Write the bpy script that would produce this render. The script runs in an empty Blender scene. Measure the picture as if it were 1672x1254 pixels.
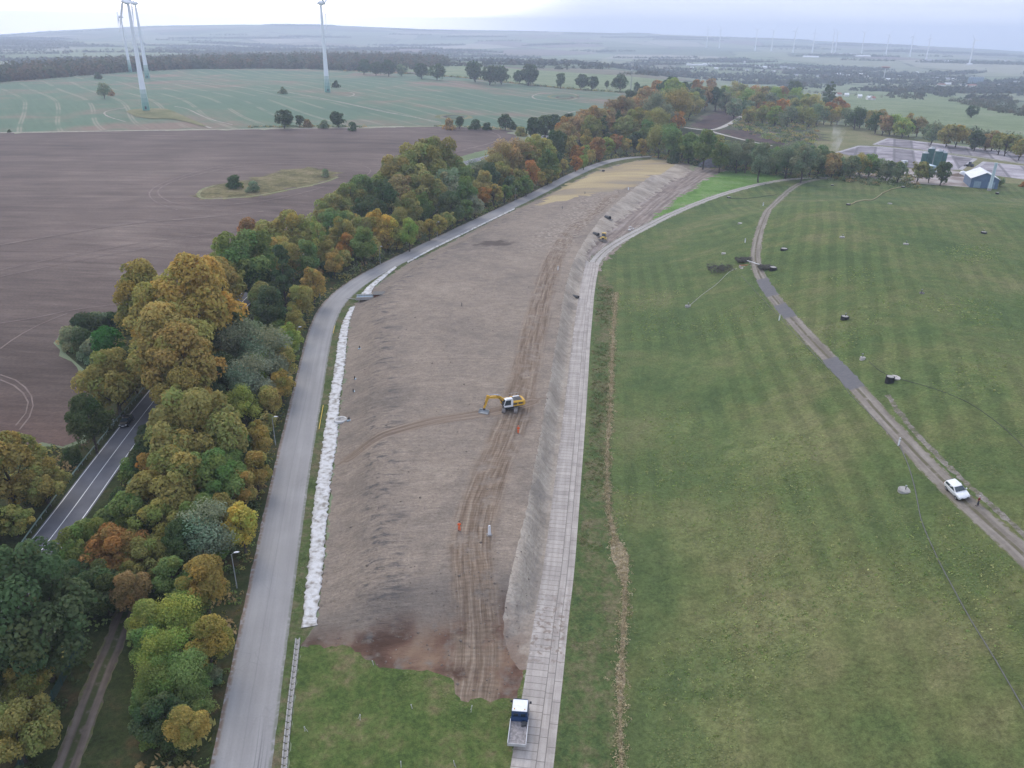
import bpy, bmesh, math, random
import numpy as np
from mathutils import Vector, Matrix
from mathutils.geometry import delaunay_2d_cdt

R = math.radians
scene = bpy.context.scene
COL = scene.collection

# ------------------------------------------------------------------ camera
CAM_Z = 78.0
FPX = 1272.0                      # focal length in photo pixels (1672 x 1254)
PITCH = math.atan((627 - 44) / FPX)
ROLL = R(0.9)
F0 = np.array([0, math.cos(PITCH), -math.sin(PITCH)])
U0 = np.array([0, math.sin(PITCH), math.cos(PITCH)])
R0 = np.array([1.0, 0, 0])
RV = math.cos(ROLL) * R0 + math.sin(ROLL) * U0
UV = -math.sin(ROLL) * R0 + math.cos(ROLL) * U0
cam_d = bpy.data.cameras.new('camera')
cam_d.sensor_width = 36.0
cam_d.lens = 36.0 * FPX / 1672.0
cam_d.clip_start = 0.5
cam_d.clip_end = 60000
cam = bpy.data.objects.new('camera', cam_d)
COL.objects.link(cam)
cam.matrix_world = Matrix(((RV[0], UV[0], -F0[0], 0), (RV[1], UV[1], -F0[1], 0), (RV[2], UV[2], -F0[2], CAM_Z), (0, 0, 0, 1)))
scene.camera = cam

# ------------------------------------------------------------------ light
SUN_AZ = R(-28)                   # from +Y towards -X
SUN_EL = R(46)
world = bpy.data.worlds.new('World')
scene.world = world
world.use_nodes = True
wn = world.node_tree
wn.nodes.clear()
wo = wn.nodes.new('ShaderNodeOutputWorld')
bg = wn.nodes.new('ShaderNodeBackground')
bg.inputs['Strength'].default_value = 0.118
sky = wn.nodes.new('ShaderNodeTexSky')
sky.sky_type = 'NISHITA'
sky.sun_disc = False
sky.sun_elevation = SUN_EL
sky.sun_rotation = SUN_AZ
sky.air_density = 1.0
sky.dust_density = 2.0
tcw = wn.nodes.new('ShaderNodeTexCoord')
mpw = wn.nodes.new('ShaderNodeMapping')
mpw.inputs['Scale'].default_value = (2.2, 2.2, 26.0)
nzw = wn.nodes.new('ShaderNodeTexNoise')
nzw.inputs['Scale'].default_value = 1.6
nzw.inputs['Detail'].default_value = 6
crw = wn.nodes.new('ShaderNodeValToRGB')
crw.color_ramp.elements[0].position = 0.30
crw.color_ramp.elements[0].color = (6.4, 7.2, 9.4, 1)
crw.color_ramp.elements[1].position = 0.72
crw.color_ramp.elements[1].color = (8.3, 9.0, 11.2, 1)
mxw = wn.nodes.new('ShaderNodeMixRGB')
mxw.inputs['Fac'].default_value = 0.86          # overcast: cloud over most of the clear sky
# thin bright cloud round the hidden sun, low on the left
SG = (math.sin(R(-24)) * math.cos(R(6)), math.cos(R(-24)) * math.cos(R(6)), math.sin(R(6)))
dtw = wn.nodes.new('ShaderNodeVectorMath')
dtw.operation = 'DOT_PRODUCT'
dtw.inputs[1].default_value = SG
mrw = wn.nodes.new('ShaderNodeMapRange')
mrw.interpolation_type = 'SMOOTHERSTEP'
mrw.inputs['From Min'].default_value = 0.86
mrw.inputs['From Max'].default_value = 1.0
glw = wn.nodes.new('ShaderNodeMixRGB')
glw.blend_type = 'ADD'
glw.inputs['Fac'].default_value = 1.0
gcw = wn.nodes.new('ShaderNodeMixRGB')
gcw.inputs['Color1'].default_value = (0, 0, 0, 1)
gcw.inputs['Color2'].default_value = (26, 22.5, 17.5, 1)
L = wn.links.new
L(tcw.outputs['Generated'], mpw.inputs['Vector'])
L(mpw.outputs[0], nzw.inputs['Vector'])
L(nzw.outputs['Fac'], crw.inputs['Fac'])
L(sky.outputs[0], mxw.inputs['Color1'])
L(crw.outputs[0], mxw.inputs['Color2'])
L(tcw.outputs['Generated'], dtw.inputs[0])
L(dtw.outputs['Value'], mrw.inputs['Value'])
L(mrw.outputs[0], gcw.inputs['Fac'])
L(mxw.outputs[0], glw.inputs['Color1'])
L(gcw.outputs[0], glw.inputs['Color2'])
L(glw.outputs[0], bg.inputs['Color'])
L(bg.outputs[0], wo.inputs['Surface'])

sun_d = bpy.data.lights.new('sun', 'SUN')
sun_d.energy = 1.2
sun_d.angle = R(28)
sun_d.color = (1.0, 0.93, 0.83)
sun = bpy.data.objects.new('sun', sun_d)
COL.objects.link(sun)
sdir = Vector((math.sin(SUN_AZ) * math.cos(SUN_EL), math.cos(SUN_AZ) * math.cos(SUN_EL), math.sin(SUN_EL)))
sun.rotation_euler = sdir.to_track_quat('Z', 'Y').to_euler()
sun.location = sdir * 300
scene.view_settings.view_transform = 'Standard'
scene.view_settings.look = 'None'
scene.view_settings.exposure = 0.14
scene.view_settings.gamma = 1.0
scene.cycles.max_bounces = 5
scene.cycles.diffuse_bounces = 3
scene.cycles.glossy_bounces = 2
scene.cycles.transmission_bounces = 2
scene.cycles.volume_bounces = 1
scene.cycles.transparent_max_bounces = 8
scene.cycles.use_denoising = True
scene.cycles.use_adaptive_sampling = True
scene.cycles.adaptive_threshold = 0.02

# ------------------------------------------------------------------ terrain
def sm(t):
    t = np.clip(t, 0, 1)
    return t * t * (3 - 2 * t)

def rays(px):
    px = np.asarray(px, float).reshape(-1, 2)
    d = F0[None, :] + ((px[:, 0] - 836) / FPX)[:, None] * RV[None, :] + ((627 - px[:, 1]) / FPX)[:, None] * UV[None, :]
    return d

def plane(px, z):
    d = rays(px)
    t = (z - CAM_Z) / d[:, 2]
    return d[:, :2] * t[:, None]

FLEECE_R = [(515, 1020), (530, 925), (537, 830), (550, 715), (563, 600), (572, 505), (600, 476), (660, 434), (725, 402), (805, 360), (905, 313), (965, 283), (1010, 268)]
FLEECE_L = [(493, 1028), (503, 930), (512, 830), (528, 720), (545, 610), (556, 520), (586, 482), (655, 429), (720, 397), (800, 356), (900, 310)]
SLOPE_L = [(848, 1094), (832, 1070), (820, 1020), (828, 965), (846, 890), (862, 820), (884, 700), (908, 560), (926, 450), (948, 400), (988, 346), (1044, 300), (1105, 267)]
CREST_R = [(800, 1080), (838, 960), (862, 820), (884, 700), (908, 560), (926, 450), (948, 400), (988, 346), (1044, 300), (1105, 267)]
TRACK_L = [(815, 1330), (832, 1254), (845, 1175), (858, 1095), (868, 1010), (882, 940), (898, 800), (912, 690), (928, 560), (944, 470), (956, 438)]
TRACK_R = [(897, 1330), (905, 1254), (915, 1150), (928, 1050), (945, 900), (957, 760), (965, 650), (970, 550), (973, 480), (977, 438)]
FOOT = TRACK_L[1:] + [(985, 402), (1040, 342), (1128, 280)]
def curve(px, z, ylo=None):
    w = plane(px, z)
    o = np.argsort(w[:, 1])
    return w[o, 1], w[o, 0]
c_fl = curve([(470, 1254)] + FLEECE_R, 0.0)
c_cr = curve(CREST_R, 4.0)
c_ft = curve(FOOT, 1.5)
c_hf = curve(TRACK_R[1:] + [(1030, 378), (1100, 338), (1165, 285)], 1.5)
SKY_PX = [(-900, 110), (0, 57), (100, 50), (250, 42), (400, 40), (560, 42), (700, 48), (836, 50), (1000, 54), (1100, 57), (1200, 61), (1400, 70), (1600, 80), (1672, 85), (2600, 130)]
_sd = rays(SKY_PX)
SKY_AZ = np.arctan2(_sd[:, 0], _sd[:, 1])
SKY_T = _sd[:, 2] / np.hypot(_sd[:, 0], _sd[:, 1])
RFAR = 9000.0
SKY_Z = np.clip(CAM_Z + SKY_T * RFAR, -130, 90)

def Hgt(x, y):
    x = np.asarray(x, float); y = np.asarray(y, float)
    D = np.hypot(x, y)
    az = np.arctan2(x, np.maximum(y, 1e-3))
    fl = np.interp(y, *c_fl); cr = np.interp(y, *c_cr); ft = np.interp(y, *c_ft); hf = np.interp(y, *c_hf)
    # rolling fields on the left, flat along the road
    left = sm((fl - 45 - x) / 120.0)
    roll = 2.2 * np.sin(x / 150.0 + 0.8) * np.sin(y / 190.0 + 0.4) + 2.0 * np.sin(x / 330.0 + y / 410.0) + 3.0
    z = left * roll
    # level rises a little across the fill to the concrete track
    z = z + 1.5 * sm((x - fl) / 30.0) * (1 - sm((y - 480) / 120.0))
    # the fill: plateau with a slope to either side
    up = sm((x - fl + 0.5) / 11.0)
    dn = sm((ft - x) / np.maximum(ft - cr, 2.0))
    ends = sm((y - 80.0) / 13.0) * (1 - sm((y - 432) / 35.0))
    z = z + up * dn * ends * (3.0 + 0.6 * np.sin(y / 60.0))
    # the mown hill
    hill = sm((x - hf - 5.0) / 80.0) * (1 - sm((y - 285.0) / 130.0))
    z = z + 17.0 * hill
    # land falls to the wide valley
    a = sm((az + 0.62) / 0.5)                     # 0 far left .. 1 middle
    b = sm((az - 0.05) / 0.25)                    # 1 right
    start = (1330 + 420 * a) * (1 - b) + 560 * b
    wid = 1500 * (1 - b) + 1900 * b
    z = z - 42.0 * sm((D - start) / wid)
    z = z + (7.0 * (np.sin(x / 310.0) * np.sin(y / 450.0 + 1)) + 5 * np.sin(x / 700.0 + y / 900.0)) * sm((D - 1500) / 1200.0)
    zr = np.interp(az, SKY_AZ, SKY_Z)
    w = sm((D - 5200) / 3600.0)
    z = z * (1 - w) + zr * w
    z = z - 500 * sm((D - 9200) / 1500.0)
    return z

def at(px, up=0.0, ymin=None):
    """photo pixels -> points on the terrain (raised by up)"""
    d = rays(px)
    n = len(d)
    upv = np.broadcast_to(np.asarray(up, float), (n,))
    ts = np.geomspace(30, 14000, 700)
    lo = np.full(n, 30.0); hi = np.full(n, np.nan)
    for t in ts:
        p = d * t
        below = (CAM_Z + p[:, 2]) < Hgt(p[:, 0], p[:, 1]) + upv
        if ymin is not None:
            below &= p[:, 1] > ymin
        new = below & np.isnan(hi)
        hi[new] = t
        lo[(~below) & np.isnan(hi)] = t
    hi = np.where(np.isnan(hi), 9200.0, hi)
    lo = np.minimum(lo, hi)
    for _ in range(22):
        m = 0.5 * (lo + hi)
        p = d * m[:, None]
        below = (CAM_Z + p[:, 2]) < Hgt(p[:, 0], p[:, 1]) + upv
        if ymin is not None:
            below &= p[:, 1] > ymin
        hi = np.where(below, m, hi); lo = np.where(below, lo, m)
    p = d * hi[:, None]
    return np.stack([p[:, 0], p[:, 1], Hgt(p[:, 0], p[:, 1])], 1)

def ppm(p):
    """photo pixels per metre at point p"""
    v = np.array([p[0], p[1], p[2] - CAM_Z])
    return FPX / float(v @ F0)

def resample(w, step):
    w = np.asarray(w, float)
    s = np.concatenate([[0], np.cumsum(np.hypot(*np.diff(w[:, :2], axis=0).T))])
    n = max(2, int(s[-1] / step) + 1)
    t = np.linspace(0, s[-1], n)
    return np.stack([np.interp(t, s, w[:, k]) for k in range(w.shape[1])], 1)

def smooth(w, n=2):
    w = np.asarray(w, float)
    for _ in range(n):                       # Chaikin
        q = 0.75 * w[:-1] + 0.25 * w[1:]
        r = 0.25 * w[:-1] + 0.75 * w[1:]
        w = np.concatenate([w[:1], np.stack([q, r], 1).reshape(-1, w.shape[1]), w[-1:]])
    return w

def ribbon_poly(c, half):
    """closed outline of a strip round centreline c (world xy), half width (scalar or per point)"""
    c = np.asarray(c)[:, :2]
    t = np.gradient(c, axis=0)
    t /= np.maximum(np.hypot(t[:, 0], t[:, 1]), 1e-9)[:, None]
    nrm = np.stack([-t[:, 1], t[:, 0]], 1)
    h = np.broadcast_to(np.asarray(half, float), (len(c),))[:, None]
    return np.concatenate([c + nrm * h, (c - nrm * h)[::-1]])

def inpoly(P, poly):
    x, y = P[:, 0], P[:, 1]
    mn = poly.min(0); mx = poly.max(0)
    idx = np.where((x >= mn[0]) & (x <= mx[0]) & (y >= mn[1]) & (y <= mx[1]))[0]
    xs, ys = x[idx], y[idx]
    c = np.zeros(len(idx), bool)
    x0, y0 = poly[:, 0], poly[:, 1]
    x1, y1 = np.roll(x0, -1), np.roll(y0, -1)
    for i in range(len(poly)):
        if y0[i] == y1[i]:
            continue
        k = (y0[i] > ys) != (y1[i] > ys)
        if not k.any():
            continue
        c[k] ^= xs[k] < (x1[i] - x0[i]) * (ys[k] - y0[i]) / (y1[i] - y0[i]) + x0[i]
    out = np.zeros(len(P), bool)
    out[idx[c]] = True
    return out

def st_of(P, c):
    """signed lateral distance and length along polyline c for points P"""
    c = np.asarray(c)[:, :2]
    n = len(P)
    best = np.full(n, 1e18); s = np.zeros(n); t = np.zeros(n); acc = 0.0
    for a, b in zip(c[:-1], c[1:]):
        ab = b - a; l = np.hypot(*ab)
        if l < 1e-6:
            continue
        e = ab / l
        q = P - a
        u = np.clip(q @ e, 0, l)
        d = q - u[:, None] * e
        d2 = (d ** 2).sum(1)
        k = d2 < best
        best[k] = d2[k]
        s[k] = (np.sqrt(d2) * np.sign(q[:, 0] * e[1] - q[:, 1] * e[0]))[k]
        t[k] = acc + u[k]
        acc += l
    return s, t

# ------------------------------------------------------------------ materials
class B:
    """small node builder"""
    def __init__(self, name, rough=0.9, spec=0.3):
        self.m = bpy.data.materials.new(name)
        self.m.use_nodes = True
        self.nt = self.m.node_tree
        self.nt.nodes.clear()
        self.out = self.n('ShaderNodeOutputMaterial')
        self.p = self.n('ShaderNodeBsdfPrincipled')
        self.p.inputs['Roughness'].default_value = rough
        self.p.inputs['Specular IOR Level'].default_value = spec
        self.l(self.p.outputs[0], self.out.inputs['Surface'])
        self._pos = None
    def n(self, t):
        return self.nt.nodes.new(t)
    def l(self, a, b):
        self.nt.links.new(a, b)
    def put(self, sock, v):
        if hasattr(v, 'is_output') or isinstance(v, bpy.types.NodeSocket):
            self.l(v, sock)
        elif isinstance(v, (tuple, list)) and len(v) == 3 and sock.type == 'RGBA':
            sock.default_value = (*v, 1)
        else:
            sock.default_value = v
    def pos(self):
        if self._pos is None:
            self._pos = self.n('ShaderNodeNewGeometry').outputs['Position']
        return self._pos
    def obj(self):
        return self.n('ShaderNodeTexCoord').outputs['Object']
    def attr(self, name):
        a = self.n('ShaderNodeAttribute')
        a.attribute_name = name
        return a.outputs['Fac']
    def attrc(self, name):
        a = self.n('ShaderNodeAttribute')
        a.attribute_name = name
        return a.outputs['Color']
    def xyz(self, x, y, z=0.0):
        c = self.n('ShaderNodeCombineXYZ')
        self.put(c.inputs[0], x); self.put(c.inputs[1], y); self.put(c.inputs[2], z)
        return c.outputs[0]
    def sep(self, v):
        s = self.n('ShaderNodeSeparateXYZ')
        self.l(v, s.inputs[0])
        return s.outputs
    def map(self, v, scale=(1, 1, 1), rot=(0, 0, 0)):
        m = self.n('ShaderNodeMapping')
        self.l(v, m.inputs['Vector'])
        m.inputs['Scale'].default_value = scale
        m.inputs['Rotation'].default_value = rot
        return m.outputs[0]
    def noise(self, lam, detail=4, v=None, rough=0.55, dist=0.0):
        t = self.n('ShaderNodeTexNoise')
        self.l(v if v is not None else self.pos(), t.inputs['Vector'])
        t.inputs['Scale'].default_value = 1.0 / lam
        t.inputs['Detail'].default_value = detail
        t.inputs['Roughness'].default_value = rough
        t.inputs['Distortion'].default_value = dist
        return t.outputs['Fac']
    def voro(self, lam, v=None, out='Distance', feature='F1', rand=1.0):
        t = self.n('ShaderNodeTexVoronoi')
        t.feature = feature
        self.l(v if v is not None else self.pos(), t.inputs['Vector'])
        t.inputs['Scale'].default_value = 1.0 / lam
        t.inputs['Randomness'].default_value = rand
        return t.outputs[out]
    def math(self, op, a, b=None, c=None):
        t = self.n('ShaderNodeMath')
        t.operation = op
        self.put(t.inputs[0], a)
        if b is not None:
            self.put(t.inputs[1], b)
        if c is not None:
            self.put(t.inputs[2], c)
        return t.outputs[0]
    def mr(self, v, a, b, c=0.0, d=1.0, smooth=True):
        t = self.n('ShaderNodeMapRange')
        if smooth:
            t.interpolation_type = 'SMOOTHSTEP'
        self.put(t.inputs['Value'], v)
        t.inputs['From Min'].default_value = a
        t.inputs['From Max'].default_value = b
        t.inputs['To Min'].default_value = c
        t.inputs['To Max'].default_value = d
        return t.outputs[0]
    def mix(self, f, a, b, mode='MIX'):
        t = self.n('ShaderNodeMixRGB')
        t.blend_type = mode
        self.put(t.inputs['Fac'], f)
        self.put(t.inputs['Color1'], a)
        self.put(t.inputs['Color2'], b)
        return t.outputs[0]
    def ramp(self, f, stops):
        t = self.n('ShaderNodeValToRGB')
        e = t.color_ramp.elements
        while len(e) < len(stops):
            e.new(0.5)
        for k, (p, c) in enumerate(stops):
            e[k].position = p
            e[k].color = (*c, 1)
        self.l(f, t.inputs['Fac'])
        return t.outputs[0]
    def color(self, c):
        self.put(self.p.inputs['Base Color'], c)
    def bump(self, h, strength=0.5, dist=0.2):
        t = self.n('ShaderNodeBump')
        t.inputs['Strength'].default_value = strength
        t.inputs['Distance'].default_value = dist
        self.l(h, t.inputs['Height'])
        self.l(t.outputs[0], self.p.inputs['Normal'])

def gain(b, c, f, lo, hi):
    """multiply colour c by a grey between lo and hi driven by f"""
    g = b.mr(f, 0.25, 0.75, lo, hi, False)
    return b.mix(1.0, c, b.xyz(g, g, g), 'MULTIPLY')

def m_grass(name, cols, stripes=0.0, tufts=0.0, lam=26.0):
    b = B(name, 0.95, 0.1)
    n1 = b.noise(lam, 5); n2 = b.noise(lam * 0.24, 5, dist=0.4); n3 = b.noise(0.55, 3); n4 = b.noise(0.16, 2)
    c = b.ramp(b.math('ADD', b.math('MULTIPLY', n1, 0.6), b.math('MULTIPLY', n2, 0.4)), [(0.36, cols[0]), (0.46, cols[1]), (0.54, cols[2]), (0.64, cols[3])])
    if stripes:
        u = b.attr('s'); t = b.attr('t')
        wob = b.math('MULTIPLY', b.noise(30, 3), 2.2)
        w = b.math('SINE', b.math('MULTIPLY', b.math('ADD', u, wob), 2 * math.pi / 4.6))
        w2 = b.noise(1.0, 3, b.xyz(b.math('MULTIPLY', u, 0.55), b.math('MULTIPLY', t, 0.02)))
        f = b.math('ADD', b.math('MULTIPLY', b.mr(w, -0.8, 0.8), 0.55), b.math('MULTIPLY', w2, 0.45))
        amp = b.mr(b.noise(45, 3), 0.35, 0.6)
        lo = b.mix(1.0, c, (0.87, 0.86, 0.86), 'MULTIPLY')
        hi = b.mix(1.0, c, (1.17, 1.14, 1.10), 'MULTIPLY')
        c = b.mix(b.math('MULTIPLY', amp, stripes), c, b.mix(b.mr(f, 0.3, 0.7), lo, hi))
    if stripes:
        pn = b.math('MULTIPLY', b.attr('patch'), b.mr(b.noise(3.2, 5, rough=0.65), 0.38, 0.62))
        c = b.mix(b.math('MULTIPLY', pn, 0.75), c, b.mix(b.noise(0.9, 3), (0.135, 0.170, 0.060), (0.225, 0.240, 0.105)))
    if stripes:                       # the lower hill is drier, browner sward
        low = b.mr(b.math('ADD', b.sep(b.pos())[1], b.math('MULTIPLY', b.noise(35, 4), 70)), 200, 110)
        c = b.mix(b.math('MULTIPLY', low, 0.35), c, b.mix(1.0, c, (1.02, 0.84, 0.86), 'MULTIPLY'))
    c = gain(b, c, n3, 0.70, 1.30)
    c = gain(b, c, n4, 0.72, 1.28)
    c = gain(b, c, b.noise(2.1, 4, rough=0.65), 0.82, 1.18)
    h = b.math('ADD', b.math('MULTIPLY', n3, 0.6), b.math('MULTIPLY', n4, 0.3))
    if tufts:
        v = b.voro(0.42)
        msk = b.mr(b.noise(15, 4), 0.48, 0.57)
        sp = b.mr(b.noise(4.0, 3), 0.36, 0.56)
        tf = b.math('MULTIPLY', b.mr(v, 0.52, 0.22), b.math('MULTIPLY', msk, sp))
        vc = b.voro(0.42, out='Color')
        tc = b.mix(b.sep(vc)[0], (0.12, 0.155, 0.055), (0.215, 0.23, 0.095))
        c = b.mix(b.math('MULTIPLY', tf, tufts * 0.6), c, tc)
        h = b.math('ADD', h, b.math('MULTIPLY', tf, 0.7))
    b.color(c)
    b.bump(h, 0.7, 0.35)
    return b.m
# ------------------------------------------------------------------ ground materials
def build_ground_materials():
    M = {}
    G = lambda *a, **k: m_grass(*a, **k)
    M['hill'] = G('mown hill grass', [(0.070, 0.106, 0.040), (0.088, 0.126, 0.045), (0.112, 0.137, 0.052), (0.148, 0.154, 0.070)], 0.72, 1.0)
    M['bright'] = G('young bright grass', [(0.085, 0.155, 0.035), (0.12, 0.22, 0.05), (0.14, 0.235, 0.07), (0.19, 0.25, 0.10)], 0.0, 0.0, 12)
    M['lawn'] = G('lawn grass', [(0.056, 0.086, 0.026), (0.078, 0.114, 0.032), (0.104, 0.128, 0.042), (0.16, 0.138, 0.070)], 0.0, 0.8, 6)
    M['verge'] = G('verge grass', [(0.06, 0.085, 0.03), (0.085, 0.115, 0.04), (0.12, 0.12, 0.06), (0.17, 0.14, 0.085)], 0, 0.2, 5)
    M['ditch'] = G('ditch grass', [(0.058, 0.090, 0.034), (0.082, 0.112, 0.040), (0.115, 0.118, 0.055), (0.17, 0.145, 0.085)], 0, 0.7, 4)
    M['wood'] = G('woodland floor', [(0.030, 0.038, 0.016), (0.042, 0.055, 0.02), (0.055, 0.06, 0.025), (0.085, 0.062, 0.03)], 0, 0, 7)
    M['pasture'] = G('pasture grass', [(0.13, 0.17, 0.085), (0.16, 0.205, 0.10), (0.185, 0.225, 0.12), (0.215, 0.235, 0.14)], 0, 0, 60)
    M['meadow'] = G('dry meadow grass', [(0.13, 0.14, 0.06), (0.17, 0.17, 0.08), (0.20, 0.19, 0.095), (0.235, 0.20, 0.12)], 0, 0, 40)
    M['scrub'] = G('rough scrub', [(0.035, 0.055, 0.035), (0.06, 0.08, 0.04), (0.11, 0.10, 0.06), (0.15, 0.11, 0.08)], 0, 0, 14)
    M['heath'] = G('heath', [(0.050, 0.040, 0.038), (0.070, 0.052, 0.048), (0.095, 0.062, 0.055), (0.10, 0.085, 0.06)], 0, 0, 16)
    M['thatch'] = G('dead grass', [(0.18, 0.15, 0.09), (0.24, 0.20, 0.125), (0.29, 0.24, 0.16), (0.34, 0.285, 0.20)], 0, 0, 1.2)
    M['worn'] = G('worn grassy gravel', [(0.10, 0.11, 0.055), (0.15, 0.14, 0.10), (0.21, 0.19, 0.165), (0.26, 0.24, 0.21)], 0, 0, 3.0)
    M['island'] = G('island grass', [(0.08, 0.068, 0.034), (0.125, 0.115, 0.048), (0.175, 0.150, 0.070), (0.23, 0.185, 0.105)], 0, 0, 9)
    M['rim'] = G('island rim grass', [(0.16, 0.17, 0.08), (0.20, 0.21, 0.10), (0.24, 0.23, 0.13), (0.27, 0.25, 0.16)], 0, 0, 6)

    # straw coloured sown slope
    b = B('straw slope', 0.95, 0.1)
    n = b.noise(30, 5, b.map(b.pos(), (0.5, 1.6, 1), (0, 0, 0.5)))
    c = b.ramp(n, [(0.36, (0.25, 0.21, 0.16)), (0.48, (0.36, 0.285, 0.165)), (0.62, (0.42, 0.34, 0.19))])
    c = gain(b, c, b.noise(0.8, 3), 0.88, 1.12)
    b.color(c); b.bump(b.noise(0.8, 4), 0.5, 0.3)
    M['straw'] = b.m

    # compacted soil of the fill
    b = B('fill soil', 0.95, 0.15)
    P = b.pos()
    x, y, z = b.sep(P)
    big = b.noise(34, 5); med = b.noise(6.5, 5, dist=0.6); fine = b.noise(0.5, 4, rough=0.7)
    c = b.ramp(b.math('ADD', b.math('MULTIPLY', big, 0.55), b.math('MULTIPLY', med, 0.45)),
               [(0.34, (0.178, 0.150, 0.124)), (0.46, (0.230, 0.190, 0.153)), (0.56, (0.262, 0.214, 0.169)), (0.68, (0.300, 0.250, 0.198))])
    # cleat rows left by the dozer, across the fill
    rows = b.noise(1.0, 4, b.map(P, (0.22, 1.25, 0.3), (0, 0, R(-14))), 0.65)
    rows2 = b.noise(1.0, 3, b.map(P, (0.9, 3.4, 0.3), (0, 0, R(-14))), 0.6)
    c = gain(b, c, rows, 0.86, 1.13)
    c = gain(b, c, rows2, 0.86, 1.14)
    c = gain(b, c, fine, 0.76, 1.24)
    c = gain(b, c, b.noise(0.2, 3, rough=0.7), 0.84, 1.16)
    c = gain(b, c, b.noise(2.4, 5, rough=0.65), 0.84, 1.16)
    # dark clods along the left shoulder
    s1 = b.attr('s'); t1 = b.attr('t'); s3 = b.attr('s3'); t3 = b.attr('t3'); wl = b.attr('wl')
    clod = b.math('MULTIPLY', b.mr(wl, 4.5, 8.0), b.mr(wl, 17.0, 10.0))
    cn = b.noise(1.0, 5, b.map(P, (0.22, 0.75, 1), (0, 0, R(-25))), 0.7)
    c = b.mix(b.math('MULTIPLY', clod, b.mr(cn, 0.50, 0.64)), c, (0.105, 0.095, 0.090))
    # freshly dug brown earth at the near end
    near = b.math('MULTIPLY', b.mr(b.math('ADD', y, b.math('ADD', b.math('MULTIPLY', med, 9.0), b.math('MULTIPLY', x, -0.13))), 94.5, 88.0), b.mr(b.noise(2.2, 4), 0.28, 0.5))
    dgrey = b.math('MULTIPLY', b.mr(b.math('ADD', y, b.math('ADD', b.math('MULTIPLY', big, 8.0), b.math('MULTIPLY', x, -0.16))), 99.5, 95.5), 0.45)
    c = b.mix(dgrey, c, (0.130, 0.115, 0.102))
    c = b.mix(near, c, b.ramp(med, [(0.38, (0.085, 0.050, 0.036)), (0.5, (0.145, 0.085, 0.060)), (0.64, (0.23, 0.155, 0.105))]))
    # wheel and track ruts
    ra = b.math('ABSOLUTE', b.math('ADD', s1, b.math('MULTIPLY', b.math('SUBTRACT', b.noise(8, 4, rough=0.6), 0.5), 2.6)))
    rm = b.math('MULTIPLY', b.mr(ra, 4.3, 2.2), b.mr(b.noise(3.0, 5), 0.28, 0.52))
    s1w = b.math('ADD', s1, b.math('MULTIPLY', b.math('SUBTRACT', b.noise(9, 3), 0.5), 0.9))
    streak = b.noise(1.0, 5, b.xyz(b.math('MULTIPLY', s1w, 1.7), b.math('MULTIPLY', t1, 0.05)), 0.68)
    cleat = b.math('SINE', b.math('MULTIPLY', t1, 2 * math.pi / 0.75))
    rc = b.ramp(streak, [(0.34, (0.120, 0.086, 0.062)), (0.46, (0.190, 0.140, 0.100)), (0.55, (0.245, 0.187, 0.138)), (0.68, (0.34, 0.28, 0.215))])
    rc = gain(b, rc, b.noise(1.2, 4), 0.8, 1.2)
    rc = gain(b, rc, b.mr(cleat, -1, 1), 0.93, 1.07)
    c = b.mix(rm, c, rc)
    ra3 = b.math('ABSOLUTE', b.math('ADD', s3, b.math('MULTIPLY', b.math('SUBTRACT', b.noise(6, 2), 0.5), 1.2)))
    st3 = b.noise(1.0, 4, b.xyz(b.math('MULTIPLY', s3, 1.5), b.math('MULTIPLY', t3, 0.05)), 0.6)
    rc3 = b.ramp(st3, [(0.36, (0.115, 0.082, 0.060)), (0.5, (0.215, 0.160, 0.118)), (0.64, (0.31, 0.25, 0.195))])
    c = b.mix(b.math('MULTIPLY', b.mr(ra3, 2.3, 1.2), 0.8), c, rc3)
    # spilled brown soil beside the far end of the ruts
    far = b.math('MULTIPLY', b.math('MULTIPLY', b.mr(t1, 195, 220), b.mr(t1, 330, 300)), b.mr(b.math('ABSOLUTE', b.math('ADD', s1, 4.0)), 13.0, 5.0))
    c = b.mix(b.math('MULTIPLY', far, b.mr(b.noise(2.6, 5), 0.44, 0.56)), c, b.ramp(b.noise(1.3, 3), [(0.35, (0.15, 0.105, 0.08)), (0.6, (0.34, 0.29, 0.235))]))
    # one wet dark patch
    dx = b.math('DIVIDE', b.math('SUBTRACT', x, WET[0]), 9.0); dy = b.math('DIVIDE', b.math('SUBTRACT', y, WET[1]), 5.5)
    rr = b.math('ADD', b.math('SQRT', b.math('ADD', b.math('MULTIPLY', dx, dx), b.math('MULTIPLY', dy, dy))), b.math('MULTIPLY', b.math('SUBTRACT', b.noise(4, 4), 0.5), 1.8))
    c = b.mix(b.math('MULTIPLY', b.mr(rr, 1.0, 0.45), 0.85), c, (0.075, 0.058, 0.050))
    b.color(c)
    h = b.math('ADD', b.math('ADD', b.math('MULTIPLY', rows, 0.8), b.math('MULTIPLY', rows2, 0.5)), b.math('ADD', b.math('MULTIPLY', fine, 0.6), b.math('MULTIPLY', b.math('MULTIPLY', rm, streak), 1.8)))
    h = b.math('ADD', h, b.math('MULTIPLY', b.math('MULTIPLY', clod, cn), 2.2))
    b.bump(h, 0.8, 0.30)
    M['soil'] = b.m

    # combed right-hand face
    b = B('combed slope soil', 0.95, 0.15)
    P = b.pos()
    v = b.map(P, (1.9, 0.9, 0.4), (0, 0, R(28)))
    comb = b.noise(1.0, 4, b.map(P, (0.16, 1.5, 0.2), (0, 0, R(38))), 0.6)
    c = b.ramp(b.noise(9, 5), [(0.36, (0.30, 0.255, 0.205)), (0.5, (0.365, 0.313, 0.254)), (0.64, (0.42, 0.365, 0.300))])
    c = gain(b, c, comb, 0.85, 1.13)
    c = gain(b, c, b.noise(0.45, 4), 0.86, 1.14)
    wl = b.attr('wl')
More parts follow.
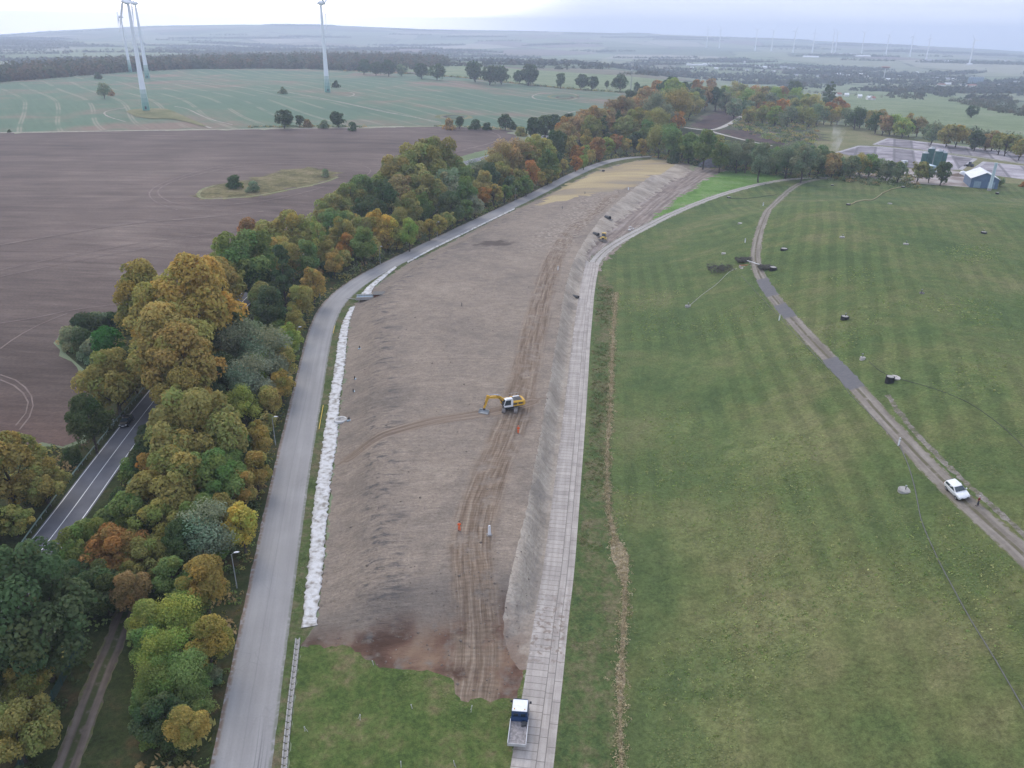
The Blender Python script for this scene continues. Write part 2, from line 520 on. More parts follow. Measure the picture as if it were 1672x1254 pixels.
    c = gain(b, c, b.noise(2.2, 5, rough=0.65), 0.80, 1.18)
    yy = b.sep(P)[1]
    br = b.math('MULTIPLY', b.mr(b.math('ADD', yy, b.math('MULTIPLY', b.noise(6, 4), 9)), 94, 85), b.mr(b.noise(2, 4), 0.3, 0.55))
    c = b.mix(br, c, b.mix(b.noise(1.5, 4), (0.15, 0.105, 0.078), (0.30, 0.235, 0.185)))
    pt = b.mr(b.noise(7, 5), 0.54, 0.64)
    c = b.mix(b.math('MULTIPLY', pt, 0.5), c, (0.21, 0.185, 0.16))
    c = b.mix(b.math('MULTIPLY', b.mr(b.math('ADD', wl, b.noise(1.2, 3)), 1.4, 0.5), 0.7), c, (0.145, 0.125, 0.11))
    b.color(c); b.bump(b.math('ADD', b.math('MULTIPLY', comb, 0.5), b.math('ADD', b.math('MULTIPLY', b.noise(0.5, 4), 0.6), b.noise(2.0, 4))), 0.9, 0.35)
    M['slope'] = b.m

    # haul road of brown earth
    b = B('earth haul path', 0.95, 0.15)
    s = b.attr('s'); t = b.attr('t')
    st = b.noise(1.0, 4, b.xyz(b.math('MULTIPLY', s, 0.7), b.math('MULTIPLY', t, 0.03)), 0.6)
    c = b.ramp(st, [(0.36, (0.17, 0.135, 0.115)), (0.48, (0.225, 0.18, 0.150)), (0.62, (0.31, 0.265, 0.235))])
    c = gain(b, c, b.noise(3.5, 5), 0.72, 1.25)
    c = gain(b, c, b.noise(0.6, 4), 0.85, 1.15)
    b.color(c); b.bump(b.noise(1.1, 5), 0.8, 0.4)
    M['earth'] = b.m

    # worn pale asphalt
    b = B('worn asphalt', 0.85, 0.3)
    s = b.attr('s'); t = b.attr('t')
    st = b.noise(1.0, 4, b.xyz(b.math('MULTIPLY', s, 1.1), b.math('MULTIPLY', t, 0.012)), 0.55)
    c = b.ramp(st, [(0.30, (0.275, 0.265, 0.258)), (0.5, (0.305, 0.295, 0.286)), (0.70, (0.332, 0.322, 0.312))])
    c = gain(b, c, b.noise(7, 5), 0.90, 1.08)
    c = gain(b, c, b.noise(1.0, 3, b.xyz(b.math('MULTIPLY', s, 0.35), b.math('MULTIPLY', t, 0.035))), 0.88, 1.10)
    ck = b.mr(b.voro(3.2, b.map(b.pos(), (1, 1, 1)), 'Distance', 'DISTANCE_TO_EDGE'), 0.022, 0.006)
    c = b.mix(b.math('MULTIPLY', b.math('MULTIPLY', ck, b.mr(b.noise(11, 4), 0.50, 0.60)), 0.14), c, (0.12, 0.118, 0.115))
    c = gain(b, c, b.noise(0.25, 3, rough=0.7), 0.93, 1.07)
    # joints, wheel paths, skid marks near the bottom of the frame
    jn = b.mr(b.math('ABSOLUTE', b.math('ADD', s, b.math('MULTIPLY', b.noise(5, 2), 0.25))), 0.10, 0.03)
    c = b.mix(b.math('MULTIPLY', jn, 0.16), c, (0.13, 0.13, 0.135))
    for (o, wdt, k) in ((1.95, 0.10, 0.75), (2.25, 0.07, 0.6), (2.75, 0.13, 0.7), (1.5, 0.08, 0.45)):
        bow = b.math('MULTIPLY', b.math('MULTIPLY', b.math('SUBTRACT', t, SKID_T), b.math('SUBTRACT', t, SKID_T)), 0.0022)
        mk = b.mr(b.math('ABSOLUTE', b.math('SUBTRACT', s, b.math('SUBTRACT', o, bow))), wdt, wdt * 0.4)
        mk = b.math('MULTIPLY', mk, b.mr(t, SKID_T + 17 - 4 * o, SKID_T + 6 - 4 * o))
        c = b.mix(b.math('MULTIPLY', mk, k), c, (0.10, 0.10, 0.105))
    # leaf litter and grit washed onto the left edge
    lit = b.math('MULTIPLY', b.mr(s, -2.75, -3.25), b.mr(b.noise(0.9, 4), 0.35, 0.55))
    c = b.mix(b.math('MULTIPLY', lit, 0.8), c, (0.19, 0.12, 0.075))
    lit2 = b.math('MULTIPLY', b.mr(s, 2.95, 3.3), b.mr(b.noise(0.8, 4), 0.3, 0.55))
    c = b.mix(b.math('MULTIPLY', lit2, 0.6), c, (0.11, 0.12, 0.075))
    b.color(c); b.bump(b.noise(0.12, 3), 0.15, 0.03)
    M['road'] = b.m

    b = B('dark asphalt', 0.8, 0.3)
    c = b.ramp(b.noise(5, 4), [(0.35, (0.105, 0.107, 0.122)), (0.65, (0.145, 0.147, 0.165))])
    c = gain(b, c, b.noise(0.25, 3), 0.92, 1.08)
    b.color(c)
    M['croad'] = b.m

    # concrete slab track: slab joints from lateral / along coordinates
    b = B('concrete slabs', 0.9, 0.25)
    s = b.attr('s'); t = b.attr('t')
    c = b.ramp(b.noise(1.0, 4, b.xyz(b.math('MULTIPLY', s, 1.4), b.math('MULTIPLY', t, 0.05))), [(0.34, (0.33, 0.295, 0.262)), (0.5, (0.395, 0.355, 0.318)), (0.66, (0.45, 0.41, 0.368))])
    def line(v, w0=0.075):
        return b.mr(b.math('ABSOLUTE', v), w0, w0 * 0.35)
    def tj(per, off=0.0):
        u = b.math('DIVIDE', b.math('ADD', t, off), per)
        fr = b.math('SUBTRACT', b.math('FRACT', u), 0.5)
        return line(b.math('MULTIPLY', b.math('SUBTRACT', b.math('ABSOLUTE', fr), 0.5), per), 0.065)
    sl = b.math('ADD', s, 0.0)
    left = b.math('LESS_THAN', sl, 0.42)
    midc = b.math('MULTIPLY', b.math('GREATER_THAN', sl, 0.42), b.math('LESS_THAN', sl, 1.40))
    rgt = b.math('GREATER_THAN', sl, 1.40)
    jt = b.math('ADD', b.math('ADD', b.math('MULTIPLY', tj(1.15), left), b.math('MULTIPLY', tj(3.4), midc)), b.math('MULTIPLY', tj(3.4, 1.3), rgt))
    jl = b.math('ADD', line(b.math('SUBTRACT', sl, 0.42)), line(b.math('SUBTRACT', sl, 1.40)))
    j = b.math('MINIMUM', b.math('ADD', jt, jl), 1.0)
    # each slab its own grey
    cell = b.xyz(b.math('ADD', b.math('MULTIPLY', midc, 3.0), b.math('MULTIPLY', rgt, 6.0)), b.math('FLOOR', b.math('ADD', b.math('DIVIDE', t, 1.15), 0.0)), 0)
    wn_ = b.n('ShaderNodeTexWhiteNoise'); b.l(cell, wn_.inputs['Vector'])
    c = gain(b, c, wn_.outputs['Value'], 0.92, 1.06)
    c = gain(b, c, b.noise(2.5, 5), 0.86, 1.12)
    c = gain(b, c, b.noise(0.3, 4), 0.92, 1.08)
    c = b.mix(b.math('MULTIPLY', j, 0.72), c, (0.13, 0.115, 0.10))
    mud = b.math('MULTIPLY', b.math('MULTIPLY', b.mr(t, 20.0, 24.0), b.mr(t, 40.0, 30.0)), b.mr(b.noise(0.8, 5), 0.52, 0.62))
    c = b.mix(b.math('MULTIPLY', mud, 0.7), c, (0.20, 0.15, 0.115))
    edge = b.math('MULTIPLY', b.mr(s, -1.7, -2.35), b.mr(b.noise(1.0, 4), 0.4, 0.6))
    c = b.mix(b.math('MULTIPLY', edge, 0.6), c, (0.22, 0.19, 0.165))
    b.color(c); b.bump(j, 0.35, -0.06)
    M['slabs'] = b.m

    # two-lane plate track over the hill and gravel track
    def twolane(name, lane, mid, hw, gap, dark=None):
        b = B(name, 0.95, 0.2)
        s = b.attr('s'); t = b.attr('t')
        a = b.math('ABSOLUTE', b.math('ADD', s, b.math('MULTIPLY', b.math('SUBTRACT', b.noise(5, 3), 0.5), 0.3)))
        c = b.ramp(b.noise(1.0, 4, b.xyz(b.math('MULTIPLY', s, 1.0), b.math('MULTIPLY', t, 0.06))), lane)
        c = gain(b, c, b.noise(1.0, 4), 0.85, 1.15)
        m = b.mr(a, gap, gap * 0.45)
        c = b.mix(b.math('MULTIPLY', m, b.mr(b.noise(1.4, 4), 0.25, 0.5)), c, b.mix(b.noise(0.8, 3), mid[0], mid[1]))
        e = b.math('MULTIPLY', b.mr(a, hw - 0.35, hw - 0.05), b.mr(b.noise(0.9, 4), 0.35, 0.6))
        c = b.mix(e, c, (0.115, 0.12, 0.05))
        if dark:
            d = b.attr('dark')
            c = b.mix(b.mr(b.math('ADD', d, b.math('MULTIPLY', b.math('SUBTRACT', b.noise(1.2, 4), 0.5), 0.9)), 0.35, 0.75), c, b.mix(b.noise(1.0, 4), (0.105, 0.105, 0.117), (0.175, 0.168, 0.165)))
        b.color(c); b.bump(b.noise(0.5, 4), 0.5, 0.15)
        return b.m
    M['gravel'] = twolane('gravel track', [(0.34, (0.165, 0.145, 0.120)), (0.5, (0.215, 0.190, 0.162)), (0.66, (0.27, 0.242, 0.212))], ((0.10, 0.095, 0.055), (0.15, 0.13, 0.09)), 1.55, 0.34, True)
    M['plates'] = twolane('plate track', [(0.34, (0.29, 0.265, 0.24)), (0.5, (0.36, 0.335, 0.305)), (0.66, (0.42, 0.395, 0.365))], ((0.16, 0.15, 0.11), (0.20, 0.18, 0.15)), 2.1, 0.3)
    M['dirt'] = twolane('dirt track', [(0.34, (0.095, 0.075, 0.06)), (0.5, (0.15, 0.12, 0.10)), (0.66, (0.20, 0.165, 0.14))], ((0.05, 0.065, 0.025), (0.075, 0.08, 0.035)), 1.5, 0.55)

    # ploughed field
    b = B('ploughed earth', 0.95, 0.15)
    P = b.pos()
    q = b.map(P, (0.06, 0.55, 1), (0, 0, R(24)))
    f1 = b.noise(1.0, 5, q, 0.65, 0.25)
    f2 = b.noise(1.0, 3, b.map(P, (0.012, 0.13, 1), (0, 0, R(27))), 0.5, 0.4)
    big = b.noise(120, 5)
    c = b.ramp(b.math('ADD', b.math('MULTIPLY', big, 0.6), b.math('MULTIPLY', f2, 0.4)), [(0.36, (0.080, 0.059, 0.050)), (0.47, (0.115, 0.086, 0.073)), (0.56, (0.142, 0.107, 0.090)), (0.66, (0.192, 0.150, 0.124))])
    c = gain(b, c, f1, 0.76, 1.24)
    c = gain(b, c, b.noise(28, 5, rough=0.6), 0.84, 1.16)
    c = gain(b, c, b.noise(0.7, 4), 0.80, 1.20)
    x, y, z = b.sep(P)
    red = b.math('MULTIPLY', b.mr(b.math('ADD', y, b.math('MULTIPLY', big, 60)), 195, 150), 0.75)
    c = b.mix(red, c, b.mix(1.0, c, (1.05, 0.80, 0.74), 'MULTIPLY'))
    b.color(c); b.bump(b.math('ADD', f1, b.math('MULTIPLY', b.noise(0.7, 4), 0.6)), 0.6, 0.3)
    M['plough'] = b.m

    # winter crop with tramlines
    b = B('winter crop', 0.95, 0.1)
    P = b.pos()
    x, y, z = b.sep(P)
    big = b.noise(170, 5); med = b.noise(30, 4)
    c = b.ramp(b.math('ADD', b.math('MULTIPLY', big, 0.75), b.math('MULTIPLY', med, 0.25)), [(0.38, (0.090, 0.150, 0.100)), (0.49, (0.105, 0.165, 0.105)), (0.55, (0.150, 0.165, 0.112)), (0.61, (0.205, 0.155, 0.118))])
    rot = b.map(P, (1, 1, 1), (0, 0, R(-33)))
    rx, ry, rz = b.sep(rot)
    wob = b.math('MULTIPLY', b.noise(520, 1), 90)
    fr = b.math('FRACT', b.math('DIVIDE', b.math('ADD', rx, wob), 27.0))
    dist = b.math('MULTIPLY', b.math('SUBTRACT', fr, 0.5), 27.0)
    two = b.math('ABSOLUTE', b.math('SUBTRACT', b.math('ABSOLUTE', dist), 1.1))
    ln = b.math('MULTIPLY', b.mr(two, 1.2, 0.4), b.mr(b.noise(60, 3), 0.34, 0.56))
    c = b.mix(b.math('MULTIPLY', ln, 0.6), c, (0.29, 0.27, 0.20))
    fine = b.noise(1.0, 3, b.map(rot, (0.35, 0.012, 1)))
    c = gain(b, c, fine, 0.9, 1.1)
    c = gain(b, c, b.noise(3, 4), 0.9, 1.1)
    b.color(c)
    M['crop'] = b.m

    # pale bare line between the fields and worn field tracks
    b = B('pale track earth', 0.95, 0.1)
    c = b.ramp(b.noise(4, 4), [(0.35, (0.26, 0.23, 0.185)), (0.65, (0.38, 0.35, 0.29))])
    b.color(c)
    M['pale'] = b.m
    b = B('field edge wheelings', 0.95, 0.1)
    c = b.ramp(b.noise(4, 4), [(0.35, (0.17, 0.13, 0.115)), (0.65, (0.24, 0.19, 0.165))])
    b.color(c)
    M['wheel'] = b.m

    # far patchwork of fields
    b = B('distant fields', 0.95, 0.1)
    P = b.pos()
    v = b.map(P, (1.0, 0.62, 0.0), (0, 0, R(20)))
    cc = b.voro(420, v, 'Color', rand=0.9)
    k = b.sep(cc)[0]
    c = b.ramp(k, [(0.10, (0.09, 0.125, 0.07)), (0.3, (0.24, 0.25, 0.16)), (0.45, (0.125, 0.165, 0.085)), (0.6, (0.32, 0.29, 0.23)), (0.75, (0.17, 0.215, 0.12)), (0.92, (0.165, 0.13, 0.11))])
    c = gain(b, c, b.noise(90, 5), 0.8, 1.2)
    c = gain(b, c, b.noise(12, 4), 0.9, 1.1)
    ed = b.voro(420, v, 'Distance', 'DISTANCE_TO_EDGE', 0.9)
    hd = b.math('MULTIPLY', b.mr(ed, 0.03, 0.012), b.mr(b.noise(300, 3), 0.42, 0.55))
    c = b.mix(hd, c, (0.05, 0.065, 0.035))
    b.color(c)
    M['far'] = b.m

    # sludge drying beds
    b = B('drying bed sludge', 0.9, 0.2)
    n = b.noise(14, 5)
    c = b.ramp(n, [(0.34, (0.17, 0.15, 0.16)), (0.5, (0.29, 0.265, 0.28)), (0.66, (0.37, 0.345, 0.36))])
    st = b.noise(1.0, 4, b.map(b.pos(), (0.02, 0.22, 1), (0, 0, R(-14))), 0.6)
    c = gain(b, c, st, 0.7, 1.2)
    ux = b.sep(b.map(b.pos(), (1, 1, 1), (0, 0, R(24))))[0]
    un = b.math('DIVIDE', ux, 12.5)
    fr_ = b.math('ABSOLUTE', b.math('SUBTRACT', b.math('FRACT', un), 0.5))
    wn2 = b.n('ShaderNodeTexWhiteNoise'); wn2.noise_dimensions = '1D'; b.l(b.math('FLOOR', un), wn2.inputs['W'])
    c = gain(b, c, wn2.outputs['Value'], 0.75, 1.3)
    c = b.mix(b.math('MULTIPLY', b.mr(fr_, 0.40, 0.46), 0.7), c, (0.13, 0.12, 0.125))
    c = gain(b, c, b.noise(1.5, 4), 0.85, 1.15)
    b.color(c)
    M['bed'] = b.m
    b = B('concrete kerb of beds', 0.9, 0.2)
    b.color(b.ramp(b.noise(6, 4), [(0.35, (0.33, 0.315, 0.325)), (0.65, (0.44, 0.42, 0.43))]))
    M['bedkerb'] = b.m
    b = B('trodden yard', 0.95, 0.2)
    b.color(b.ramp(b.noise(9, 5), [(0.36, (0.24, 0.19, 0.165)), (0.5, (0.33, 0.285, 0.26)), (0.64, (0.42, 0.385, 0.36))]))
    M['yard'] = b.m
    b = B('pale gravel path', 0.95, 0.2)
    b.color(b.ramp(b.noise(4, 5), [(0.36, (0.36, 0.33, 0.29)), (0.64, (0.52, 0.49, 0.44))]))
    M['gpath'] = b.m
    return M

# ------------------------------------------------------------------ regions (outlines read off the photo, laid on the terrain)
rng = np.random.default_rng(7)
def W(px, n=0):
    w = at(px)[:, :2]
    return smooth(w, n) if n else w

road_c = smooth(np.array([(np.array(a) + np.array(b)) / 2 for a, b in zip(
    [(318, 1340), (338, 1254), (362, 1140), (390, 1010), (415, 890), (445, 760), (475, 645), (494, 560), (507, 515), (527, 487), (570, 455), (640, 420), (720, 382), (800, 345), (860, 318), (915, 290), (958, 270), (1000, 256), (1062, 253)],
    [(436, 1340), (448, 1254), (462, 1140), (480, 1000), (496, 880), (510, 760), (525, 660), (542, 560), (556, 515), (580, 482), (614, 455), (680, 420), (760, 380), (840, 341), (900, 311), (949, 284), (985, 270), (1022, 261), (1064, 258)])]), 0)
road_w = resample(smooth(W(road_c), 2), 2.0)
croad_px = [(-200, 1240), (-20, 1010), (102, 855), (175, 754), (245, 662), (318, 572), (385, 502), (440, 452), (490, 408), (545, 365), (600, 325), (680, 285), (780, 262), (850, 240), (930, 205), (990, 180)]
croad_w = resample(smooth(W(croad_px), 2), 2.0)
_ty_ = [1330, 1254, 1175, 1095, 1010, 940, 870, 800, 745, 690, 625, 560, 515, 470, 436, 428]
track_c = [((np.interp(-y_, [-q[1] for q in TRACK_L], [q[0] for q in TRACK_L]) + np.interp(-y_, [-q[1] for q in TRACK_R], [q[0] for q in TRACK_R])) / 2, y_) for y_ in _ty_]
track_w = resample(smooth(W(track_c), 2), 1.0)
upath_w = resample(smooth(W([(966, 438), (978, 418), (1000, 400), (1040, 378), (1100, 347), (1180, 316), (1250, 298), (1310, 290), (1400, 289)]), 2), 2.0)
gravel_px = [(1360, 290), (1325, 294), (1296, 303), (1264, 330), (1245, 363), (1234, 400), (1233, 430), (1245, 460), (1270, 495), (1320, 550), (1380, 612), (1440, 680), (1500, 745), (1560, 805), (1612, 852), (1672, 906), (1760, 990), (1850, 1080)]
gravel_w = resample(smooth(W(gravel_px), 2), 1.5)
dirt_w = resample(smooth(W([(70, 1340), (108, 1254), (135, 1180), (165, 1100), (195, 1030), (215, 970), (230, 920)]), 2), 1.5)
haul_px = [(768, 1142), (781, 1060), (777, 960), (768, 880), (790, 800), (815, 740), (838, 690), (850, 640), (868, 560), (886, 480), (908, 410), (940, 370), (972, 345), (1000, 320)]
haul_w = resample(smooth(W(haul_px), 2), 1.5)
side_w = resample(smooth(W([(870, 655), (812, 672), (760, 680), (700, 688), (640, 705), (600, 725), (570, 748)]), 2), 1.5)
epath_w = resample(smooth(W([(975, 425), (992, 400), (1020, 378), (1048, 352), (1085, 322), (1120, 299), (1150, 281), (1175, 272)]), 2), 2.0)
WET = at([(806, 397)])[0]
SKID_T = float(st_of(at([(440, 1254)])[:, :2], road_w)[1][0])

fr = plane(FLEECE_R, 0.0)
soil_l = W(FLEECE_R)
crest_w = W(CREST_R)
foot_w = W(FOOT[2:])
soil_poly = np.concatenate([W([(492, 1056), (500, 1040)]), soil_l, W([(1040, 262), (1085, 261), (1128, 265)]), foot_w[::-1], W([(845, 1143), (822, 1139), (800, 1147), (780, 1140), (762, 1148), (747, 1141), (738, 1124), (741, 1108), (722, 1102), (700, 1094), (672, 1097), (645, 1090), (625, 1092), (606, 1084), (585, 1064), (560, 1052)])])
slope_poly = np.concatenate([W(SLOPE_L, 1), (foot_w + np.array([[1.6, 0.0]]))[::-1]])
ROAD_HALF = np.interp(np.arange(len(road_w)), [0, len(road_w) - 1], [3.55, 3.45])
def px_strip(px, half, n=2, step=2.0):
    return ribbon_poly(resample(smooth(W(px), n), step), half)

hill_poly = np.concatenate([resample(smooth(np.stack([c_hf[1] - 3.0, c_hf[0]], 1), 1), 4.0), np.array([(150, 470), (240, 455), (330, 445), (420, 430), (420, 20), (10, 20)])])
plough_px = [(-700, 219), (0, 217.5), (150, 214.5), (400, 211.5), (600, 209), (700, 207), (790, 208), (832, 214), (849, 227), (820, 240), (720, 268), (640, 298), (560, 328), (480, 370), (400, 420), (330, 462), (250, 500), (190, 515), (120, 532), (94, 552), (104, 580), (135, 605), (150, 650), (140, 715), (110, 728), (60, 722), (0, 745), (-300, 900), (-700, 1000)]
crop_px = [(-700, 217.5), (0, 216), (400, 210), (700, 205.5), (800, 206), (850, 212), (885, 214), (960, 192), (1010, 178), (1027, 160), (1005, 151), (960, 149), (900, 143), (840, 137), (760, 128), (690, 122), (600, 118), (500, 113), (400, 112), (300, 113), (200, 118), (100, 126), (0, 135), (-300, 160), (-700, 195)]
REG = [
    # name, label-less setting name, material key, outline (later ones win)
    ('pasture_a', 'pasture', 'pasture', W([(660, 105), (740, 103), (840, 112), (960, 120), (1060, 128), (1180, 138), (1120, 150), (1020, 152), (960, 148), (900, 142), (840, 136), (760, 127), (700, 121), (650, 115)])),
    ('pasture_b', 'pasture', 'pasture', W([(1270, 172), (1330, 163), (1420, 150), (1480, 143), (1540, 152), (1600, 168), (1680, 188), (1740, 200), (1740, 250), (1660, 232), (1560, 214), (1470, 198), (1380, 186)])),
    ('pasture_c', 'pasture', 'pasture', W([(60, 98), (90, 84), (170, 76), (300, 73), (410, 76), (380, 82), (250, 90), (130, 95)])),
    ('meadow', 'meadow', 'meadow', W([(1180, 215), (1320, 196), (1400, 208), (1500, 225), (1690, 262), (1800, 290), (1800, 420), (1560, 420), (1180, 300)])),
    ('scrubland', 'scrubland', 'scrub', W([(1090, 200), (1130, 175), (1230, 168), (1330, 190), (1335, 240), (1250, 262), (1160, 255), (1080, 240)])),
    ('heath_a', 'heathland', 'heath', W([(1128, 206), (1150, 190), (1170, 178), (1205, 182), (1208, 190), (1180, 206), (1160, 212)])),
    ('heath_b', 'heathland', 'heath', W([(1166, 214), (1182, 209), (1235, 216), (1250, 228), (1300, 232), (1290, 242), (1220, 236)])),
    ('crop', 'crop_field', 'crop', W(crop_px)),
    ('plough', 'ploughed_field', 'plough', W(plough_px)),
    ('pasture_d', 'pasture', 'pasture', W([(718, 266), (800, 243), (852, 228), (880, 236), (905, 250), (850, 268), (800, 292), (745, 330), (700, 330)])),
    ('island', 'field_island', 'island', W([(322, 318), (330, 308), (380, 298), (420, 290), (470, 276), (510, 272), (545, 282), (552, 289), (530, 298), (480, 308), (420, 320), (360, 324), (330, 325)], 1)),
    ('rim', 'field_island', 'rim', px_strip([(552, 289), (530, 298), (480, 308), (420, 320), (360, 324.5), (330, 325), (322, 318), (330, 308), (350, 303)], 0.8)),
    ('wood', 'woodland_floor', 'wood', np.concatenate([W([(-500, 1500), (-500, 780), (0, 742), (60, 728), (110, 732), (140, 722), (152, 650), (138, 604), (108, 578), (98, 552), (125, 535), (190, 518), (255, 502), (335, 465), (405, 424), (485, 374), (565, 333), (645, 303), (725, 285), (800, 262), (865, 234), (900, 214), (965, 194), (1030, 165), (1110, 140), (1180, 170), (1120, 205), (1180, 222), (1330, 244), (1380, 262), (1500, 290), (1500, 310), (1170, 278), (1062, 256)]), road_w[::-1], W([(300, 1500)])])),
    ('verge', 'verge', 'verge', np.concatenate([road_w, W([(1062, 262)]), W(FLEECE_R)[::-1], W([(492, 1056), (483, 1110), (470, 1254), (462, 1400)])])),
    ('lawn', 'lawn', 'lawn', np.concatenate([W([(470, 1254), (491, 1056), (520, 1036), (760, 1036), (868, 1050)]), W([(836, 1254), (815, 1380), (440, 1380)])])),
    ('hill', 'grass_hill', 'hill', hill_poly),
    ('ditch', 'ditch', 'ditch', np.concatenate([W(TRACK_R), W([(1004, 470), (996, 560), (990, 660), (985, 760), (992, 840), (1020, 900), (1012, 1000), (1010, 1120), (1016, 1254), (1020, 1340)])])),
    ('bright', 'young_grass', 'bright', np.concatenate([W([(1036, 366), (1046, 352), (1080, 325), (1115, 303), (1150, 283)]), W([(1178, 277), (1230, 279), (1290, 286)]), W([(1250, 299), (1180, 317), (1120, 338), (1060, 364), (1040, 370)])])),
    ('soil', 'bare_soil', 'soil', soil_poly),
    ('straw', 'straw_slope', 'straw', np.concatenate([W([(878, 335), (905, 314), (965, 284), (1008, 269), (1040, 262), (1085, 261), (1128, 265)]), W([(1098, 277), (1062, 292), (1030, 305), (985, 315), (930, 325)])])),
    ('slope', 'soil_slope', 'slope', slope_poly),
    ('epath', 'earth_path', 'earth', ribbon_poly(epath_w, np.interp(np.arange(len(epath_w)), [0, len(epath_w) * 0.3, len(epath_w)], [4.0, 6.0, 8.0]))),
    ('epath2', 'earth_path', 'earth', W([(953, 443), (979, 443), (987, 424), (1012, 404), (1030, 388), (1005, 385), (984, 392), (962, 412)])),
    ('bed_a', 'drying_bed', 'bed', W([(1451, 225.5), (1680, 251), (1760, 260), (1760, 285), (1680, 268), (1600, 256), (1520, 246), (1427, 236)])),
    ('bed_b', 'drying_bed', 'bed', W([(1404, 238), (1440, 240), (1518, 248), (1593, 259), (1568, 277), (1500, 277), (1430, 264), (1367, 249)])),
    ('bed_c', 'drying_bed', 'bed', W([(1608, 264), (1680, 272), (1760, 282), (1760, 305), (1680, 294), (1585, 281)])),
    ('kerb_a', 'bed_kerb', 'bedkerb', px_strip([(1427, 236), (1451, 225.5), (1680, 251), (1760, 260)], 1.2, 0)),
    ('kerb_b', 'bed_kerb', 'bedkerb', px_strip([(1367, 249), (1404, 238), (1440, 240), (1518, 248), (1593, 259), (1568, 277)], 1.3, 0)),
    ('kerb_c', 'bed_kerb', 'bedkerb', px_strip([(1585, 281), (1608, 264), (1680, 272), (1760, 282)], 1.3, 0)),
    ('kerb_d', 'bed_kerb', 'bedkerb', px_strip([(1427, 238), (1520, 247), (1600, 257), (1680, 269), (1760, 286)], 0.9, 0)),
    ('yard', 'yard', 'yard', W([(1400, 272), (1480, 276), (1555, 278), (1585, 284), (1615, 296), (1618, 308), (1560, 304), (1440, 296), (1390, 286)])),
    ('gpath_a', 'gravel_path', 'gpath', px_strip([(1118, 208), (1160, 214), (1185, 206), (1203, 195), (1210, 190)], 2.2)),
    ('gpath_b', 'gravel_path', 'gpath', px_strip([(1150, 211), (1170, 217), (1200, 225), (1260, 238)], 1.6)),
    ('wheel_a', 'field_track', 'pale', px_strip([(-400, 218), (0, 217), (200, 213.5), (400, 211), (595, 208.5), (660, 207)], 2.0)),
    ('dirt', 'dirt_track', 'dirt', ribbon_poly(dirt_w, 1.55)),
    ('gravel', 'gravel_track', 'gravel', ribbon_poly(gravel_w, 1.6)),
    ('worn', 'worn_strip', 'worn', px_strip([(1449, 645), (1470, 676), (1500, 713), (1540, 753), (1590, 800), (1672, 872), (1760, 955)], 0.42)),
    ('thatch', 'dead_grass', 'thatch', ribbon_poly(resample(smooth(W([(1006, 478), (1000, 560), (997, 660), (990, 760), (994, 840), (1012, 900), (1022, 950), (1018, 1030), (1012, 1130), (1014, 1254), (1016, 1340)]), 2), 0.8), 0.0)),
    ('plates', 'plate_track', 'plates', ribbon_poly(upath_w, np.interp(np.arange(len(upath_w)), [0, 10, len(upath_w)], [2.4, 2.3, 2.1]))),
    ('slabs', 'concrete_track', 'slabs', ribbon_poly(track_w, 2.42)),
    ('croad', 'country_road', 'croad', ribbon_poly(croad_w, 3.2)),
    ('road', 'road', 'road', ribbon_poly(road_w, 3.5)),
]
# ragged width for the strip of dead grass
_th = resample(smooth(W([(1006, 478), (1000, 560), (997, 660), (990, 760), (994, 840), (1010, 900), (1022, 950), (1018, 1030), (1012, 1130), (1014, 1254), (1016, 1340)]), 2), 0.8)
_tw = 0.6 * np.abs(0.35 + 0.30 * np.sin(np.arange(len(_th)) * 0.33) * np.sin(np.arange(len(_th)) * 0.11 + 1) + rng.normal(0, 0.16, len(_th))) + 0.08
_ty = _th[:, 1]
_tw += 1.1 * np.exp(-((_ty - at([(1012, 905)])[0][1]) / 4.0) ** 2)
for k, r in enumerate(REG):
    if r[0] == 'thatch':
        REG[k] = (r[0], r[1], r[2], ribbon_poly(_th, _tw))

def ragged(poly, amp, step):
    """subdivide an outline and roughen it so that no border is a ruler line"""
    q = resample(np.concatenate([poly, poly[:1]]), step)[:-1]
    D = np.hypot(q[:, 0], q[:, 1])
    n = rng.normal(0, 1, (len(q), 2))
    return q + n * (amp * np.clip(D / 150, 0.6, 4.0))[:, None]

RAG = {'soil': (0.34, 0.8), 'lawn': (0.3, 0.8), 'verge': (0.12, 0.9), 'ditch': (0.3, 0.9), 'bright': (0.5, 2.5), 'straw': (0.8, 3), 'slope': (0.10, 0.8), 'epath': (0.5, 2.0), 'epath2': (0.3, 1.0), 'gravel': (0.10, 1.2), 'plates': (0.12, 1.5), 'dirt': (0.15, 1.0), 'worn': (0.12, 0.7), 'plough': (0.5, 5), 'island': (0.9, 4), 'heath_a': (1.5, 6), 'heath_b': (1.5, 6), 'meadow': (1.5, 8), 'scrubland': (1.5, 8), 'road': (0.05, 1.3), 'slabs': (0.0, 1.5)}

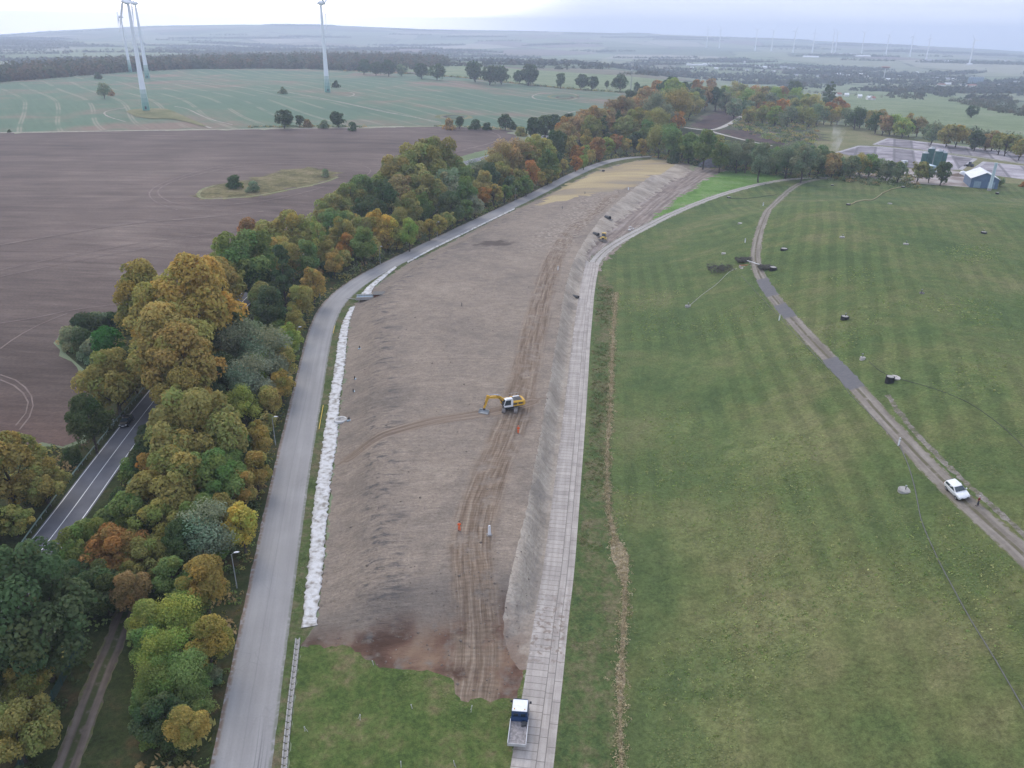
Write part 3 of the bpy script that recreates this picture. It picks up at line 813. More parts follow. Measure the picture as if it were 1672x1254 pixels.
def build_ground():
    M = build_ground_materials()
    polys = []
    for key, nm, mk, poly in REG:
        poly = np.asarray(poly)[:, :2]
        a = RAG.get(key)
        if a:
            poly = ragged(poly, *a)
        polys.append((key, nm, mk, poly))
    # points: fine near the camera, thinning with distance
    pts = []
    def hexgrid(x0, x1, y0, y1, s):
        ys = np.arange(y0, y1, s * 0.87)
        out = []
        for i, yy in enumerate(ys):
            hw = 0.75 * yy + 25
            a = max(x0, -hw); b_ = min(x1, hw)
            xs = np.arange(a, b_, s) + (0.5 * s if i % 2 else 0)
            out.append(np.stack([xs, np.full(len(xs), yy)], 1))
        return np.concatenate(out)
    pts.append(hexgrid(-400, 400, 36, 165, 1.05))
    pts.append(hexgrid(-400, 400, 165, 300, 1.7))
    Dn = 300.0
    while Dn < 9900:
        k = 125 if Dn < 1500 else 70
        ka = 170 if Dn < 1500 else 110
        azs = np.arange(-0.82, 0.82, 1.0 / ka)
        azs = azs + rng.uniform(-0.2, 0.2, len(azs)) / ka
        p = np.stack([Dn * np.sin(azs), Dn * np.cos(azs)], 1)
        pts.append(p[(p[:, 1] > 301)])
        Dn *= 1 + 1.0 / k
    pts.append(np.stack(np.meshgrid(np.arange(-300, 301, 20), np.arange(-160, 37, 20)), -1).reshape(-1, 2))
    pts.append(np.stack(np.meshgrid(np.arange(-9000, 9001, 600), np.arange(-200, 9001, 600)), -1).reshape(-1, 2))
    pts = np.concatenate(pts)
    pts = pts + rng.uniform(-0.05, 0.05, pts.shape)
    vs = [pts]; es = []; n = len(pts)
    for key, nm, mk, poly in polys:
        m = len(poly)
        vs.append(poly)
        es += [(n + i, n + (i + 1) % m) for i in range(m)]
        n += m
    V = np.concatenate(vs)
    res = delaunay_2d_cdt([Vector(v) for v in V], es, [], 0, 1e-4)
    P = np.array([(v.x, v.y) for v in res[0]])
    T = np.array([f for f in res[2] if len(f) == 3])
    c = P[T].mean(1)
    lab = np.zeros(len(T), int)
    for k, (key, nm, mk, poly) in enumerate(polys):
        lab[inpoly(c, poly)] = k + 1
    Z = Hgt(P[:, 0], P[:, 1])
    objs = {}
    groups = [('ground', 'ground', 'far', 0)] + [(p[0], p[1], p[2], k + 1) for k, p in enumerate(polys)]
    for key, nm, mk, k in groups:
        t = T[lab == k]
        if not len(t):
            print('EMPTY REGION', key)
            continue
        u, inv = np.unique(t, return_inverse=True)
        p = np.column_stack([P[u], Z[u]])
        t = inv.reshape(-1, 3)
        a = p[t]
        nz = np.cross(a[:, 1] - a[:, 0], a[:, 2] - a[:, 0])[:, 2]
        t[nz < 0] = t[nz < 0][:, ::-1]
        me = bpy.data.meshes.new(nm)
        me.from_pydata(p.tolist(), [], t.tolist())
        def attr(name, val):
            at_ = me.attributes.new(name, 'FLOAT', 'POINT')
            at_.data.foreach_set('value', np.asarray(val, np.float32))
        q = p[:, :2]
        if key == 'road':
            s, tt = st_of(q, road_w); attr('s', s); attr('t', tt)
        elif key == 'slabs':
            s, tt = st_of(q, track_w); attr('s', s); attr('t', tt)
        elif key == 'plates':
            s, tt = st_of(q, upath_w); attr('s', s); attr('t', tt)
        elif key in ('epath', 'epath2'):
            s, tt = st_of(q, epath_w); attr('s', s); attr('t', tt)
        elif key == 'dirt':
            s, tt = st_of(q, dirt_w); attr('s', s); attr('t', tt)
        elif key == 'gravel':
            s, tt = st_of(q, gravel_w); attr('s', s); attr('t', tt)
            dk = np.zeros(len(q))
            for a_, b_ in (((1243, 455), (1266, 482)), ((1272, 497), (1296, 517)), ((1352, 585), (1408, 632))):
                ta = st_of(at([a_, b_])[:, :2], gravel_w)[1]
                lo, hi = ta.min(), ta.max()
                dk = np.maximum(dk, np.clip((tt - lo + 1.5) / 3.0, 0, 1) * np.clip((hi + 1.5 - tt) / 3.0, 0, 1))
            attr('dark', dk)
        elif key == 'hill':
            s, tt = st_of(q, gravel_w); s2, t2 = st_of(q, track_w)
            w = sm((s2 - 20) / 30.0)
            pa = np.zeros(len(q))
            for (qx, qy, w_, k_) in ((1250, 730, 9.0, 1), (1270, 1010, 10.0, 1), (1150, 870, 9.0, .8), (1400, 985, 5.0, .7), (1180, 1150, 8.0, .8), (1110, 700, 7.0, .7), (1120, 600, 9.0, .5), (1330, 860, 8.0, .5), (1220, 560, 9, .4), (1560, 620, 12, .4)):
                g_ = at([(qx, qy)])[0]
                pa = np.maximum(pa, k_ * np.exp(-((q[:, 0] - g_[0]) ** 2 + (q[:, 1] - g_[1]) ** 2) / w_ ** 2))
            attr('patch', pa)
            az_ = np.where(s < 0, R(20), R(7)); attr('s', q[:, 0] * np.cos(az_) - q[:, 1] * np.sin(az_)); attr('t', q[:, 1])
        elif key in ('soil', 'slope'):
            s, tt = st_of(q, haul_w); attr('s', s); attr('t', tt)
            s, tt = st_of(q, side_w); attr('s3', s); attr('t3', tt)
            if key == 'soil':
                attr('wl', q[:, 0] - np.interp(q[:, 1], *c_fl))
            else:
                attr('wl', np.interp(q[:, 1], *c_ft) + 1.5 - q[:, 0])
        me.polygons.foreach_set('use_smooth', np.ones(len(t), bool))
        me.materials.append(M[mk])
        o = bpy.data.objects.new(nm, me)
        o['kind'] = 'structure'
        COL.objects.link(o)
        objs[key] = o
    return M, objs

import time as _time
_t0 = _time.time()
GM, GOBJ = build_ground()
print('ground', _time.time() - _t0)

# air between the camera and the far country
def build_haze():
    me = bpy.data.meshes.new('haze')
    x0, x1, y0, y1, z0, z1 = -11500, 11500, -400, 11500, -700, 172
    v = [(x, y, z) for x in (x0, x1) for y in (y0, y1) for z in (z0, z1)]
    f = [(0, 1, 3, 2), (4, 6, 7, 5), (0, 4, 5, 1), (2, 3, 7, 6), (0, 2, 6, 4), (1, 5, 7, 3)]
    me.from_pydata(v, [], f)
    m = bpy.data.materials.new('haze air')
    m.use_nodes = True
    nt = m.node_tree
    nt.nodes.clear()
    out = nt.nodes.new('ShaderNodeOutputMaterial')
    pv = nt.nodes.new('ShaderNodeVolumePrincipled')
    pv.inputs['Color'].default_value = (0.70, 0.80, 1.0, 1)
    pv.inputs['Density'].default_value = HAZE
    pv.inputs['Anisotropy'].default_value = 0.25
    nt.links.new(pv.outputs[0], out.inputs['Volume'])
    me.materials.append(m)
    o = bpy.data.objects.new('haze', me)
    o['kind'] = 'stuff'
    COL.objects.link(o)
HAZE = 1.85e-4
build_haze()
# ------------------------------------------------------------------ object helpers
def tag(o, label=None, cat=None, group=None, kind=None):
    if label: o['label'] = label
    if cat: o['category'] = cat
    if group: o['group'] = group
    if kind: o['kind'] = kind
    return o

def empty(name, loc, rz=0.0, parent=None):
    o = bpy.data.objects.new(name, None)
    o.location = loc
    o.rotation_euler = (0, 0, rz)
    o.empty_display_size = 0.3
    COL.objects.link(o)
    return o

def link(name, me, parent=None, loc=(0, 0, 0), rot=(0, 0, 0), scale=(1, 1, 1)):
    o = bpy.data.objects.new(name, me)
    COL.objects.link(o)
    o.location = loc; o.rotation_euler = rot; o.scale = scale
    if parent:
        o.parent = parent
    return o

def npmesh(name, v, f, mat, smooth=False, attrs=None, cols=None):
    me = bpy.data.meshes.new(name)
    v = np.asarray(v, np.float32); f = np.asarray(f, np.int32)
    k = f.shape[1]
    me.vertices.add(len(v)); me.vertices.foreach_set('co', v.ravel())
    me.loops.add(f.size); me.loops.foreach_set('vertex_index', f.ravel())
    me.polygons.add(len(f))
    me.polygons.foreach_set('loop_start', np.arange(0, f.size, k, dtype=np.int32))
    me.polygons.foreach_set('loop_total', np.full(len(f), k, np.int32))
    if smooth:
        me.polygons.foreach_set('use_smooth', np.ones(len(f), bool))
    me.update(calc_edges=True)
    for nm, val in (attrs or {}).items():
        a = me.attributes.new(nm, 'FLOAT', 'POINT'); a.data.foreach_set('value', np.asarray(val, np.float32))
    for nm, val in (cols or {}).items():
        a = me.attributes.new(nm, 'FLOAT_COLOR', 'POINT'); a.data.foreach_set('color', np.asarray(val, np.float32).ravel())
    me.materials.append(mat)
    return me

# ------------------------------------------------------------------ foliage
def leaf_material(name, from_attr):
    b = B(name, 0.9, 0.1)
    tone = b.attr('tone')
    if from_attr:
        c = b.attrc('lc')
    else:
        c = b.n('ShaderNodeObjectInfo').outputs['Color']
    g = b.mr(tone, 0, 1, 0.62, 1.38, False)
    hue = b.attr('hue')
    c = b.mix(b.mr(hue, 0.35, 0.9, 0, 0.75), c, b.mix(1.0, c, (0.70, 0.98, 0.85), 'MULTIPLY'))
    c = b.mix(b.mr(hue, 0.3, 0.0, 0, 0.6), c, b.mix(1.0, c, (1.30, 1.05, 0.80), 'MULTIPLY'))
    c = b.mix(1.0, c, b.xyz(g, b.math('MULTIPLY', g, b.mr(tone, 0, 1, 1.05, 0.97, False)), b.math('MULTIPLY', g, 0.95)), 'MULTIPLY')
    b.color(c)
    tr = b.n('ShaderNodeBsdfTranslucent')
    b.l(c, tr.inputs['Color'])
    ms = b.n('ShaderNodeMixShader')
    ms.inputs[0].default_value = 0.40
    b.l(b.p.outputs[0], ms.inputs[1]); b.l(tr.outputs[0], ms.inputs[2])
    b.l(ms.outputs[0], b.out.inputs['Surface'])
    return b.m
M_LEAF = leaf_material('leaves', False)
M_LEAFA = leaf_material('mixed leaves', True)
_b = B('bark', 0.95, 0.1)
_b.color(_b.ramp(_b.noise(0.4, 4), [(0.35, (0.06, 0.05, 0.04)), (0.65, (0.12, 0.10, 0.085))]))
M_BARK = _b.m

def leaf_quads(C, N, size, r, aspect=0.75):
    n = len(C)
    N = N / np.maximum(np.linalg.norm(N, axis=1), 1e-9)[:, None]
    a = r.normal(0, 1, (n, 3))
    u = np.cross(N, a); u /= np.maximum(np.linalg.norm(u, axis=1), 1e-9)[:, None]
    w = np.cross(N, u)
    s = np.broadcast_to(size, (n,))[:, None] * r.uniform(0.65, 1.25, (n, 1))
    u = u * s * 0.5; w = w * s * 0.5 * aspect
    bend = N * s * 0.12
    v = np.stack([C - u - w * 0.5, C - w * 1.0 + bend, C + u, C + w * 0.9 + bend], 1).reshape(-1, 3)
    f = np.arange(4 * n).reshape(n, 4)
    return v, f

def sphere_pts(n, r):
    p = r.normal(0, 1, (n, 3))
    return p / np.linalg.norm(p, axis=1)[:, None]

def gen_crown(kind, nleaf, leaf, seed):
    """crown of unit width standing on z=0 (bottom of the foliage); returns verts, faces, tone"""
    r = np.random.default_rng(seed)
    Hc = {'round': 1.15, 'broad': 0.95, 'tall': 1.3, 'poplar': 3.4, 'bush': 0.62, 'wispy': 1.05, 'conifer': 1.7}[kind]
    lobes = []
    nl = {'round': 34, 'broad': 52, 'tall': 58, 'poplar': 26, 'bush': 24, 'wispy': 26, 'conifer': 30}[kind]
    for i in range(nl):
        q = sphere_pts(1, r)[0] * r.uniform(0.35, 0.92) ** 0.6
        if kind == 'conifer':
            z = r.uniform(0.03, 0.97); rad = 0.46 * (1 - z) + 0.03
            an = r.uniform(0, 6.28)
            lobes.append((np.array([math.cos(an) * rad * 0.75, math.sin(an) * rad * 0.75, z * Hc]), 0.10 + 0.09 * (1 - z), 0.6))
            continue
        lr = r.uniform(0.08, 0.20)
        if kind == 'broad' or kind == 'tall':
            lr = r.uniform(0.065, 0.165)
        if kind == 'bush':
            lr = r.uniform(0.16, 0.24)
        c = np.array([q[0] * (0.5 - lr * 0.75), q[1] * (0.5 - lr * 0.75), Hc * 0.5 + q[2] * (Hc * 0.5 - lr * 0.7)])
        if kind in ('tall', 'round'):                      # egg shape, widest below the middle
            k = 1.15 - 0.45 * c[2] / Hc
            c[0] *= k; c[1] *= k
        if kind == 'broad':
            k = 0.8 + 0.35 * math.sin(math.pi * min(1, c[2] / Hc * 0.9 + 0.1))
            c[0] *= k; c[1] *= k
        if kind == 'bush':
            zz = r.random() ** 1.2; an = r.uniform(0, 6.28); rd_ = (0.30 - 0.20 * zz) * math.sqrt(r.random())
            lr = r.uniform(0.10, 0.19)
            c = np.array([math.cos(an) * rd_ * 1.2, math.sin(an) * rd_ * 1.2, 0.06 + zz * 0.42])
        lobes.append((c, lr, 1.0 if kind != 'poplar' else 1.8))
    tot = sum(l[1] ** 2 for l in lobes)
    Cs, Ns, Ts, Hs = [], [], [], []
    for (c, lr, vs) in lobes:
        n = int(nleaf * lr * lr / tot) + 1
        d = sphere_pts(n, r)
        flip = (d[:, 2] < -0.25) & (r.random(n) < 0.7)
        d[flip, 2] *= -1
        rad = lr * (1 - np.abs(r.normal(0, 0.20, n))) * r.uniform(0.85, 1.22)
        if kind == 'wispy':
            rad = lr * r.uniform(0.3, 1.5, n)
        p = c + d * rad[:, None] * np.array([1, 1, vs])
        tone = 0.5 + r.normal(0, 0.13) + r.normal(0, 0.16, n)
        nrm = d + r.normal(0, 0.55, (n, 3)) + np.array([0, 0, 0.35])
        Cs.append(p); Ns.append(nrm); Ts.append(tone); Hs.append(np.clip(r.normal(0.45, 0.28) + r.normal(0, 0.15, n), 0, 1))
    C = np.concatenate(Cs); N = np.concatenate(Ns); T = np.concatenate(Ts); HU = np.concatenate(Hs)
    keep = np.ones(len(C), bool)                           # drop what lies deep inside other lobes
    for (c, lr, vs) in lobes:
        dd = np.linalg.norm((C - c) / np.array([1, 1, vs]), axis=1)
        keep &= ~((dd < lr * 0.55) & (r.random(len(C)) < 0.8))
    keep &= C[:, 2] > 0.0
    C, N, T, HU = C[keep], N[keep], T[keep], HU[keep]
    v, f = leaf_quads(C, N, leaf, r)
    return v, f, np.repeat(np.clip(T, 0, 1), 4), Hc, np.repeat(HU, 4)

def tube_np(pts, rad, k=7):
    pts = np.asarray(pts, float); rad = np.broadcast_to(np.asarray(rad, float), (len(pts),))
    t = np.gradient(pts, axis=0); t /= np.maximum(np.linalg.norm(t, axis=1), 1e-9)[:, None]
    V = []
    for p, tt, rr in zip(pts, t, rad):
        a = np.array([1.0, 0, 0]) if abs(tt[0]) < 0.9 else np.array([0, 1.0, 0])
        u = np.cross(tt, a); u /= np.linalg.norm(u); w = np.cross(tt, u)
        an = np.arange(k) * 2 * math.pi / k
        V.append(p + rr * (np.cos(an)[:, None] * u + np.sin(an)[:, None] * w))
    V = np.concatenate(V)
    F = []
    for i in range(len(pts) - 1):
        for j in range(k):
            F.append((i * k + j, i * k + (j + 1) % k, (i + 1) * k + (j + 1) % k, (i + 1) * k + j))
    return V, np.array(F)

def gen_trunk(Hc, trunk_h, seed):
    r = np.random.default_rng(seed)
    V, F = [], []
    n = 0
    top = trunk_h + Hc * 0.75
    main = np.array([(0, 0, -0.06), (r.normal(0, .01), r.normal(0, .01), trunk_h * 0.6), (r.normal(0, .02), r.normal(0, .02), trunk_h + Hc * 0.3), (r.normal(0, .04), r.normal(0, .04), top)])
    v, f = tube_np(main, [0.034, 0.027, 0.019, 0.005])
    V.append(v); F.append(f); n += len(v)
    for i in range(5):
        an = i * 1.3 + r.uniform(0, 0.8); z0 = trunk_h + Hc * r.uniform(0.0, 0.35)
        L_ = r.uniform(0.22, 0.36)
        br = np.array([(0, 0, z0), (math.cos(an) * L_ * 0.5, math.sin(an) * L_ * 0.5, z0 + 0.14 * Hc), (math.cos(an) * L_, math.sin(an) * L_, z0 + Hc * 0.32)])
        v, f = tube_np(br, [0.016, 0.010, 0.003], 5)
        V.append(v); F.append(f + n); n += len(v)
    return np.concatenate(V), np.concatenate(F)

TRUNK_H = {'round': 0.22, 'broad': 0.08, 'tall': 0.08, 'poplar': 0.2, 'bush': 0.0, 'wispy': 0.1, 'conifer': 0.04}
LOD = {0: (12500, 0.042), 1: (6500, 0.056), 2: (1900, 0.098), 3: (500, 0.17)}
PROTO = {}
def proto(kind, lod, var):
    key = (kind, lod, var)
    if key not in PROTO:
        n, l = LOD[lod]
        if kind == 'poplar':
            n = int(n * 1.4); l *= 0.9
        if kind == 'wispy':
            l *= 0.8; n = int(n * 1.2)
        if kind == 'bush':
            n = int(n * 0.7); l *= 1.1
        v, f, t, Hc, hu = gen_crown(kind, n, l, hash((kind, var)) % 9973 if False else sum(map(ord, kind)) * 7 + var * 131 + lod)
        th = TRUNK_H[kind] * (1 if lod < 2 else 0.3)
        v[:, 2] += th
        cm = npmesh(kind + '_crown', v, f, M_LEAF, attrs={'tone': t, 'hue': hu})
        tv, tf = gen_trunk(Hc, th, var * 17 + 3)
        tm = npmesh(kind + '_trunk', tv, tf, M_BARK, smooth=True)
        PROTO[key] = (cm, tm, Hc, th)
    return PROTO[key]

CLR = {
    'GO': ((0.450, 0.345, 0.110), 'golden brown'), 'OL': ((0.371, 0.336, 0.119), 'olive'), 'DG': ((0.110, 0.150, 0.069), 'dark green'),
    'MG': ((0.217, 0.287, 0.098), 'mid green'), 'YG': ((0.345, 0.400, 0.110), 'yellow green'), 'OR': ((0.506, 0.259, 0.083), 'orange'),
    'RD': ((0.45, 0.25, 0.105), 'russet red'), 'YL': ((0.588, 0.462, 0.119), 'pale yellow'), 'BR': ((0.420, 0.301, 0.147), 'rusty brown'),
    'SL': ((0.330, 0.374, 0.264), 'silvery grey green'), 'BG': ((0.090, 0.240, 0.054), 'bright green'), 'GG': ((0.273, 0.308, 0.182), 'grey green')}
KINDW = {'round': 'round crowned tree', 'broad': 'broad crowned tree', 'tall': 'tall spreading tree', 'poplar': 'slim upright poplar', 'bush': 'bush', 'wispy': 'feathery tree', 'conifer': 'pointed conifer'}
KINDN = {'round': 'round_tree', 'broad': 'broad_tree', 'tall': 'tall_tree', 'poplar': 'poplar_tree', 'bush': 'bush', 'wispy': 'feathery_tree', 'conifer': 'conifer_tree'}
TREES = []       # cx, cy, w, kind, colour, area
def T(area, kind, *rows):
    for rw in rows:
        TREES.append((*rw[:3], rw[4] if len(rw) > 4 else kind, rw[3], area))

T('left of the dark country road', 'broad', (55, 1005, 190, 'DG', 'tall'), (28, 1195, 120, 'OL'), (-60, 1120, 130, 'DG'), (40, 1105, 80, 'OL'), (8, 770, 125, 'GO'), (70, 790, 80, 'OL'), (-50, 855, 90, 'DG'), (20, 850, 60, 'OL'),
  (186, 625, 105, 'OL'), (146, 690, 72, 'DG', 'round'), (170, 694, 30, 'GG', 'bush'), (180, 567, 56, 'BG', 'round'), (216, 600, 60, 'DG', 'round'), (120, 550, 58, 'GG', 'bush'), (142, 535, 70, 'DG', 'bush'), (158, 568, 66, 'GG', 'bush'), (164, 528, 60, 'GG', 'bush'), (188, 526, 56, 'DG', 'bush'), (138, 560, 56, 'DG', 'bush'), (60, 800, 44, 'DG', 'bush'), (115, 745, 40, 'DG', 'bush'),
  (238, 490, 108, 'GO', 'tall'), (352, 465, 96, 'GO', 'broad'), (325, 515, 150, 'GO', 'tall'), (278, 580, 150, 'GO', 'tall'))
T('in the near belt between both roads', 'broad', (190, 905, 96, 'RD'), (238, 920, 82, 'OL'), (258, 865, 88, 'OL'), (336, 868, 96, 'SL', 'wispy'), (142, 892, 90, 'MG'), (112, 950, 84, 'DG'), (170, 965, 90, 'DG'), (215, 965, 70, 'BR', 'round'),
  (244, 1015, 74, 'YG', 'round'), (290, 1010, 84, 'YG', 'wispy'), (332, 955, 86, 'GO', 'round'), (312, 985, 62, 'MG', 'wispy'), (340, 1050, 80, 'GO', 'round'), (268, 1068, 84, 'YG', 'wispy'), (305, 1100, 84, 'MG', 'wispy'), (258, 1122, 76, 'MG', 'wispy'), (345, 1100, 44, 'GG', 'bush'), (262, 1175, 84, 'DG', 'broad'), (303, 1186, 72, 'GO', 'round'), (290, 1215, 60, 'DG', 'bush'), (230, 1140, 50, 'MG', 'bush'),
  (320, 715, 150, 'OL'), (285, 795, 128, 'OL'), (345, 785, 108, 'MG'), (398, 665, 58, 'YG', 'wispy'), (243, 745, 66, 'DG', 'round'), (375, 722, 70, 'MG', 'round'), (325, 850, 70, 'MG', 'round'), (222, 800, 50, 'GG', 'bush'), (214, 842, 64, 'MG', 'round'), (250, 765, 60, 'OR', 'round'), (365, 835, 54, 'OL', 'round'), (214, 768, 52, 'MG', 'bush'), (196, 812, 48, 'DG', 'bush'), (176, 842, 52, 'MG', 'bush'), (132, 872, 40, 'DG', 'bush'), (240, 712, 46, 'DG', 'bush'), (300, 890, 70, 'DG', 'round'), (280, 945, 66, 'MG', 'round'), (240, 870, 60, 'DG', 'round'), (370, 765, 60, 'MG', 'round'), (395, 730, 50, 'DG', 'round'), (355, 900, 50, 'MG', 'bush'), (235, 1050, 60, 'MG', 'round'), (320, 1145, 60, 'MG', 'wispy'), (248, 1200, 60, 'MG', 'bush'))
T('in the belt behind the golden giants', 'broad', (300, 655, 96, 'GO', 'round'), (378, 560, 74, 'DG', 'round'), (402, 565, 90, 'GG', 'wispy'), (436, 582, 82, 'SL', 'wispy'), (408, 622, 78, 'SL', 'wispy'), (365, 610, 70, 'DG'), (380, 515, 60, 'MG', 'bush'), (440, 500, 60, 'DG', 'round'), (340, 640, 60, 'DG', 'round'), (430, 530, 50, 'MG', 'bush'),
  (402, 432, 108, 'MG'), (462, 455, 66, 'DG', 'conifer'), (366, 425, 56, 'YG', 'round'), (412, 398, 44, 'OR'), (436, 392, 44, 'GO', 'round'), (452, 420, 60, 'GO'), (476, 420, 50, 'GO', 'round'), (478, 385, 74, 'OL'), (502, 392, 60, 'OL'), (519, 390, 26, 'YG', 'poplar'), (533, 412, 40, 'OL', 'round'), (456, 478, 40, 'OL', 'bush'), (425, 462, 64, 'DG', 'broad'), (405, 378, 50, 'RD', 'bush'), (300, 610, 130, 'GO', 'tall'), (262, 530, 120, 'GO', 'tall'), (350, 560, 90, 'OL', 'broad'), (420, 650, 50, 'MG', 'bush'), (425, 600, 50, 'YG', 'round'), (455, 540, 50, 'MG', 'bush'), (430, 490, 54, 'OL', 'round'), (500, 420, 50, 'MG', 'round'), (530, 440, 40, 'DG', 'bush'), (575, 410, 40, 'DG', 'bush'), (440, 395, 60, 'OL', 'broad'), (560, 385, 50, 'OL', 'round'),
  (546, 400, 32, 'RD', 'round'), (566, 402, 36, 'OR', 'round'), (511, 442, 40, 'BR', 'bush'), (594, 398, 48, 'MG', 'round'), (545, 370, 60, 'MG'), (575, 372, 54, 'OL'), (548, 345, 56, 'OL'), (590, 350, 44, 'DG', 'round'))
T('in the long belt by the ploughed field', 'broad', (713, 272, 90, 'OL'), (684, 280, 88, 'OL'), (651, 290, 80, 'OL'), (747, 292, 58, 'MG'), (727, 312, 68, 'GG'), (694, 315, 72, 'OL'), (656, 318, 66, 'BR'), (625, 330, 58, 'DG', 'round'), (596, 312, 58, 'MG'), (572, 325, 50, 'OL'), (632, 302, 56, 'YG'), (602, 349, 26, 'RD', 'round'), (620, 352, 44, 'DG', 'round'), (640, 345, 40, 'OL', 'round'), (670, 340, 44, 'OL', 'round'), (690, 338, 40, 'MG', 'round'), (530, 352, 50, 'OL'),
  (878, 253, 60, 'OL'), (850, 256, 56, 'BR', 'wispy'), (824, 264, 54, 'BR', 'wispy'), (806, 275, 46, 'OL', 'wispy'), (782, 284, 42, 'GG', 'wispy'), (800, 290, 38, 'DG', 'round'), (836, 290, 28, 'RD', 'round'), (760, 318, 44, 'MG', 'round'), (735, 335, 44, 'DG', 'round'), (790, 302, 40, 'OL', 'round'), (815, 285, 44, 'OL', 'broad'), (862, 268, 46, 'OL', 'broad'), (890, 255, 40, 'OL', 'broad'), (655, 365, 40, 'OL', 'round'), (610, 372, 40, 'DG', 'round'), (590, 375, 44, 'OL', 'round'), (905, 262, 34, 'DG', 'round'), (930, 238, 34, 'OL', 'round'), (965, 215, 44, 'OL', 'broad'), (990, 198, 44, 'BR', 'broad'), (1020, 212, 44, 'OL', 'broad'), (1060, 222, 44, 'MG', 'broad'), (1070, 200, 44, 'OL', 'wispy'), (1040, 180, 44, 'BR', 'broad'), (850, 293, 34, 'OL', 'round'), (866, 283, 36, 'OR', 'round'), (834, 305, 30, 'DG', 'round'), (895, 268, 40, 'MG', 'round'),
  (908, 238, 40, 'DG', 'round'), (925, 222, 42, 'BR'), (943, 252, 28, 'OR', 'round'), (955, 251, 24, 'YG', 'round'), (958, 228, 22, 'YL', 'round'), (976, 241, 34, 'RD', 'round'), (969, 201, 56, 'BR'), (948, 210, 44, 'BR'), (928, 212, 38, 'OR'), (985, 217, 26, 'DG', 'conifer'), (1009, 209, 26, 'DG', 'conifer'), (1014, 186, 54, 'BR'), (1057, 168, 48, 'BR'), (1031, 162, 30, 'DG', 'round'), (1044, 203, 54, 'OL'), (993, 237, 26, 'YG', 'round'), (1006, 234, 28, 'RD', 'round'), (1024, 238, 22, 'GO', 'round'), (1050, 240, 24, 'GO', 'round'), (1036, 230, 26, 'DG', 'round'), (1078, 182, 56, 'GG', 'wispy'), (1104, 174, 56, 'OL', 'wispy'), (1098, 155, 44, 'YG'), (1127, 172, 40, 'OL'), (1106, 199, 30, 'OR', 'round'), (1089, 202, 22, 'YL', 'round'), (1136, 160, 34, 'GG', 'round'), (1152, 160, 30, 'BR', 'round'), (1139, 143, 24, 'OR', 'round'), (1160, 143, 24, 'BR', 'round'), (1074, 143, 24, 'OR', 'round'), (1096, 146, 44, 'DG'), (1170, 158, 34, 'DG', 'round'), (1050, 152, 30, 'DG', 'bush'), (1120, 146, 26, 'DG', 'round'))
_r = random.Random(5)
row = []
for i, x in enumerate(range(1076, 1352, 13)):           # screen of trees behind the heap and the hill
    row.append((x + _r.uniform(-4, 4), np.interp(x, [1080, 1160, 1200, 1250, 1300, 1350], [229, 244, 253, 259, 260, 263]) + _r.uniform(-4, 5), _r.uniform(34, 44), _r.choice(['GG', 'MG', 'GG', 'MG', 'GG', 'OL']), _r.choice(['broad', 'round', 'wispy'])))
T('in the screen behind the grey heap', 'broad', *row)
T('in the screen behind the grey heap', 'round', (1262, 258, 28, 'OL'), (1238, 262, 24, 'DG', 'bush'), (1277, 272, 14, 'OR', 'bush'), (1205, 262, 26, 'DG', 'bush'), (1100, 258, 26, 'DG', 'bush'))
row = []
for i, x in enumerate(range(1362, 1478, 15)):
    row.append((x + _r.uniform(-3, 3), 268 + (x - 1362) * 0.08 + _r.uniform(-3, 3), _r.uniform(26, 34), _r.choice(['OL', 'BR', 'OL', 'GG', 'MG']), _r.choice(['broad', 'wispy', 'round'])))
T('by the yard behind the hill', 'broad', *row, (1502, 278, 32, 'OL', 'round'), (1519, 283, 24, 'GG', 'round'), (1539, 289, 32, 'DG', 'round'), (1634, 297, 16, 'GG', 'wispy'), (1669, 307, 12, 'OR', 'bush'))
row = []
for i, x in enumerate(range(1286, 1700, 12)):
    y = np.interp(x, [1286, 1340, 1400, 1450, 1500, 1560, 1620, 1700], [182, 188, 196, 204, 212, 222, 232, 246])
    row.append((x + _r.uniform(-4, 4), y + _r.uniform(-5, 3), _r.uniform(22, 32), _r.choice(['OL', 'GG', 'DG', 'YG', 'OL', 'GG', 'BR', 'OL', 'GO']), _r.choice(['broad', 'round', 'wispy'])))
T('in the line behind the sludge beds', 'broad', *row, (1366, 178, 36, 'OR', 'broad'), (1486, 192, 14, 'GO', 'round'), (1440, 190, 22, 'GO', 'round'))
row = []
for (x0, x1, y, n) in ((1175, 1300, 152, 8), (1180, 1330, 165, 9), (1195, 1340, 178, 8), (1215, 1330, 190, 6)):
    for k in range(n):
        x = x0 + (x1 - x0) * (k + 0.5) / n + _r.uniform(-5, 5)
        row.append((x, y + _r.uniform(-4, 4), _r.uniform(22, 32), _r.choice(['OL', 'YG', 'GG', 'BR', 'OR', 'OL', 'DG', 'GG', 'GO']), _r.choice(['broad', 'round', 'wispy'])))
T('in the wood beyond the forked path', 'broad', *row, (1356, 158, 26, 'DG', 'conifer'), (1349, 160, 20, 'DG', 'conifer'))
T('along the far edge of the crop field', 'broad', (775, 117, 32, 'DG'), (800, 123, 30, 'DG'), (818, 122, 30, 'DG'), (848, 126, 20, 'DG'), (863, 123, 32, 'DG'), (915, 131, 20, 'DG', 'round'), (949, 134, 22, 'DG'), (967, 135, 22, 'DG'), (991, 138, 10, 'DG', 'round'), (1001, 138, 9, 'DG', 'round'), (1013, 136, 25, 'DG'), (1040, 144, 14, 'DG', 'round'), (634, 112, 24, 'DG'), (614, 112, 22, 'DG'), (655, 115, 18, 'GG'), (688, 116, 24, 'DG'), (714, 117, 26, 'DG'), (594, 110, 22, 'DG'))
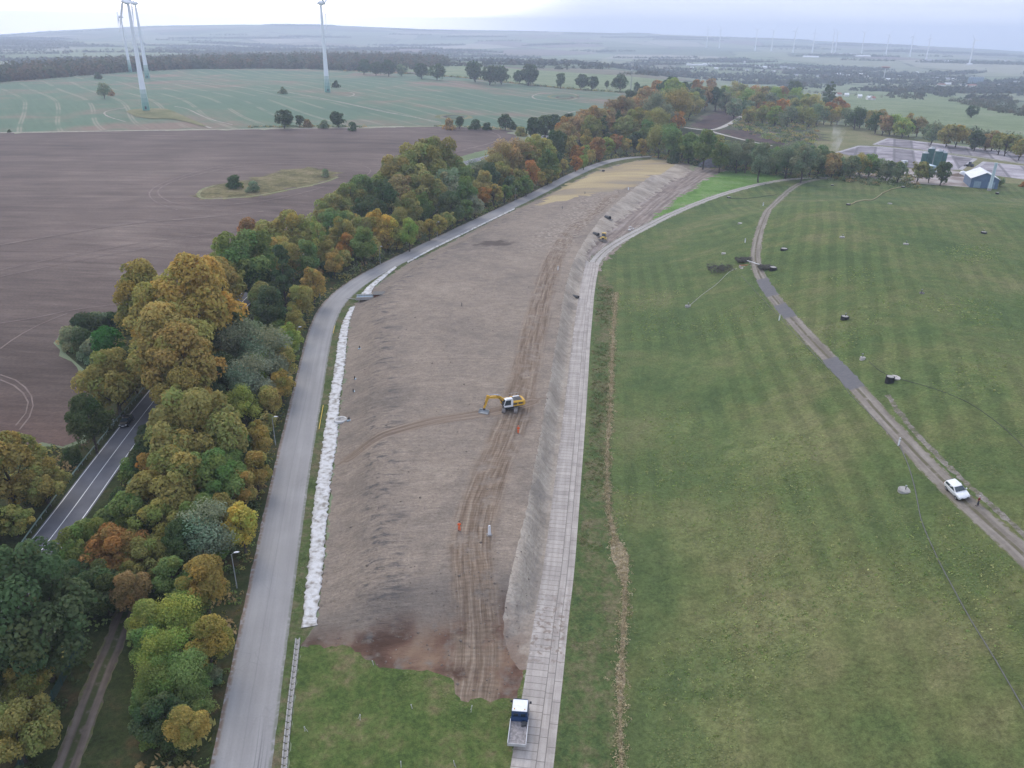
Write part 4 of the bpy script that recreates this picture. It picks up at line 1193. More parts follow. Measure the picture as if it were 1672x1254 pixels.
T('between ploughed and green field', 'round', (463, 194, 30, 'DG', 'broad'), (489, 197, 16, 'DG'), (503, 202, 18, 'BR', 'bush'), (551, 195, 25, 'DG', 'broad'), (528, 203, 20, 'GG', 'bush'), (575, 207, 20, 'DG', 'bush'), (733, 203, 26, 'BR', 'bush'), (750, 199, 17, 'DG'), (775, 204, 24, 'DG', 'bush'), (795, 206, 20, 'DG', 'bush'), (825, 200, 24, 'DG', 'broad'), (838, 206, 16, 'DG', 'bush'), (874, 209, 34, 'DG'), (890, 205, 34, 'DG'), (908, 203, 32, 'DG'), (850, 215, 22, 'OL', 'bush'), (928, 198, 22, 'DG'), (15, 214, 7, 'DG', 'bush'))
T('standing alone in the fields', 'broad', (169, 148, 22, 'GG', 'wispy'), (181, 152, 14, 'BR', 'bush'), (462, 148, 16, 'GG', 'bush'), (548, 138, 15, 'DG', 'bush'), (160, 124, 15, 'DG', 'bush'), (382, 297, 32, 'DG', 'bush'), (531, 283, 17, 'GG', 'bush'), (412, 305, 26, 'GG', 'bush'), (1588, 182, 20, 'DG', 'broad'))

ORD = ['', 'second', 'third', 'fourth', 'fifth', 'sixth', 'seventh', 'eighth', 'ninth', 'tenth', 'eleventh', 'twelfth', 'thirteenth', 'fourteenth', 'fifteenth', 'sixteenth', 'seventeenth', 'eighteenth', 'nineteenth', 'twentieth']
def ordinal(k):
    if k < 20:
        return ORD[k]
    return {20: 'twenty-first', 21: 'twenty-second', 22: 'twenty-third', 23: 'twenty-fourth', 24: 'twenty-fifth', 25: 'twenty-sixth', 26: 'twenty-seventh', 27: 'twenty-eighth', 28: 'twenty-ninth', 29: 'thirtieth'}.get(k, 'fortieth')

# the row of small limes along the grey road: px of the crown, colour
ROW_PX = [(393, 862, 66, 'YL'), (397, 797, 52, 'GO'), (418, 765, 56, 'GO'), (422, 718, 54, 'GO'), (441, 652, 44, 'GO'), (459, 626, 44, 'GO'), (464, 592, 46, 'GO'), (472, 555, 44, 'YG'), (480, 525, 44, 'OL'), (491, 492, 46, 'OL'), (511, 464, 46, 'GO'), (545, 428, 36, 'GO'), (564, 424, 34, 'OL'), (608, 404, 34, 'OL'), (614, 372, 46, 'YL'), (632, 376, 42, 'YL'), (628, 391, 34, 'GO'), (648, 388, 34, 'OL'), (667, 381, 38, 'YG'), (682, 376, 30, 'OL'), (701, 374, 30, 'GO'), (717, 366, 28, 'OL'), (731, 358, 30, 'OL'), (746, 348, 26, 'MG'), (762, 342, 28, 'MG'), (775, 335, 32, 'SL'), (791, 320, 32, 'OR'), (806, 316, 34, 'GO'), (824, 316, 26, 'MG'), (843, 308, 28, 'MG'), (859, 303, 28, 'MG'), (883, 291, 22, 'GO'), (895, 287, 24, 'OL'), (907, 279, 24, 'OL'), (919, 272, 22, 'GO'), (941, 266, 22, 'OR'), (953, 264, 20, 'YG'), (965, 256, 20, 'GO'), (978, 252, 20, 'RD'), (436, 690, 34, 'OL')]
for p_ in ROW_PX:
    TREES.append((p_[0], p_[1], p_[2], 'round', p_[3], 'ROW'))

def place_trees():
    A = np.array([(t[0], t[1], t[2]) for t in TREES], float)
    hc = np.full(len(A), 6.0)
    for it in range(4):
        base = at(A[:, :2], hc)
        s = np.array([ppm((b[0], b[1], b[2] + h)) for b, h in zip(base, hc)])
        wm = A[:, 2] / s
        for i, t in enumerate(TREES):
            k = t[3]
            Hc = {'round': 1.15, 'broad': 0.95, 'tall': 1.3, 'poplar': 3.4, 'bush': 0.62, 'wispy': 1.05, 'conifer': 1.7}[k]
            hc[i] = wm[i] * (TRUNK_H[k] * (1 if t[2] * 0.612 > 22 else 0.3) + Hc * 0.5)
    base = at(A[:, :2], hc)
    back = [i for i, t in enumerate(TREES) if ('screen' in t[5] or 'by the yard' in t[5]) and base[i][1] < 440]
    if back:
        nb = at(A[back, :2], hc[back], 440.0)
        for i, q in zip(back, nb):
            base[i] = q
    order = {}
    for i, t in enumerate(TREES):
        key = (t[4], t[3], t[5])
        order.setdefault(key, []).append(i)
    rr = random.Random(11)
    rownear = sorted([i for i, t in enumerate(TREES) if t[5] == 'ROW'], key=lambda i: base[i][1])
    for i, t in enumerate(TREES):
        cx, cy, w, kind, cl, area = t
        b = base[i]
        D = math.hypot(b[0], b[1])
        px_render = w * 0.612
        lod = 0 if px_render > 42 else 1 if px_render > 22 else 2 if px_render > 10 else 3
        var = rr.randrange(3 if lod < 2 else 2)
        cm, tm, Hc, th = proto(kind, lod, var)
        col, cname = CLR[cl]
        j = rr.uniform(0.86, 1.14); j2 = rr.uniform(0.93, 1.07)
        col = (col[0] * j * j2, col[1] * j, col[2] * j * rr.uniform(0.9, 1.1), 1)
        rz = rr.uniform(0, 6.28)
        sc = wm[i] * 1.07
        if area == 'ROW':
            k = rownear.index(i)
            lab = ('nearest' if k == 0 else ordinal(k) + ' nearest') + f' of the small trees along the grey road, {cname}'
            grp = 'small trees in the row along the grey road'
        else:
            same = sorted(order[(cl, kind, area)], key=lambda q: TREES[q][0])
            lab = f'{cname} {KINDW[kind]} {area}'
            if len(same) > 1:
                k = same.index(i)
                lab = ('leftmost' if k == 0 else ordinal(k) + ' from left') + ' ' + lab
            grp = ('bushes ' if kind == 'bush' else 'trees ') + area
        nm = 'bush' if kind == 'bush' else KINDN[kind]
        if w < 9:
            o = link(nm, cm, None, b, (0, 0, rz), (sc, sc, sc)); o.color = col
            tag(o, lab, 'bush' if kind == 'bush' else 'tree', grp)
            continue
        o = empty(nm, b, rz)
        o.scale = (sc, sc, sc * rr.uniform(0.94, 1.06))
        tag(o, lab, 'bush' if kind == 'bush' else 'tree', grp)
        c = link('crown' if kind != 'bush' else 'foliage', cm, o); c.color = col
        link('trunk' if kind != 'bush' else 'stems', tm, o)
    return base
TREE_BASE = place_trees()

# ------------------------------------------------------------------ foliage nobody could count
def clump_cloud(centres, radii, heights, colours, nper, leaf, seed):
    r = np.random.default_rng(seed)
    n = len(centres)
    rep = np.repeat(np.arange(n), nper)
    d = sphere_pts(len(rep), r)
    d[:, 2] = np.abs(d[:, 2]) * r.uniform(0.25, 1.0, len(rep))
    rad = r.uniform(0.75, 1.05, len(rep))
    C = centres[rep] + d * rad[:, None] * np.stack([radii[rep], radii[rep], heights[rep]], 1)
    N = d + r.normal(0, 0.5, d.shape) + np.array([0, 0, 0.4])
    v, f = leaf_quads(C, N, np.asarray(leaf)[rep] if np.ndim(leaf) else leaf, r)
    tone = np.clip(np.repeat(r.normal(0.5, 0.12, n), nper) + r.normal(0, 0.14, len(rep)), 0, 1)
    lc = np.concatenate([colours[rep], np.ones((len(rep), 1))], 1)
    return v, f, np.repeat(tone, 4), np.repeat(lc, 4, 0)

def scatter_in(poly, n, r):
    poly = np.asarray(poly)[:, :2]
    mn, mx = poly.min(0), poly.max(0)
    out = np.zeros((0, 2))
    while len(out) < n:
        p = r.uniform(mn, mx, (n * 2, 2))
        out = np.concatenate([out, p[inpoly(p, poly)]])
    return out[:n]

def stuff(name, p2, rad, hgt, pal, nper, leaf, seed, sink=0.0):
    r = np.random.default_rng(seed)
    z = Hgt(p2[:, 0], p2[:, 1]) - sink
    pal = np.array(pal)
    col = pal[r.integers(0, len(pal), len(p2))] * r.uniform(0.85, 1.15, (len(p2), 1))
    v, f, t, lc = clump_cloud(np.column_stack([p2, z]), rad, hgt, col, nper, leaf, seed + 1)
    me = npmesh(name, v, f, M_LEAFA, attrs={'tone': t, 'hue': np.full(len(t), 0.33)}, cols={'lc': lc})
    o = link(name, me)
    tag(o, kind='stuff')
    return o

def build_stuff():
    r = np.random.default_rng(21)
    g = lambda *k: [CLR[q][0] for q in k]
    # undergrowth along the belt, clear of both roads and the two-rut track
    wood = [q for q in REG if q[0] == 'wood'][0][3]
    p = scatter_in(wood, 9000, r)
    s1 = np.abs(st_of(p, road_w)[0]); s2 = np.abs(st_of(p, croad_w)[0]); s3 = np.abs(st_of(p, dirt_w)[0])
    left_lawn = inpoly(p, W([(60, 1300), (190, 960), (235, 960), (235, 1090), (240, 1300)]))
    D = np.hypot(p[:, 0], p[:, 1])
    ok = (s1 > 5.6) & (s2 > 6.4) & (s3 > 3.5) & ~left_lawn & (p[:, 1] > 40) & (D < 560)
    ok &= (s1 < 60) | (D > 200)
    p = p[ok][:2600]
    rad = r.uniform(1.1, 2.6, len(p)); h = rad * r.uniform(0.7, 1.2, len(p))
    stuff('undergrowth', p, rad, h, g('DG', 'DG', 'MG', 'GG', 'OL', 'BR'), 42, rad * 0.36, 31)
    # weeds along the road edge
    t = r.uniform(0, len(road_w) - 2, 900); i = t.astype(int)
    tg = road_w[i + 1] - road_w[i]; tg /= np.hypot(tg[:, 0], tg[:, 1])[:, None]
    off = r.uniform(4.1, 6.2, 900)
    p = road_w[i] + np.stack([-tg[:, 1], tg[:, 0]], 1) * off[:, None]
    rad = r.uniform(0.3, 0.75, 900)
    stuff('roadside_weeds', p, rad, rad * 0.9, g('MG', 'OL', 'BR', 'DG'), 16, rad * 0.5, 33)
    # wood on the far side of the crop field
    poly = W([(-500, 195), (0, 134), (60, 130), (100, 126), (200, 118), (300, 113), (410, 112), (500, 112.5), (600, 116), (640, 116), (728, 110), (735, 103), (690, 92), (600, 86), (480, 86), (330, 92), (200, 101), (80, 108), (0, 115), (-500, 150)])
    p = scatter_in(poly, 3600, r)
    front = resample(W([(-400, 180), (0, 133), (60, 129), (100, 125), (200, 117.5), (300, 112.5), (410, 111.5), (500, 112), (600, 115.5), (660, 115)]), 6.0)
    p = np.concatenate([p, front[:, :2] + r.normal(0, 2.5, front[:, :2].shape)])
    rad = r.uniform(5.5, 9.5, len(p)); h = r.uniform(13, 21, len(p))
    stuff('woodland', p, rad, h, [(0.095, 0.108, 0.052), (0.135, 0.112, 0.058), (0.115, 0.108, 0.055), (0.082, 0.10, 0.05), (0.16, 0.115, 0.058)], 56, rad * 0.62, 35)
    # hedge under the trees on the crop field edge
    p = resample(W([(560, 116), (640, 119), (700, 123), (760, 127.5), (840, 136.5), (900, 142.5), (960, 148), (1005, 150.5), (1060, 155)]), 4.0)[:, :2]
    p = p + r.normal(0, 1.5, p.shape)
    rad = r.uniform(2.4, 4.6, len(p))
    stuff('hedge', p, rad, rad * 0.9, g('DG', 'DG', 'BR', 'OL'), 30, rad * 0.4, 37)
    p = np.concatenate([resample(W(q), 2.2)[:, :2] for q in ([(405, 208.5), (440, 207), (500, 206.5), (560, 207), (592, 208)], [(705, 206), (740, 206.5), (780, 208), (842, 212)], [(865, 214), (900, 211), (945, 206)])])
    p = p + r.normal(0, 1.3, p.shape)
    rad = r.uniform(1.2, 2.6, len(p))
    stuff('hedge', p, rad, rad * 0.9, g('DG', 'DG', 'BR', 'OL'), 30, rad * 0.4, 43)
    # dry grass tufts along the strip of dead grass, and rank weeds towards the track
    k = r.integers(0, len(_th), 2600)
    p = _th[k] + r.normal(0, 1, (2600, 2)) * np.stack([_tw[k] * 0.55 + 0.28, np.full(2600, 0.5)], 1)
    rad = r.uniform(0.16, 0.42, len(p))
    stuff('dead_grass_tufts', p, rad, rad * 1.1, [(0.56, 0.46, 0.31), (0.46, 0.38, 0.25), (0.36, 0.31, 0.18), (0.62, 0.53, 0.37)], 12, rad * 0.55, 45)
    tr_ = W([(990, 470), (984, 560), (978, 660), (972, 760), (960, 880), (975, 900)])
    c = resample(tr_, 0.5)[:, :2]
    k = r.integers(0, len(c), 1500)
    p = c[k] + r.normal(0, 1, (1500, 2)) * np.array([1.7, 0.4])
    p = p[(np.abs(st_of(p, track_w)[0]) > 3.1) & (np.sin(p[:, 1] * .21) + np.sin(p[:, 1] * .083 + 1) + r.normal(0, .8, len(p)) > -.2)]
    rad = r.uniform(0.2, 0.55, len(p))
    stuff('rank_weeds', p, rad, rad * 0.8, [(0.15, 0.175, 0.07), (0.22, 0.195, 0.10), (0.28, 0.23, 0.14), (0.12, 0.16, 0.06)], 14, rad * 0.5, 47)
    # clods and stones on the bare soil
    q = scatter_in(soil_poly, 9000, r)
    q = q[np.hypot(q[:, 0], q[:, 1]) < 260]
    front = r.random(len(q)) < np.where(q[:, 1] < 98, 1.0, 0.55)
    q = q[front]
    sz = r.uniform(0.05, 0.13, len(q)) * np.where(q[:, 1] < 98, 1.4, 1.0) * (1 + (r.random(len(q)) < 0.04) * 1.2)
    o8 = np.array([(1, 0, 0), (0, 1, 0), (-1, 0, 0), (0, -1, 0), (0, 0, .8), (0, 0, -.4)])
    vv = np.column_stack([q, Hgt(q[:, 0], q[:, 1])])[:, None, :] + o8[None] * sz[:, None, None] * r.uniform(0.6, 1.4, (len(q), 6, 1))
    ff = np.array([(0, 1, 4), (1, 2, 4), (2, 3, 4), (3, 0, 4), (1, 0, 5), (2, 1, 5), (3, 2, 5), (0, 3, 5)])
    bb = B('soil clods', 0.95, 0.1)
    bb.color(bb.ramp(bb.noise(1.5, 3), [(0.35, (0.15, 0.125, 0.105)), (0.65, (0.30, 0.25, 0.205))]))
    oc = link('soil_clods', npmesh('soil_clods', vv.reshape(-1, 3), (ff[None] + 6 * np.arange(len(q))[:, None, None]).reshape(-1, 3), bb.m))
    tag(oc, kind='stuff')
    # docks and coarse tufts in patches on the mown hill
    n = 60000
    p = r.uniform((10, 45), (175, 240), (n, 2))
    hn = sm((p[:, 0] - np.interp(p[:, 1], *c_hf) - 4) / 4.0)
    f = sum(np.sin(p @ np.array(v) + ph) for v, ph in (((.13, .07), .3), ((-.06, .17), 2.1), ((.21, -.11), 4.0), ((.05, .05), 1.0)))
    for (qx, qy, w_) in ((1250, 730, 9.0), (1270, 1010, 9.0), (1150, 870, 8.0), (1400, 985, 4.0), (1180, 1150, 7.0), (1110, 700, 6.0)):
        q = at([(qx, qy)])[0]
        f = f + 2.6 * np.exp(-((p[:, 0] - q[0]) ** 2 + (p[:, 1] - q[1]) ** 2) / w_ ** 2)
    gs = np.abs(st_of(p, gravel_w)[0])
    ok = (r.random(n) < 0.6 * sm((f - 0.5) / 1.8)) & (hn > 0.5) & (gs > 2.2)
    p = p[ok][:16000]
    rad = r.uniform(0.12, 0.30, len(p))
    print('tufts', len(p))
    stuff('grass_tufts', p, rad, rad * 0.4, [(0.36, 0.41, 0.16), (0.29, 0.36, 0.13), (0.46, 0.47, 0.22), (0.24, 0.33, 0.12)], 9, rad * 0.9, 49)
    # low scrub on the heath and around the beds
    p = scatter_in(W([(1190, 205), (1215, 188), (1330, 196), (1335, 238), (1300, 240), (1240, 224)]), 420, r)
    rad = r.uniform(1.5, 4, len(p))
    stuff('scrub', p, rad, rad * 0.7, g('DG', 'GG', 'MG', 'OL', 'BR'), 26, rad * 0.42, 39)
    # hedges, copses and woods of the wide valley
    cs = []; rd = []; hh = []
    def line(px, step, w):
        q = resample(W(px), step)[:, :2]
        q = q + r.normal(0, w, q.shape)
        cs.append(q); rd.append(r.uniform(5, 9, len(q))); hh.append(r.uniform(8, 15, len(q)))
    def area(px, n, lo=8, hi=16):
        q = scatter_in(W(px), n, r)
        cs.append(q); rd.append(r.uniform(6, 11, n)); hh.append(r.uniform(lo, hi, n))
    line([(1270, 140), (1330, 136), (1400, 128), (1440, 130)], 9, 5)
    line([(1285, 150), (1350, 153), (1420, 158), (1510, 163)], 12, 6)
    area([(1440, 158), (1500, 162), (1512, 158), (1460, 150)], 30)
    area([(1210, 130), (1225, 123), (1262, 126), (1262, 135)], 60)
    line([(1560, 165), (1620, 178), (1680, 190)], 8, 6)
    line([(1380, 186), (1470, 198), (1560, 212), (1680, 232)], 9, 3)
    area([(1410, 140), (1470, 132), (1560, 145), (1550, 160), (1500, 150)], 130)
    area([(1560, 160), (1640, 160), (1690, 180), (1690, 196), (1620, 182)], 120)
    area([(1270, 139), (1310, 128), (1380, 124), (1420, 130), (1380, 140), (1310, 147)], 150, 12, 20)
    area([(1040, 120), (1080, 116), (1110, 122), (1100, 128), (1050, 126)], 60, 6, 9)
    for (x, y) in ((770, 108), (690, 103), (720, 104), (755, 107), (805, 105), (900, 112), (960, 112), (1040, 122), (1100, 118)):
        line([(x - 22, y), (x + 22, y + 1)], 12, 5)
    # random hedgerows and woods further out
    for k in range(150):
        D = 1900 * (4.6 ** r.random()); az = r.uniform(-0.62, 0.64)
        if D < 2300 and az < 0.02:
            continue
        c0 = np.array([D * math.sin(az), D * math.cos(az)])
        th = r.normal(0.15, 0.35)
        L_ = r.uniform(120, 520) * (D / 3500) ** 0.5
        n = int(L_ / 11)
        q = c0 + np.linspace(-0.5, 0.5, n)[:, None] * L_ * np.array([math.cos(th), math.sin(th)]) + r.normal(0, 5, (n, 2))
        if r.random() < 0.6:
            q = np.concatenate([q + r.normal(0, 1, 2) * np.array([8, 4]) + np.array([25, 17]) * j for j in range(7)])
        cs.append(q); rd.append(r.uniform(6, 12, len(q))); hh.append(r.uniform(7, 16, len(q)))
    p = np.concatenate(cs); rad = np.concatenate(rd); h = np.concatenate(hh)
    keep = ~inpoly(p, W([(1130, 118), (1180, 112), (1640, 140), (1640, 152), (1400, 145), (1130, 126)])) | (r.random(len(p)) < 0.4)
    p, rad, h = p[keep], rad[keep], h[keep]
    print('far clumps', len(p))
    nr = np.hypot(p[:, 0], p[:, 1]) < 1700
    stuff('copse', p[nr], rad[nr] * .55, h[nr] * .55, [(0.085, 0.10, 0.055), (0.11, 0.115, 0.06), (0.13, 0.11, 0.06), (0.075, 0.09, 0.05)], 46, rad[nr] * 0.26, 51)
    p, rad, h = p[~nr], rad[~nr], h[~nr]
    stuff('distant_woodland', p, rad, h, [(0.060, 0.075, 0.045), (0.075, 0.085, 0.05), (0.095, 0.085, 0.05), (0.055, 0.068, 0.04)], 14, rad * 0.9, 41)
build_stuff()
# ------------------------------------------------------------------ solid objects
def solid(name, c, rough=0.6, metal=0.0, spec=0.4, var=0.10, lam=0.5):
    b = B(name, rough, spec)
    b.p.inputs['Metallic'].default_value = metal
    n = b.noise(lam, 4)
    lo = tuple(x * (1 - var) for x in c); hi = tuple(min(1, x * (1 + var)) for x in c)
    b.color(b.ramp(n, [(0.35, lo), (0.65, hi)]))
    return b.m
MT = dict(
    white=solid('white paint', (0.76, 0.77, 0.78), 0.35, var=0.05), black=solid('black rubber', (0.025, 0.025, 0.027), 0.8), glass=solid('dark glass', (0.03, 0.045, 0.055), 0.08, spec=0.8, var=0.3),
    steel=solid('galvanised steel', (0.36, 0.38, 0.39), 0.5, 0.3), rim=solid('wheel rim', (0.42, 0.43, 0.44), 0.35, 0.6), yellow=solid('machine yellow', (0.62, 0.36, 0.045), 0.5, var=0.15), dyellow=solid('dozer yellow', (0.62, 0.42, 0.08), 0.55, var=0.2),
    mud=solid('muddy steel', (0.23, 0.21, 0.195), 0.85, var=0.25), dark=solid('dark grey steel', (0.06, 0.062, 0.065), 0.6), blue=solid('lorry blue', (0.025, 0.06, 0.14), 0.4), bedfloor=solid('worn steel bed', (0.26, 0.24, 0.235), 0.8, var=0.3, lam=0.35),
    concrete=solid('old concrete', (0.36, 0.345, 0.32), 0.9, var=0.15, lam=0.3), palec=solid('pale concrete', (0.50, 0.46, 0.43), 0.9, var=0.12), darkhole=solid('dark void', (0.012, 0.012, 0.013), 0.9), wood=solid('weathered timber', (0.22, 0.18, 0.14), 0.9, var=0.2),
    carblack=solid('black car paint', (0.012, 0.013, 0.016), 0.2, spec=0.6), bronze=solid('dark bonnet paint', (0.10, 0.08, 0.07), 0.25), lamp=solid('lamp glass', (0.75, 0.76, 0.78), 0.3), chrome=solid('bright metal', (0.6, 0.6, 0.62), 0.25, 0.8),
    silo=solid('silo green', (0.045, 0.12, 0.105), 0.5, var=0.15, lam=2), sheetroof=solid('white sheet roof', (0.74, 0.75, 0.74), 0.5, var=0.08, lam=3), bluewall=solid('blue steel wall', (0.10, 0.16, 0.26), 0.5, var=0.1, lam=2), paleblue=solid('pale blue stack', (0.55, 0.66, 0.72), 0.45, var=0.05),
    heap=solid('grey chippings', (0.105, 0.105, 0.125), 0.95, var=0.3, lam=1.5), tower=solid('turbine white', (0.80, 0.82, 0.84), 0.4, var=0.03, lam=6), tgreen=solid('turbine green', (0.20, 0.36, 0.30), 0.45, var=0.05), hivis=solid('orange workwear', (0.85, 0.13, 0.03), 0.7, var=0.06),
    maroon=solid('dark red jacket', (0.16, 0.028, 0.03), 0.8), navy=solid('dark trousers', (0.03, 0.035, 0.05), 0.85), skin=solid('skin', (0.50, 0.32, 0.24), 0.6), hair=solid('dark hair', (0.045, 0.03, 0.022), 0.8), grey=solid('grey cloth', (0.45, 0.44, 0.43), 0.8),
    redpaint=solid('red paint', (0.55, 0.12, 0.08), 0.6), hose=solid('black hose', (0.055, 0.055, 0.055), 0.7), greyhose=solid('weathered hose', (0.13, 0.13, 0.125), 0.7), yelpipe=solid('yellow pipe', (0.60, 0.42, 0.07), 0.6), straw=solid('bare strip', (0.35, 0.30, 0.16), 0.9), fence=solid('green mesh', (0.03, 0.085, 0.085), 0.8),
    bluesteel=solid('blue grey steel', (0.24, 0.33, 0.40), 0.5, var=0.12), rust=solid('rusty brown', (0.16, 0.08, 0.05), 0.9), roofred=solid('red tile', (0.30, 0.13, 0.09), 0.85, var=0.1, lam=3), wallw=solid('pale render', (0.66, 0.65, 0.62), 0.8, var=0.06, lam=4), roofg=solid('grey roof', (0.33, 0.34, 0.36), 0.7, var=0.1, lam=3),
    twig=solid('dead twigs', (0.11, 0.105, 0.085), 0.95, var=0.3), stone=solid('pale stone', (0.52, 0.50, 0.47), 0.9, var=0.1), bsoil=solid('brown soil', (0.17, 0.125, 0.095), 0.95, var=0.2), gsteel=solid('green guard rail', (0.22, 0.30, 0.26), 0.6, var=0.1))

def proj(p):
    v = np.array([p[0], p[1], p[2] - CAM_Z])
    z = v @ F0
    return np.array([836 + FPX * (v @ RV) / z, 627 - FPX * (v @ UV) / z])

class MB:
    def __init__(self):
        self.bm = bmesh.new()
    def quadstrip(self, rings, cap=True, close=True):
        vs = [[self.bm.verts.new(p) for p in ring] for ring in rings]
        n = len(vs[0])
        for a, b in zip(vs[:-1], vs[1:]):
            for j in range(n if close else n - 1):
                k = (j + 1) % n
                try: self.bm.faces.new((a[j], a[k], b[k], b[j]))
                except ValueError: pass
        if cap:
            self.bm.faces.new(vs[0][::-1]); self.bm.faces.new(vs[-1])
        return self
    def box(self, c, s, rz=0.0, taper=1.0):
        hx, hy, hz = s[0] / 2, s[1] / 2, s[2] / 2
        ca, sa = math.cos(rz), math.sin(rz)
        def tr(x, y, z):
            return (c[0] + x * ca - y * sa, c[1] + x * sa + y * ca, c[2] + z)
        lo = [tr(x, y, -hz) for x, y in ((-hx, -hy), (hx, -hy), (hx, hy), (-hx, hy))]
        hi = [tr(x * taper, y * taper, hz) for x, y in ((-hx, -hy), (hx, -hy), (hx, hy), (-hx, hy))]
        return self.quadstrip([lo, hi])
    def cyl(self, a, b, r0, r1=None, k=14):
        r1 = r0 if r1 is None else r1
        a = np.array(a, float); b = np.array(b, float)
        v, f = tube_np([a, b], [r0, r1], k)
        return self.quadstrip([v[:k], v[k:]])
    def tube(self, pts, rad, k=8):
        v, f = tube_np(pts, rad, k)
        n = len(pts)
        return self.quadstrip([v[i * k:(i + 1) * k] for i in range(n)])
    def prism(self, prof, y0, y1):
        """profile of (x, z) pushed along y"""
        return self.quadstrip([[(x, y0, z) for x, z in prof], [(x, y1, z) for x, z in prof]])
    def lathe(self, prof, k=18, c=(0, 0, 0)):
        an = np.arange(k) * 2 * math.pi / k
        return self.quadstrip([[(c[0] + r * math.cos(a), c[1] + r * math.sin(a), c[2] + z) for a in an] for r, z in prof])
    def poly(self, pts):
        self.bm.faces.new([self.bm.verts.new(p) for p in pts])
        return self
    def build(self, name, mat, parent=None, bevel=0.0, smooth=False, loc=(0, 0, 0), rz=0.0):
        bmesh.ops.remove_doubles(self.bm, verts=self.bm.verts, dist=1e-5)
        bmesh.ops.recalc_face_normals(self.bm, faces=self.bm.faces)
        if bevel:
            es = [e for e in self.bm.edges if len(e.link_faces) == 2 and e.calc_face_angle(0) > 0.6]
            bmesh.ops.bevel(self.bm, geom=es, offset=bevel, segments=2, affect='EDGES', clamp_overlap=True)
        me = bpy.data.meshes.new(name)
        self.bm.to_mesh(me); self.bm.free()
        if smooth:
            me.polygons.foreach_set('use_smooth', np.ones(len(me.polygons), bool))
            try: me.set_sharp_from_angle(angle=R(40))
            except Exception: pass
        me.materials.append(MT[mat] if isinstance(mat, str) else mat)
        return link(name, me, parent, loc, (0, 0, rz))

def copy_tree(o, parent=None):
    c = o.copy(); COL.objects.link(c)
    if parent: c.parent = parent
    for ch in list(KIDS.get(o.name, [])) or [x for x in o.children]:
        copy_tree(ch, c)
    return c
KIDS = {}

def slope_rot(p, rz):
    """rotation that stands an object on the ground slope at p, heading rz (x axis forward)"""
    e = 0.8
    n = Vector((float(Hgt(p[0] - e, p[1]) - Hgt(p[0] + e, p[1])), float(Hgt(p[0], p[1] - e) - Hgt(p[0], p[1] + e)), 2 * e)).normalized()
    f = Vector((math.cos(rz), math.sin(rz), 0)); f = (f - n * f.dot(n)).normalized()
    s = n.cross(f)
    return Matrix((f, s, n)).transposed().to_euler()

def heading(p0, p1):
    a, b = at([p0, p1])
    return math.atan2(b[1] - a[1], b[0] - a[0])

# ---- wind turbines
def tower_mat():
    b = B('turbine tower paint', 0.4, 0.4)
    x, y, z = b.sep(b.obj())
    t = b.n('ShaderNodeValToRGB')
    t.color_ramp.interpolation = 'CONSTANT'
    st = [(0.0, (0.15, 0.33, 0.27)), (0.035, (0.20, 0.37, 0.31)), (0.07, (0.27, 0.42, 0.365)), (0.105, (0.36, 0.49, 0.44)), (0.14, (0.47, 0.57, 0.54)), (0.175, (0.76, 0.80, 0.83))]
    e = t.color_ramp.elements
    while len(e) < len(st): e.new(0.5)
    for k, (p, c) in enumerate(st):
        e[k].position = p; e[k].color = (*c, 1)
    b.l(b.math('DIVIDE', z, 100.0), t.inputs['Fac'])
    b.color(t.outputs[0])
    return b.m
M_TOWER = tower_mat()
def blade_mb(L_):
    m = MB()
    rings = []
    for k in range(9):
        u = k / 8
        c = 0.5 * 1.6 if u == 0 else (2.5 * (1 - u) ** 0.8 + 0.35) * (0.75 if u < 0.1 else 1)
        th = 0.7 * (1 - u) + 0.08
        tw = 0.5 * (1 - u)
        ring = []
        for a in np.arange(8) * math.pi / 4:
            px, py = math.cos(a) * c * 0.5, math.sin(a) * th * 0.5
            ring.append((px * math.sin(tw) + py * math.cos(tw), px * math.cos(tw) - py * math.sin(tw), 1.0 + u * L_))
        rings.append(ring)
    m.quadstrip(rings)
    return m
def turbine(base, h, yaw, phase, rad, label, group=None, big=True):
    o = empty('wind_turbine', base, yaw)
    tag(o, label, 'wind turbine', group)
    k = 28 if big else 10
    r0 = h * (0.037 if big else 0.043); r1 = h * (0.0125 if big else 0.018)
    MB().lathe([(r0, -3), (r0, 0), (r0 * 0.80, h * 0.18), (r0 * 0.62, h * 0.42), (r1 * 1.25, h * 0.75), (r1, h)], k).build('tower', M_TOWER if big else 'tower', o, smooth=True)
    s = h / 100.0
    MB().tube([(-4.5 * s, 0, h + 1.2 * s), (-3.5 * s, 0, h + 1.3 * s), (-1 * s, 0, h + 1.5 * s), (1.5 * s, 0, h + 1.6 * s), (3.0 * s, 0, h + 1.6 * s), (3.9 * s, 0, h + 1.6 * s)], [0.5 * s, 1.6 * s, 2.5 * s, 2.75 * s, 2.6 * s, 1.9 * s], 14).build('nacelle', 'tower', o, smooth=True)
    hub = MB().tube([(3.8 * s, 0, h + 1.6 * s), (4.8 * s, 0, h + 1.6 * s), (6.0 * s, 0, h + 1.6 * s), (6.6 * s, 0, h + 1.6 * s)], [1.7 * s, 1.75 * s, 1.2 * s, 0.25 * s], 12).build('hub', 'tower', o, smooth=True)
    for q in range(3):
        bl = blade_mb(rad).build('blade', 'tower', o, smooth=True, loc=(5.0 * s, 0, h + 1.6 * s))
        bl.rotation_euler = (phase + q * 2 * math.pi / 3, 0, 0)
    if big:
        MB().box((r0 * 0.99 * math.cos(-yaw - 1.2), r0 * 0.99 * math.sin(-yaw - 1.2), 2.6), (0.5, 1.4, 2.4), -yaw - 1.2).build('door', 'dark', o)
    return o
